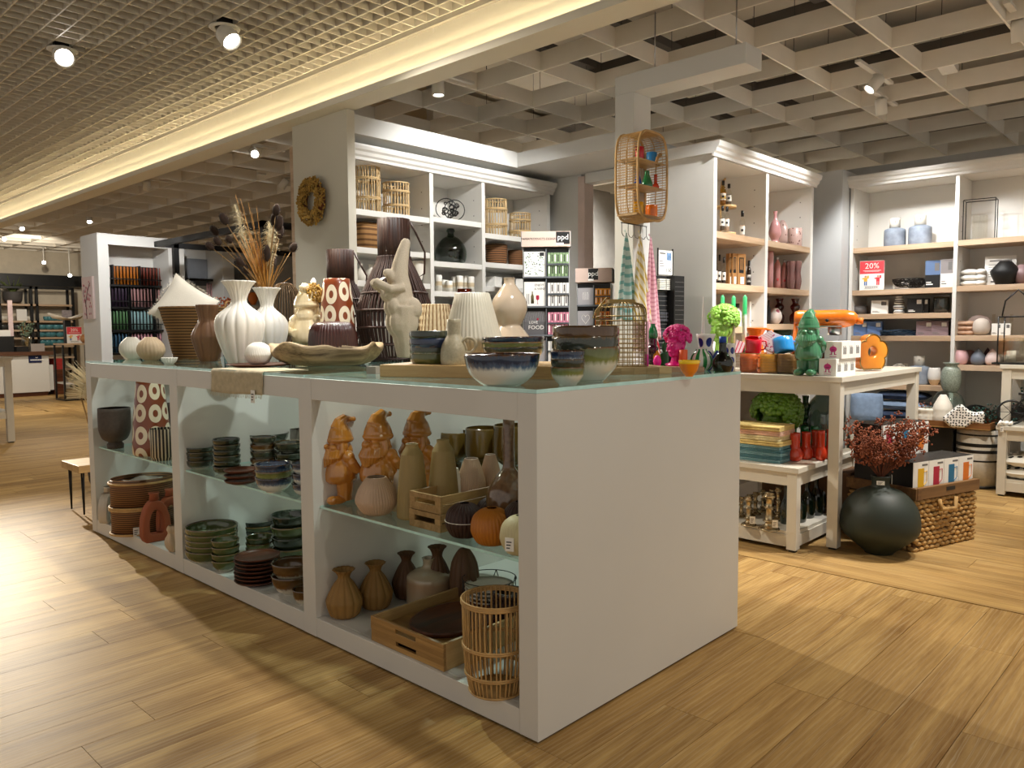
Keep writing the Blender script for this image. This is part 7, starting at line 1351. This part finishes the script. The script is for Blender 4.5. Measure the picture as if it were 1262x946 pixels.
V('ribbed_bottle', 'white ribbed bottle in front of the glass bulb', 'vase', 1162, xt(1162, 5.08), 486, 22, ZTR, [(.85, 0), (1, .1), (1, .55), (.6, .85), (.3, 1)], WHITEC, lambda a, t, r, R, H: r*(1+.03*math.sin(t*60)), n=28, hol=False, k=6)
V('bobble_pot', 'white pot with round bobbles holding a few dried flowers', 'pot', 1141.5, xt(1141.5, 5.10), 502, 25, ZTR, [(.9, 0), (1, .3), (.95, .6), (1, .9), (.9, 1)], WHITEC, lambda a, t, r, R, H: r*(1+.08*abs(math.sin(5*a))*abs(math.sin(t*9))), 60, k=4)
P = spot_on(1140, xt(1140, 5.10), ZTR+.05); rr = random.Random(31); b = MB(); g = MB()
for k in range(26): v = Vector((rr.gauss(0, .035), rr.gauss(0, .035), rr.uniform(.03, .11))); g.tube([(0, 0, 0), v], .001, 3); b.ball(v, (.008, .008, .007), 6, 4)
T = thing('dried_posy', 'small mauve brown dried posy in the bobbled pot', 'dried flower', P); g.build('stems', FST, T); b.build('blossoms', mat('mauve_blossom', '#8A5A4A', .9, var=.3), T)
P = spot_on(1186, xt(1186, 4.98), ZTR); s = mpp(P); T = thing('spotted_cushion', 'white vase shaped like a fish with black dots on the tray', 'vase', P, yawcam(P)); g = MB(); k_ = 22*s
g.prism([(-k_, k_*.45), (-k_*.1, k_*1.35), (k_*.3, k_*1.0), (k_*.55, k_*.85), (k_*1.1, k_*.95), (k_*1.05, k_*.2), (k_*.5, k_*.3), (k_*.2, k_*.0), (-k_*.55, 0)], -.04, .04, 'y'); o = g.build('body', spots('black_dots', '#EFEDE8', '#141414', (50, 50, 50), .30, None, .5, .45, 0, 'XZ'), T); o.modifiers.new('b', 'BEVEL').width = .015
T.name = 'fish_vase'
LEAF = mat('dark_teal_leaf', '#1E4A40', .6, var=.3); P = spot_on(1212, xt(1212, 5.2), ZTR); T = thing('leafy_bunch', 'bunch of dark teal leafy branches behind the tray', 'plant', P); rr = random.Random(41); g = MB(); b = MB()
for k in range(34):
    e = Vector((rr.uniform(-.1, .15), rr.uniform(-.24, .08), rr.uniform(.04, .2))); g.tube([(0, 0, 0), e*.6+Vector((0, 0, .03)), e], .0018, 3)
    for j in range(9): v = e*rr.uniform(.5, 1)+Vector((rr.gauss(0, .02), rr.gauss(0, .02), rr.gauss(0, .015))); b.ball(v, (.011, .006, .009), 5, 3, 0, Euler((rr.random()*3, rr.random()*3, 0)))
g.build('stems', FST, T); b.build('leaves', LEAF, T, kind='stuff')
one(MB().prism([(.13*math.cos(i*PI/14), .13*math.sin(i*PI/14)+.02) for i in range(15)], -.02, .02, 'y'), 'black_tray', 'round black tray leaning behind the leafy branches', 'tray', BLACK, spot_on(1203, xt(1203, 5.32), ZTR), -1.1)
DEN = mat('denim_cushion', '#7F93AE', .95, var=.12, vs=30, bump=.4, bs=200); DDEN = mat('dark_blue_textile', '#2E3A52', .95, var=.3, vs=30, bump=.4, bs=150)
zb = .112
def pillow(name, label, cat, P, w, h, t, m, rot, group=None):
    g = MB()
    def f(u, v, s_): x, z = u-.5, v-.5; k = max(0, (1-(2*x)**4)*(1-(2*z)**4))**.6; return (x*w*(1-.06*abs(2*z)**3), s_*k*t/2, z*h*(1-.06*abs(2*x)**3))
    g.grid(lambda u, v: f(u, v, -1), 12, 12); g.grid(lambda u, v: f(1-u, v, 1), 12, 12); o = one(g, name, label, cat, m, P, 0, group); o.rotation_euler = rot; return o
P = at(1068, 501, x=5.36); pillow('cushion', 'denim blue cushion with small label on the bottom shelf', 'cushion', P, .26, .24, .1, DEN, (-.15, 0, -PI/2+.35)); label_tag(None, P+Vector((-.062, .04, -.05)), .022, .026, -1.2)
tg = [o for o in COL.objects if o.name.startswith('price_tag') and o.parent is None]
for o in tg:
    if 'label' not in o: tag(o, 'small white fabric label on the denim cushion', 'tag')
for k in range(4): P = at(1113, 487+12*k, x=5.56); pillow('folded_blanket', f'dark blue folded blanket on the bottom shelf, {("topmost", "second from top", "third from top", "lowest")[k]}', 'blanket', P, .44, .2, .075, DDEN if k % 2 == 0 else DEN, (PI/2, 0, -PI/2), 'folded blue blankets')
P = at(1077, 535, x=5.2); one(MB().box(-.1, -.13, 0, .1, .13, .06), 'white_carton', 'white carton on the floor behind the big vase', 'box', CARD, (5.2, P.y, .33)); one(MB().box(-.12, -.15, 0, .12, .15, .329), 'white_plinth', 'white plinth under the carton by the bookcase', 'plinth', TW, (5.2, P.y, 0))
# ------------------------------------------------------------------ tables at the right edge
def xs(px, x): p = at(px, 440, x=x); return ('xy', p.x, p.y)
P = spot_on(1252, xs(1252, 5.12), .955); s = mpp(P); T = thing('handle_lantern', 'black framed glass lantern with arched handle on the right table', 'lantern', P, 0); MB().box(-.13, -.13, 0, .13, .13, .012).build('base', BLACK, T); g = MB(); a = .1; h = 58*s
for x in (-a, a):
    for y in (-a, a): g.tube([(x, y, .012), (x, y, h)], .005, 5)
g.tube([(-a, -a, h), (a, -a, h), (a, a, h), (-a, a, h)], .005, 5, closed=True); g.tube([(0, a, h), (0, a*.8, h+.12), (0, 0, h+.2), (0, -a*.8, h+.12), (0, -a, h)], .006, 6); g.build('frame', BLACK, T); g = MB()
for x in (-a, a): MB().box(x-.001, -a, .013, x+.001, a, h*.55).build('glass_pane', CLB, T); MB().lathe([(.001, .013), (.03, .013), (.03, .1), (.001, .1)], 18, c=(0, .03, 0)).build('candle', WHITEC, T)
DOTF = spots('dotted_fabric', '#E9E6DD', '#171513', (17, 17, 17), .30, None, .9, .4, 0, 'XZ')
for k in range(2): pillow('dotted_cushion', f'white cushion with black dots, {("lower", "upper")[k]} one on the low table shelf', 'cushion', Vector((5.08, -.40, .125+.045+.085*k)), .44, .42, .1, DOTF, (PI/2, 0, -PI/2+.1*k), 'dotted cushions')
P = Vector((4.97, -.36, .5155)); T = thing('bicycle_model', 'black wire bicycle ornament on the low table', 'ornament', P, -PI/2+.2); g = MB(); r = .085
for x in (-.12, .12):
    g.tube([(x+r*math.cos(i*PI/12), 0, r+.008+r*math.sin(i*PI/12)) for i in range(24)], .008, 6, closed=True)
    for i in range(8): g.tube([(x, 0, r+.008), (x+r*math.cos(i*PI/4), 0, r+.008+r*math.sin(i*PI/4))], .002, 4)
g.tube([(-.12, 0, r), (-.05, 0, .2), (.08, 0, .2), (0, 0, .08), (-.12, 0, r)], .006, 6).tube([(-.05, 0, .23), (-.05, 0, .2), (0, 0, .08)], .006, 6).tube([(.12, 0, r), (.08, 0, .22), (.1, .05, .25)], .006, 6).tube([(.08, 0, .22), (.1, -.05, .25)], .006, 6).tube([(-.08, 0, .23), (-.02, 0, .235)], .01, 6); g.build('bicycle', BLACK, T)
one(MB().box(-.07, -.1, 0, .07, .1, .004), 'slate_mat', 'dark slate board under the bicycle ornament', 'board', BLACK, (5.12, -.45, .5155)); P = Vector((4.87, -.21, .5155)); T = thing('paper_rose', 'white crumpled paper decoration on the low table corner', 'decoration', P); g = MB(); rr = random.Random(3)
for k in range(9): g.ball((rr.uniform(-.03, .03), rr.uniform(-.05, .03), .012+rr.uniform(0, .012)), (.022, .018, .01), 7, 5, 0, Euler((rr.random(), rr.random(), rr.random()*3)))
g.build('petals', CARD, T); label_tag(T, (-.04, -.0, -.04), .02, .035, -1.3)
one(MB().box(-.06, -.02, 0, .06, .02, .19), 'white_block', 'white block standing behind the dotted cushions', 'block', CARD, (5.27, -.35, .1255)); V('leafy_pot', 'dark pot behind the bicycle ornament', 'pot', 1250, xs(1250, 5.25), 500, 30, .5155, BOWL, BLACK)
T = thing('leafy_bunch', 'dark teal leafy bunch behind the black bicycle', 'plant', (5.25, -.42, .56)); g = MB(); b = MB(); rr = random.Random(43)
for k in range(30):
    e = Vector((rr.uniform(-.08, .1), rr.uniform(-.2, .16), rr.uniform(.06, .26))); g.tube([(0, 0, 0), e], .0018, 3)
    for j in range(8): v = e*rr.uniform(.5, 1)+Vector((rr.gauss(0, .02), rr.gauss(0, .02), rr.gauss(0, .015))); b.ball(v, (.011, .006, .009), 5, 3, 0, Euler((rr.random()*3, rr.random()*3, 0)))
g.build('stems', FST, T); b.build('leaves', LEAF, T, kind='stuff')
# ------------------------------------------------------------------ far left: candle cabinets, till, shelving
cb = struct(MB().box(2.257, 10, 0, 2.40, 10.65, 2.59), 'wall_candle', PAINT)
MB().box(2.40, 10, 2.44, 3.29, 10.1, 2.585).build('header', PAINT, cb); MB().box(2.40, 10.55, 0, 3.29, 10.65, 2.585).build('back_panel', WHITE, cb); MB().box(3.22, 10.0, 0, 3.29, 10.55, 2.44).build('stile', PAINT, cb)
MB().box(3.36, 10.5, 0, 5.2, 10.6, 2.5).build('back_panel', PAINT, cb); MB().box(3.36, 9.95, 0, 3.43, 10.5, 2.5).build('stile', PAINT, cb); MB().box(4.02, 9.95, 0, 4.2, 10.5, 2.5).build('stile', PAINT, cb)
for x0, x1 in ((3.45, 4.01), (4.21, 4.8)): MB().box(x0, 10.44, 1.95, x1, 10.48, 2.36).build('grey_board', mat('grey_board', '#7E8288', .6), cb)
P = at(110.5, 367, x=2.257); a = at(103, 341.5, x=2.257); b = at(118, 392, x=2.257); T = thing('canvas_picture', 'canvas picture of pink blossom branches on the white pillar', 'picture', (2.257, P.y, P.z)); w, h = abs(a.y-b.y), abs(a.z-b.z)
MB().box(-.03, -w/2, -h/2, -.001, w/2, h/2).build('canvas', mat('blush_canvas', '#DCC9C6', .8, var=.05, vs=4), T); g = MB(); rr = random.Random(1)
g.tube([(-.031, w*.1, -h*.5), (-.031, w*.15, -h*.1), (-.031, -.02, h*.15), (-.031, -w*.3, h*.35)], .006, 4).tube([(-.031, w*.12, -h*.2), (-.031, w*.35, h*.1), (-.031, w*.3, h*.2)], .004, 4); g.build('branch_print', mat('dark_branch', '#4A3030', .8, var=0), T); g = MB()
for k in range(34): g.ball((-.031, rr.uniform(-.35, .35)*w, rr.uniform(-.4, .42)*h), (.002, .018, .018), 6, 4)
g.build('blossom_print', mat('blossom_print', '#B5707A', .8, var=.2), T)
YR = 10.28
def zr(py): return at(170, py, y=YR).z
CAND = [(327.6, 351, ((130, 140, '#C9C2B8', 'grey white'), (142, 173, '#B56A1A', 'amber orange'), (175, 206, '#7A3222', 'rust brown'))), (354, 378, ((130, 158, '#3A2A3E', 'dark plum'), (162, 189, '#B58A8A', 'dusty pink'), (192, 212, '#C99A9A', 'pale rose'))), (382, 406, ((131, 158, '#5E8A5E', 'leaf green'), (161, 190, '#9AC0C4', 'icy blue'), (192, 212, '#DDD9CF', 'cream white'))), (410, 434, ((132, 156, '#3A5E78', 'steel blue'), (161, 189, '#C9929E', 'mallow pink'), (192, 216, '#D19AA8', 'candy pink')))]
POSN = ['left end', 'second', 'third', 'fourth', 'fifth', 'sixth', 'seventh', 'eighth', 'ninth', 'tenth', 'eleventh', 'twelfth', 'thirteenth', 'fourteenth', 'fifteenth', 'sixteenth', 'seventeenth', 'eighteenth', 'nineteenth', 'twentieth']
for r_, (y0, y1, racks) in enumerate(CAND):
    zb = zr(y1); zt_ = zr(y0)
    for x0, x1, col, nm in racks:
        a, b = at(x0, 380, y=YR).x, at(x1, 380, y=YR).x
        T = thing('candle_rack', f'black crate rack holding {nm} taper candles, {("top", "second", "third", "lowest")[r_]} row', 'rack', (a, YR, zb), 0, 'black candle racks'); W = b-a
        MB().box(-.01, -.02, -.03, W+.01, .2, -.002).build('tray', BLACK, T); MB().box(-.012, -.02, -.002, -.004, .2, zt_-zb).build('side', BLACK, T); MB().box(W+.004, -.02, -.002, W+.012, .2, zt_-zb).build('side', BLACK, T); MB().box(-.01, .16, 0, W+.01, .18, zt_-zb).build('back', BLACK, T); MB().box(-.01, -.022, .07, W+.01, -.016, .085).build('front_rail', BLACK, T)
        n = max(4, int(W/.0225)); m = mat('wax_'+nm.replace(' ', '_'), col, .5, var=.12, vs=30); me = MB().lathe([(.009, 0), (.009, zt_-zb-.03), (.003, zt_-zb-.012)], 8, cap=True).mesh('taper_candle', m)
        for i in range(n):
            o = bpy.data.objects.new('taper_candle', me); COL.objects.link(o); o.location = (a+(i+.5)*W/n, YR+.03+.03*(i % 2), zb); tag(o, f'slim {nm} taper candle in its black rack, {POSN[min(i, 19)]} from the left', 'candle', f'{nm} taper candles')
# rack of pink candles and pieces behind the bouquet
a, b, zb, zt_ = at(256, 380, y=10.3).x, at(281, 380, y=10.3).x, at(268, 366, y=10.3).z, at(268, 349, y=10.3).z
T = thing('candle_rack', 'black rack of blush candles behind the bouquet', 'rack', (a, 10.3, zb)); MB().box(-.01, -.02, -.03, b-a+.01, .2, -.002).build('tray', BLACK, T); MB().box(-.3, -.02, zt_-zb+.03, b-a+.1, .2, zt_-zb+.06).build('top_rail', BLACK, T)
for i in range(10): o = bpy.data.objects.new('taper_candle', MB().lathe([(.0105, 0), (.0105, zt_-zb-.03), (.003, zt_-zb)], 8).mesh('taper_candle', mat('wax_blush', '#D9A8AC', .5))); COL.objects.link(o); o.location = (a+(i+.5)*(b-a)/10, 10.33, zb); tag(o, f'slim blush taper candle behind the bouquet, {POSN[i]} from the left', 'candle', 'blush taper candles')
P = at(278, 378, y=9.6); T = thing('coral_flowers', 'bunch of coral dried flowers behind the white vases', 'dried flower', P); g = MB(); rr = random.Random(2)
for k in range(60): g.ball((rr.gauss(0, .05), rr.gauss(0, .04), rr.uniform(0, .14)), .014, 5, 4)
g.build('blossoms', mat('coral_blossom', '#B5603A', .9, var=.3), T, kind='stuff'); one(MB().lathe(hollow([(.05, 0), (.07, .1), (.04, P.z)], .006), 20), 'tall_pot', 'tall dark pot with the coral dried flowers', 'pot', BLACK, (P.x, P.y, 0))
P = at(312, 376, y=9.6); one(MB().lathe([(.03, 0), (.07, .08), (.08, .16), (.03, .2)], 20), 'orange_lamp', 'small orange lamp seen between the white vases', 'lamp', mat('orange_shade', '#E07A2A', .5), P); one(MB().box(-.1, -.1, 0, .1, .1, P.z), 'white_plinth', 'white plinth under the small orange lamp', 'plinth', WHITE, (P.x, P.y, 0))
# black wall shelving
YB = 17.05; T = thing('steel_shelving', 'black steel wall shelving with bowls and mugs at the far wall', 'shelving', (0, YB, 0)); X = lambda px: at(px, 400, y=YB).x; ZZ = lambda py: at(45, py, y=YB).z; zt_ = ZZ(353)
for px in (-30, 1, 40, 47, 91.5): MB().box(X(px)-.025, 0, 0, X(px)+.025, .05, zt_).build('upright', BLACK, T); MB().box(X(px)-.02, .35, 0, X(px)+.02, .4, zt_).build('upright', BLACK, T)
MB().box(X(-30), 0, zt_-.05, X(91.5), .05, zt_).build('top_bar', BLACK, T)
FZ = [ZZ(q) for q in (374.5, 395, 406, 415.5, 426, 440, 455)]
for z in FZ: MB().box(X(-30), .0, z-.04, X(91.5), .4, z).build('shelf', SHELFW, T)
TEAL = mat('teal_stoneware', '#4F8A93', .3, var=.1, coat=.4)
rr = random.Random(17); k = 0
for z, pxs, m, nm, hh_ in ((FZ[1], (60, 64, 68, 72, 76, 80), TEAL, 'mug', .09), (FZ[1], (6, 12, 16, 35, 40), WHITEC, 'mug', .09), (FZ[2], (54, 63, 72, 80), TEAL, 'bowl', .1), (FZ[3], (53, 62, 66, 76, 84), TEAL, 'bowl', .12), (FZ[4], (54, 60, 66, 75), TEAL, 'bowl', .13), (FZ[2], (5, 14, 24, 33), MATS['slate_glaze'], 'bowl', .1), (FZ[3], (30, 36, 43), MATS['dark_stone'], 'bowl', .12)):
    for i, px in enumerate(pxs):
        o = MB(); R = .055 if nm == 'mug' else .1; o.lathe(hollow([(R*.6, 0), (R, hh_*.5), (R, hh_)], .008), 18); one(o, nm, f'{m.name.replace("_", " ")} {nm}, far shelf {("two", "two", "three", "four", "five", "three", "four")[k]}, {POSN[i]} in the {"left" if px < 44 else "right"} bay', nm, m, (X(px), YB+.15, z+.0005), 0, f'{nm}s on the far shelving')
    k += 1
P = Vector((X(21), YB+.2, FZ[0]+.0005)); T = thing('potted_plant', 'grassy plant in a grey bowl on the top far shelf', 'plant', P); h = ZZ(360)-FZ[0]; MB().lathe(hollow(smooth([(.08, .02), (.16, .06), (.18, h)], 3), .012), 24).build('bowl', mat('grey_pot', '#4E4A48', .7), T); MB().lathe([(.05, 0), (.05, .025)], 16).build('foot', LWOOD, T); g = MB()
for k in range(46): a = rr.uniform(0, 6.28); q = rr.uniform(.05, .28); g.tube([(0, 0, h*.8), (math.cos(a)*q*.5, math.sin(a)*q*.5, h+.12), (math.cos(a)*q, math.sin(a)*q, h+rr.uniform(.1, .32))], .006, 3)
g.build('blades', mat('grass_green', '#5E6A34', .7, var=.3), T)
for px, py0, py1, wd, nm in ((28.5, 381, 395, 11, 'white photo card on the second far shelf'), (84, 383, 396, 11, 'dark photo card on the second far shelf at the right')): s = mpp((X(px), YB, 1)); one(MB().box(-wd*s/2, 0, 0, wd*s/2, .02, (py1-py0)*s), 'photo_card', nm, 'card', CARD if px < 50 else mat('grey_card', '#9A9092', .6, var=.3, vs=20), (X(px), YB+.05, FZ[1]+.0005))
# till desk
zt_ = at(63, 437, y=15.7).z; x1 = 3.23; T = thing('till_desk', 'white till desk with a dark wooden top', 'desk', (1.6, 15.7, 0)); MB().box(0, 0, .08, x1-1.6, .7, zt_).build('front_body', WHITE, T); MB().box(.0, .03, 0, x1-1.63, .67, .08).build('plinth', ACACIA, T); MB().box(-.05, -.06, zt_, x1-1.6+.1, .76, zt_+.07).build('desk_top', mat('dark_top', '#5A3A28', .4, var=.15), T); MB().box(x1-1.6, .1, .1, x1-1.6+.1, .6, zt_*.75).build('side_ledge', PAINT, T)
a = at(35, 438, y=15.69).x; b = at(51.5, 446.5, y=15.69); g = MB(); g.box(a-1.6, -.012, b.z, b.x-1.6, -.0005, at(35, 438, y=15.69).z); g.build('navy_sign', mat('navy_sign', '#14224E', .4, var=0), T); q = MB(); zc_ = (b.z+at(35, 438, y=15.69).z)/2
for k in range(9): q.box(a-1.6+.03+k*.026, -.014, zc_-.03, a-1.6+.03+k*.026+.018, -.012, zc_-.005)
q.prism([(a-1.6+.12, zc_+.02), (a-1.6+.16, zc_+.02), (a-1.6+.16, zc_+.045), (a-1.6+.14, zc_+.03), (a-1.6+.12, zc_+.045)], -.014, -.012, 'y'); q.build('lettering', CARD, T, kind='stuff')
ztd = zt_+.0705
def td(px): return at(px, 425, y=16.0).x
one(MB().box(-.2, 0, 0, .2, .04, .3).box(-.02, .02, 0, .02, .1, .1), 'monitor', 'black till monitor at the left edge', 'monitor', BLACK, (td(3), 16.0, ztd)); one(MB().box(-.1, -.1, 0, .1, .1, .10), 'card_reader', 'small black card terminal on the till desk', 'terminal', BLACK, (td(24), 15.9, ztd)); one(MB().box(-.12, -.08, 0, .12, .08, .15), 'grey_box', 'grey box on the till desk', 'box', mat('taupe_box', '#9A8F88', .6), (td(43), 15.9, ztd)); one(MB().box(-.09, 0, .25, .09, .02, .42).box(-.01, .0, 0, .01, .02, .3), 'desk_sign', 'white leaflet on a stand on the till desk', 'sign', CARD, (td(9), 16.1, ztd)); one(MB().box(-.04, 0, .3, .04, .03, 1.0).box(-.02, .005, 0, .02, .025, .3), 'tall_sign', 'tall pink and white leaflet stand on the till desk', 'sign', mat('leaflet_pink', '#DCC4C4', .6, var=.15), (td(17.5), 16.15, ztd))
T = thing('glass_vase', 'clear vase with green sprigs on the till desk', 'vase', (td(31), 15.9, ztd)); MB().lathe(hollow([(.06, 0), (.09, .2), (.08, .3)], .004), 24).build('vessel', GLASSV, T); g = MB(); b = MB()
for k in range(12):
    v = Vector((rr.gauss(0, .08), rr.gauss(0, .08), rr.uniform(.35, .62))); g.tube([(0, 0, .02), v], .004, 3)
    for j in range(8): b.ball(v*rr.uniform(.6, 1)+Vector((rr.gauss(0, .03), rr.gauss(0, .03), 0)), (.025, .014, .02), 5, 3)
g.build('stems', STEM, T); b.build('leaves', mat('grey_green_leaf', '#5E6E5A', .7, var=.2), T)
for k in range(3): one(MB().box(-.09, -.12, 0, .09, .12, .07), 'red_box', f'red flat box in a pile behind the till, {ORD[k]} one', 'box', mat('red_box', '#A8322E', .5), (3.44, 16.0, .50+.072*k), .1*k, 'red flat boxes')
one(MB().box(-.1, -.2, 0, .1, .2, .499), 'brown_stool', 'dark wooden stool carrying red flat boxes by the till', 'stool', ACACIA, (3.44, 16.0, 0))
# black table with signs
zt_ = at(81, 423, y=14.02).z; x0, x1 = 2.97, at(118, 450, y=14.02).x; T = thing('steel_table', 'black steel side table with wooden top near the white pillar', 'table', (x0, 14.0, 0)); MB().box(0, 0, zt_-.03, x1-x0, .5, zt_).build('table_top', SHELFW, T); g = MB()
for x in (0, x1-x0-.03):
    for y in (0, .47): MB().box(x, y, 0, x+.03, y+.03, zt_-.03).build('leg', BLACK, T)
for x in (0, x1-x0-.03): MB().box(x, .03, 0, x+.03, .47, .03).build('floor_bar', BLACK, T)
MB().box(.03, 0, 0, x1-x0-.03, .03, .03).build('floor_bar', BLACK, T); MB().box(.03, .0, .30, x1-x0-.03, .5, .33).build('lower_shelf', WHITE, T)
def tb(px): return at(px, 420, y=14.15).x
s = mpp((tb(92), 14.15, 1)); w, h = 17*s, 20*s; T = thing('sale_sign', 'white and red sale sign reading 20% on the black table', 'sign', (tb(92), 14.15, zt_+.0005)); g = MB(); g.box(-w/2, 0, 0, w/2, .01, h, 0); g.box(-w*.49, -.002, h*.55, w*.49, 0, h*.99, 1); g.build('panel', [CARD, RED], T); q = MB(); q.M = Matrix.Translation((0, -.003, h*.8)); q.text('20%', h*.26); q.M = Matrix(); q.box(-w*.36, -.004, h*.63, w*.36, -.002, h*.65); q.build('lettering', CARD, T, kind='stuff'); people(T, w, h)
one(MB().lathe(smooth([(.05, 0), (.09, .03), (.11, .09), (.07, .15), (.02, .165), (.015, .2)], 3), 40, lambda a, t, r, z: r*(1-.08*(1-abs(math.sin(5*a)))**2)), 'pumpkin', 'small copper pumpkin on the black table', 'ornament', mat('copper_pumpkin', '#A8784A', .5), (tb(106), 14.12, zt_+.0005)); P = (tb(88), 14.35, zt_+.42)
one(MB().lathe([(.05, 0), (.2, .03), (.27, .08), (.25, .08), (.05, .02)], 30, lambda a, t, r, z: (r*(1+.15*math.cos(2*a)), .05*math.cos(2*a) if r > .2 else 0)), 'wavy_bowl', 'pale wavy bowl raised behind the sale sign', 'bowl', mat('wavy_white', '#DCD2C2', .5), P); one(MB().box(-.05, -.05, 0, .05, .05, .418), 'bowl_stand', 'slim stand under the pale wavy bowl', 'stand', BLACK, (P[0], P[1], zt_+.0005))
# near left table with boxes
zt_ = at(18, 440, y=8.6).z; table('display_table', 'white display table cut off by the left edge of the view', -.7, 8.6, .84, 9.5, zt_, .07, .36)
one(MB().box(0, 0, 0, .5, .3, .05), 'olive_book', 'olive green flat box on the left white table', 'box', mat('olive_box', '#7A7438', .6), (.1, 8.8, zt_+.0005)); one(MB().box(0, 0, 0, .35, .3, .16), 'black_box', 'black gift box on the shelf of the left table', 'box', BLACK, (.30, 8.75, .3605)); one(MB().box(0, 0, 0, .3, .3, .10), 'pink_box', 'brownish pink box under the left table', 'box', mat('rose_box', '#A87462', .6), (.35, 8.9, .0)); T = thing('white_ornament', 'white crumpled ornament on the black gift box', 'ornament', (.45, 8.9, .521)); g = MB()
for k in range(6): g.ball((rr.uniform(-.1, .1), rr.uniform(-.06, .06), .04), (.07, .03, .04), 7, 5, 0, Euler((rr.random(), rr.random(), rr.random())))
g.build('body', CARD, T)
# stool and pampas behind the far end of the counter
P = at(104, 635, z=0); s = mpp(P); zs = at(104, 572, y=P.y).z; T = thing('hairpin_stool', 'wooden stool with black hairpin legs at the counter end', 'stool', (P.x, P.y, 0)); MB().box(-.04, -.05, zs-.05, .36, .30, zs).build('seat', LWOOD, T, bev=.004)
for x, y in ((0, 0), (.32, 0), (0, .25), (.32, .25)): MB().tube([(x, y-.02, zs-.05), (x, y, .01), (x, y+.02, zs-.05)], .006, 5).build('leg', BLACK, T)
P = Vector((.55, 5.0, 0)); T = thing('pampas_vase', 'floor vase of pale feather grass behind the counter end', 'plant', P); MB().lathe(hollow(smooth([(.1, 0), (.14, .15), (.06, .4), (.06, .5)], 3), .006), 24).build('vase', BLACK, T); g = MB(); dd = (P-CAM).dot(_f)
for k in range(300):
    e = at_dep(rr.uniform(80, 118), rr.uniform(443, 492), dd+rr.uniform(-.1, .1))-P; r0 = Vector((rr.uniform(-.03, .03), 0, .5)); m_ = (e+r0)*.5+Vector((0, 0, .12)); g.tube([r0, m_, e], .0016, 3)
g.build('feather_grass', PAMP, T, kind='stuff'); e = [at_dep(x, y, dd)-P for x, y in ((104, 470), (100, 490), (106, 510), (109, 522))]; MB().tube([(0, 0, .5)]+e, .006, 5).build('bent_stem', STEM, T)
# ------------------------------------------------------------------ ceiling spotlights
LAMPF = mat('lamp_face', (1, .97, .9), .5, var=0, emit=18); LWH = mat('lamp_white', '#D9D5CB', .45, var=.01)
def gimbal(label, loc, aim):
    T = thing('gimbal_spotlight', label, 'spotlight', loc); d = (Vector(aim)-Vector(loc)).normalized(); q = d.to_track_quat('Z', 'Y').to_matrix().to_4x4()
    MB().lathe([(.055, .022), (.088, .022), (.088, .028), (.055, .028)], 32, cap=False).build('flange', LWH, T); MB().box(-.05, -.03, .03, .05, .03, .085).build('driver_box', BLACK, T)
    g = MB(); g.M = q; g.lathe([(.03, -.03), (.058, .0), (.062, .085), (.054, .087), (.05, .07)], 28); g.build('lamp_head', LWH, T); g = MB(); g.M = q; g.lathe([(.001, .072), (.05, .072)], 28, cap=False); g.build('lamp_face', LAMPF, T)
def track(label, loc, aim, r=.042, l=.12, bright=True):
    T = thing('track_spotlight', label, 'spotlight', loc); d = (Vector(aim)-Vector(loc)).normalized(); q = d.to_track_quat('Z', 'Y').to_matrix().to_4x4()
    g = MB(); g.M = q; g.lathe([(.001, -l*.5), (r*.8, -l*.5), (r, -l*.4), (r, l*.5), (r*.85, l*.5), (r*.8, l*.42)], 24); g.build('lamp_head', LWH, T); g = MB(); g.M = q; g.lathe([(.001, l*.43), (r*.8, l*.43)], 24, cap=False); g.build('lamp_face', LAMPF if bright else BLACK, T); zr_ = max(2.985-loc[2], .06); MB().tube([(0, 0, 0), (0, 0, zr_)], .012, 8).box(-.33, -.018, zr_, .33, .018, zr_+.02).build('track_adapter', LWH, T)
gimbal('round gimbal spotlight in the fine ceiling grid, left one', at(77, 67, z=2.985), (-.6, .3, .8)); gimbal('round gimbal spotlight in the fine ceiling grid, nearer the lit cove', at(277, 40, z=2.985), (1.2, .9, .6))
for px, py, z, aim, nm in ((540, 107, 2.90, (1.9, 2.5, .4), 'beside the lit cove above the wreath wall'), (1078, 103, 2.92, (3.2, 1.3, 1.6), 'in the open ceiling above the white post arm'), (1086, 131, 2.92, (5.3, .7, 1.4), 'in the open ceiling before the right bookcase'), (313, 188, 2.93, (.4, .8, .5), 'shining left of the wreath wall'), (5, 294, 2.95, (0, 2, 0), 'at the far left under the cove'), (54, 323, 2.95, (.2, 3, .2), 'far back over the till'), (86, 339, 2.95, (.6, 4, .5), 'far back near the white pillar'), (181, 228, 2.93, (2.6, 9, .6), 'in the coffers over the candle cabinets'), (26, 280, 2.95, (2.3, 10, 1), 'far left in the coffers beside the cove'), (110, 270, 2.95, (2.3, 10, 1), 'in the coffers left of the white pillar'), (350, 226, 2.95, (2.3, 8, 1), 'just left of the wooden upright'), (1256, 38, 2.95, (4.6, -.5, .5), 'at the upper right edge of the ceiling')):
    Pt = at(px, py, z=z)
    if Pt.y > 16.6: Pt = at(px, py, y=16.4)
    track(f'white track spotlight {nm}', Pt, aim)
P = at(1168, 86, z=2.985); one(MB().box(-.11, -.05, 0, .11, .05, .05), 'track_box', 'white flat light box in the open ceiling at the right', 'light fitting', LWH, P, .1)
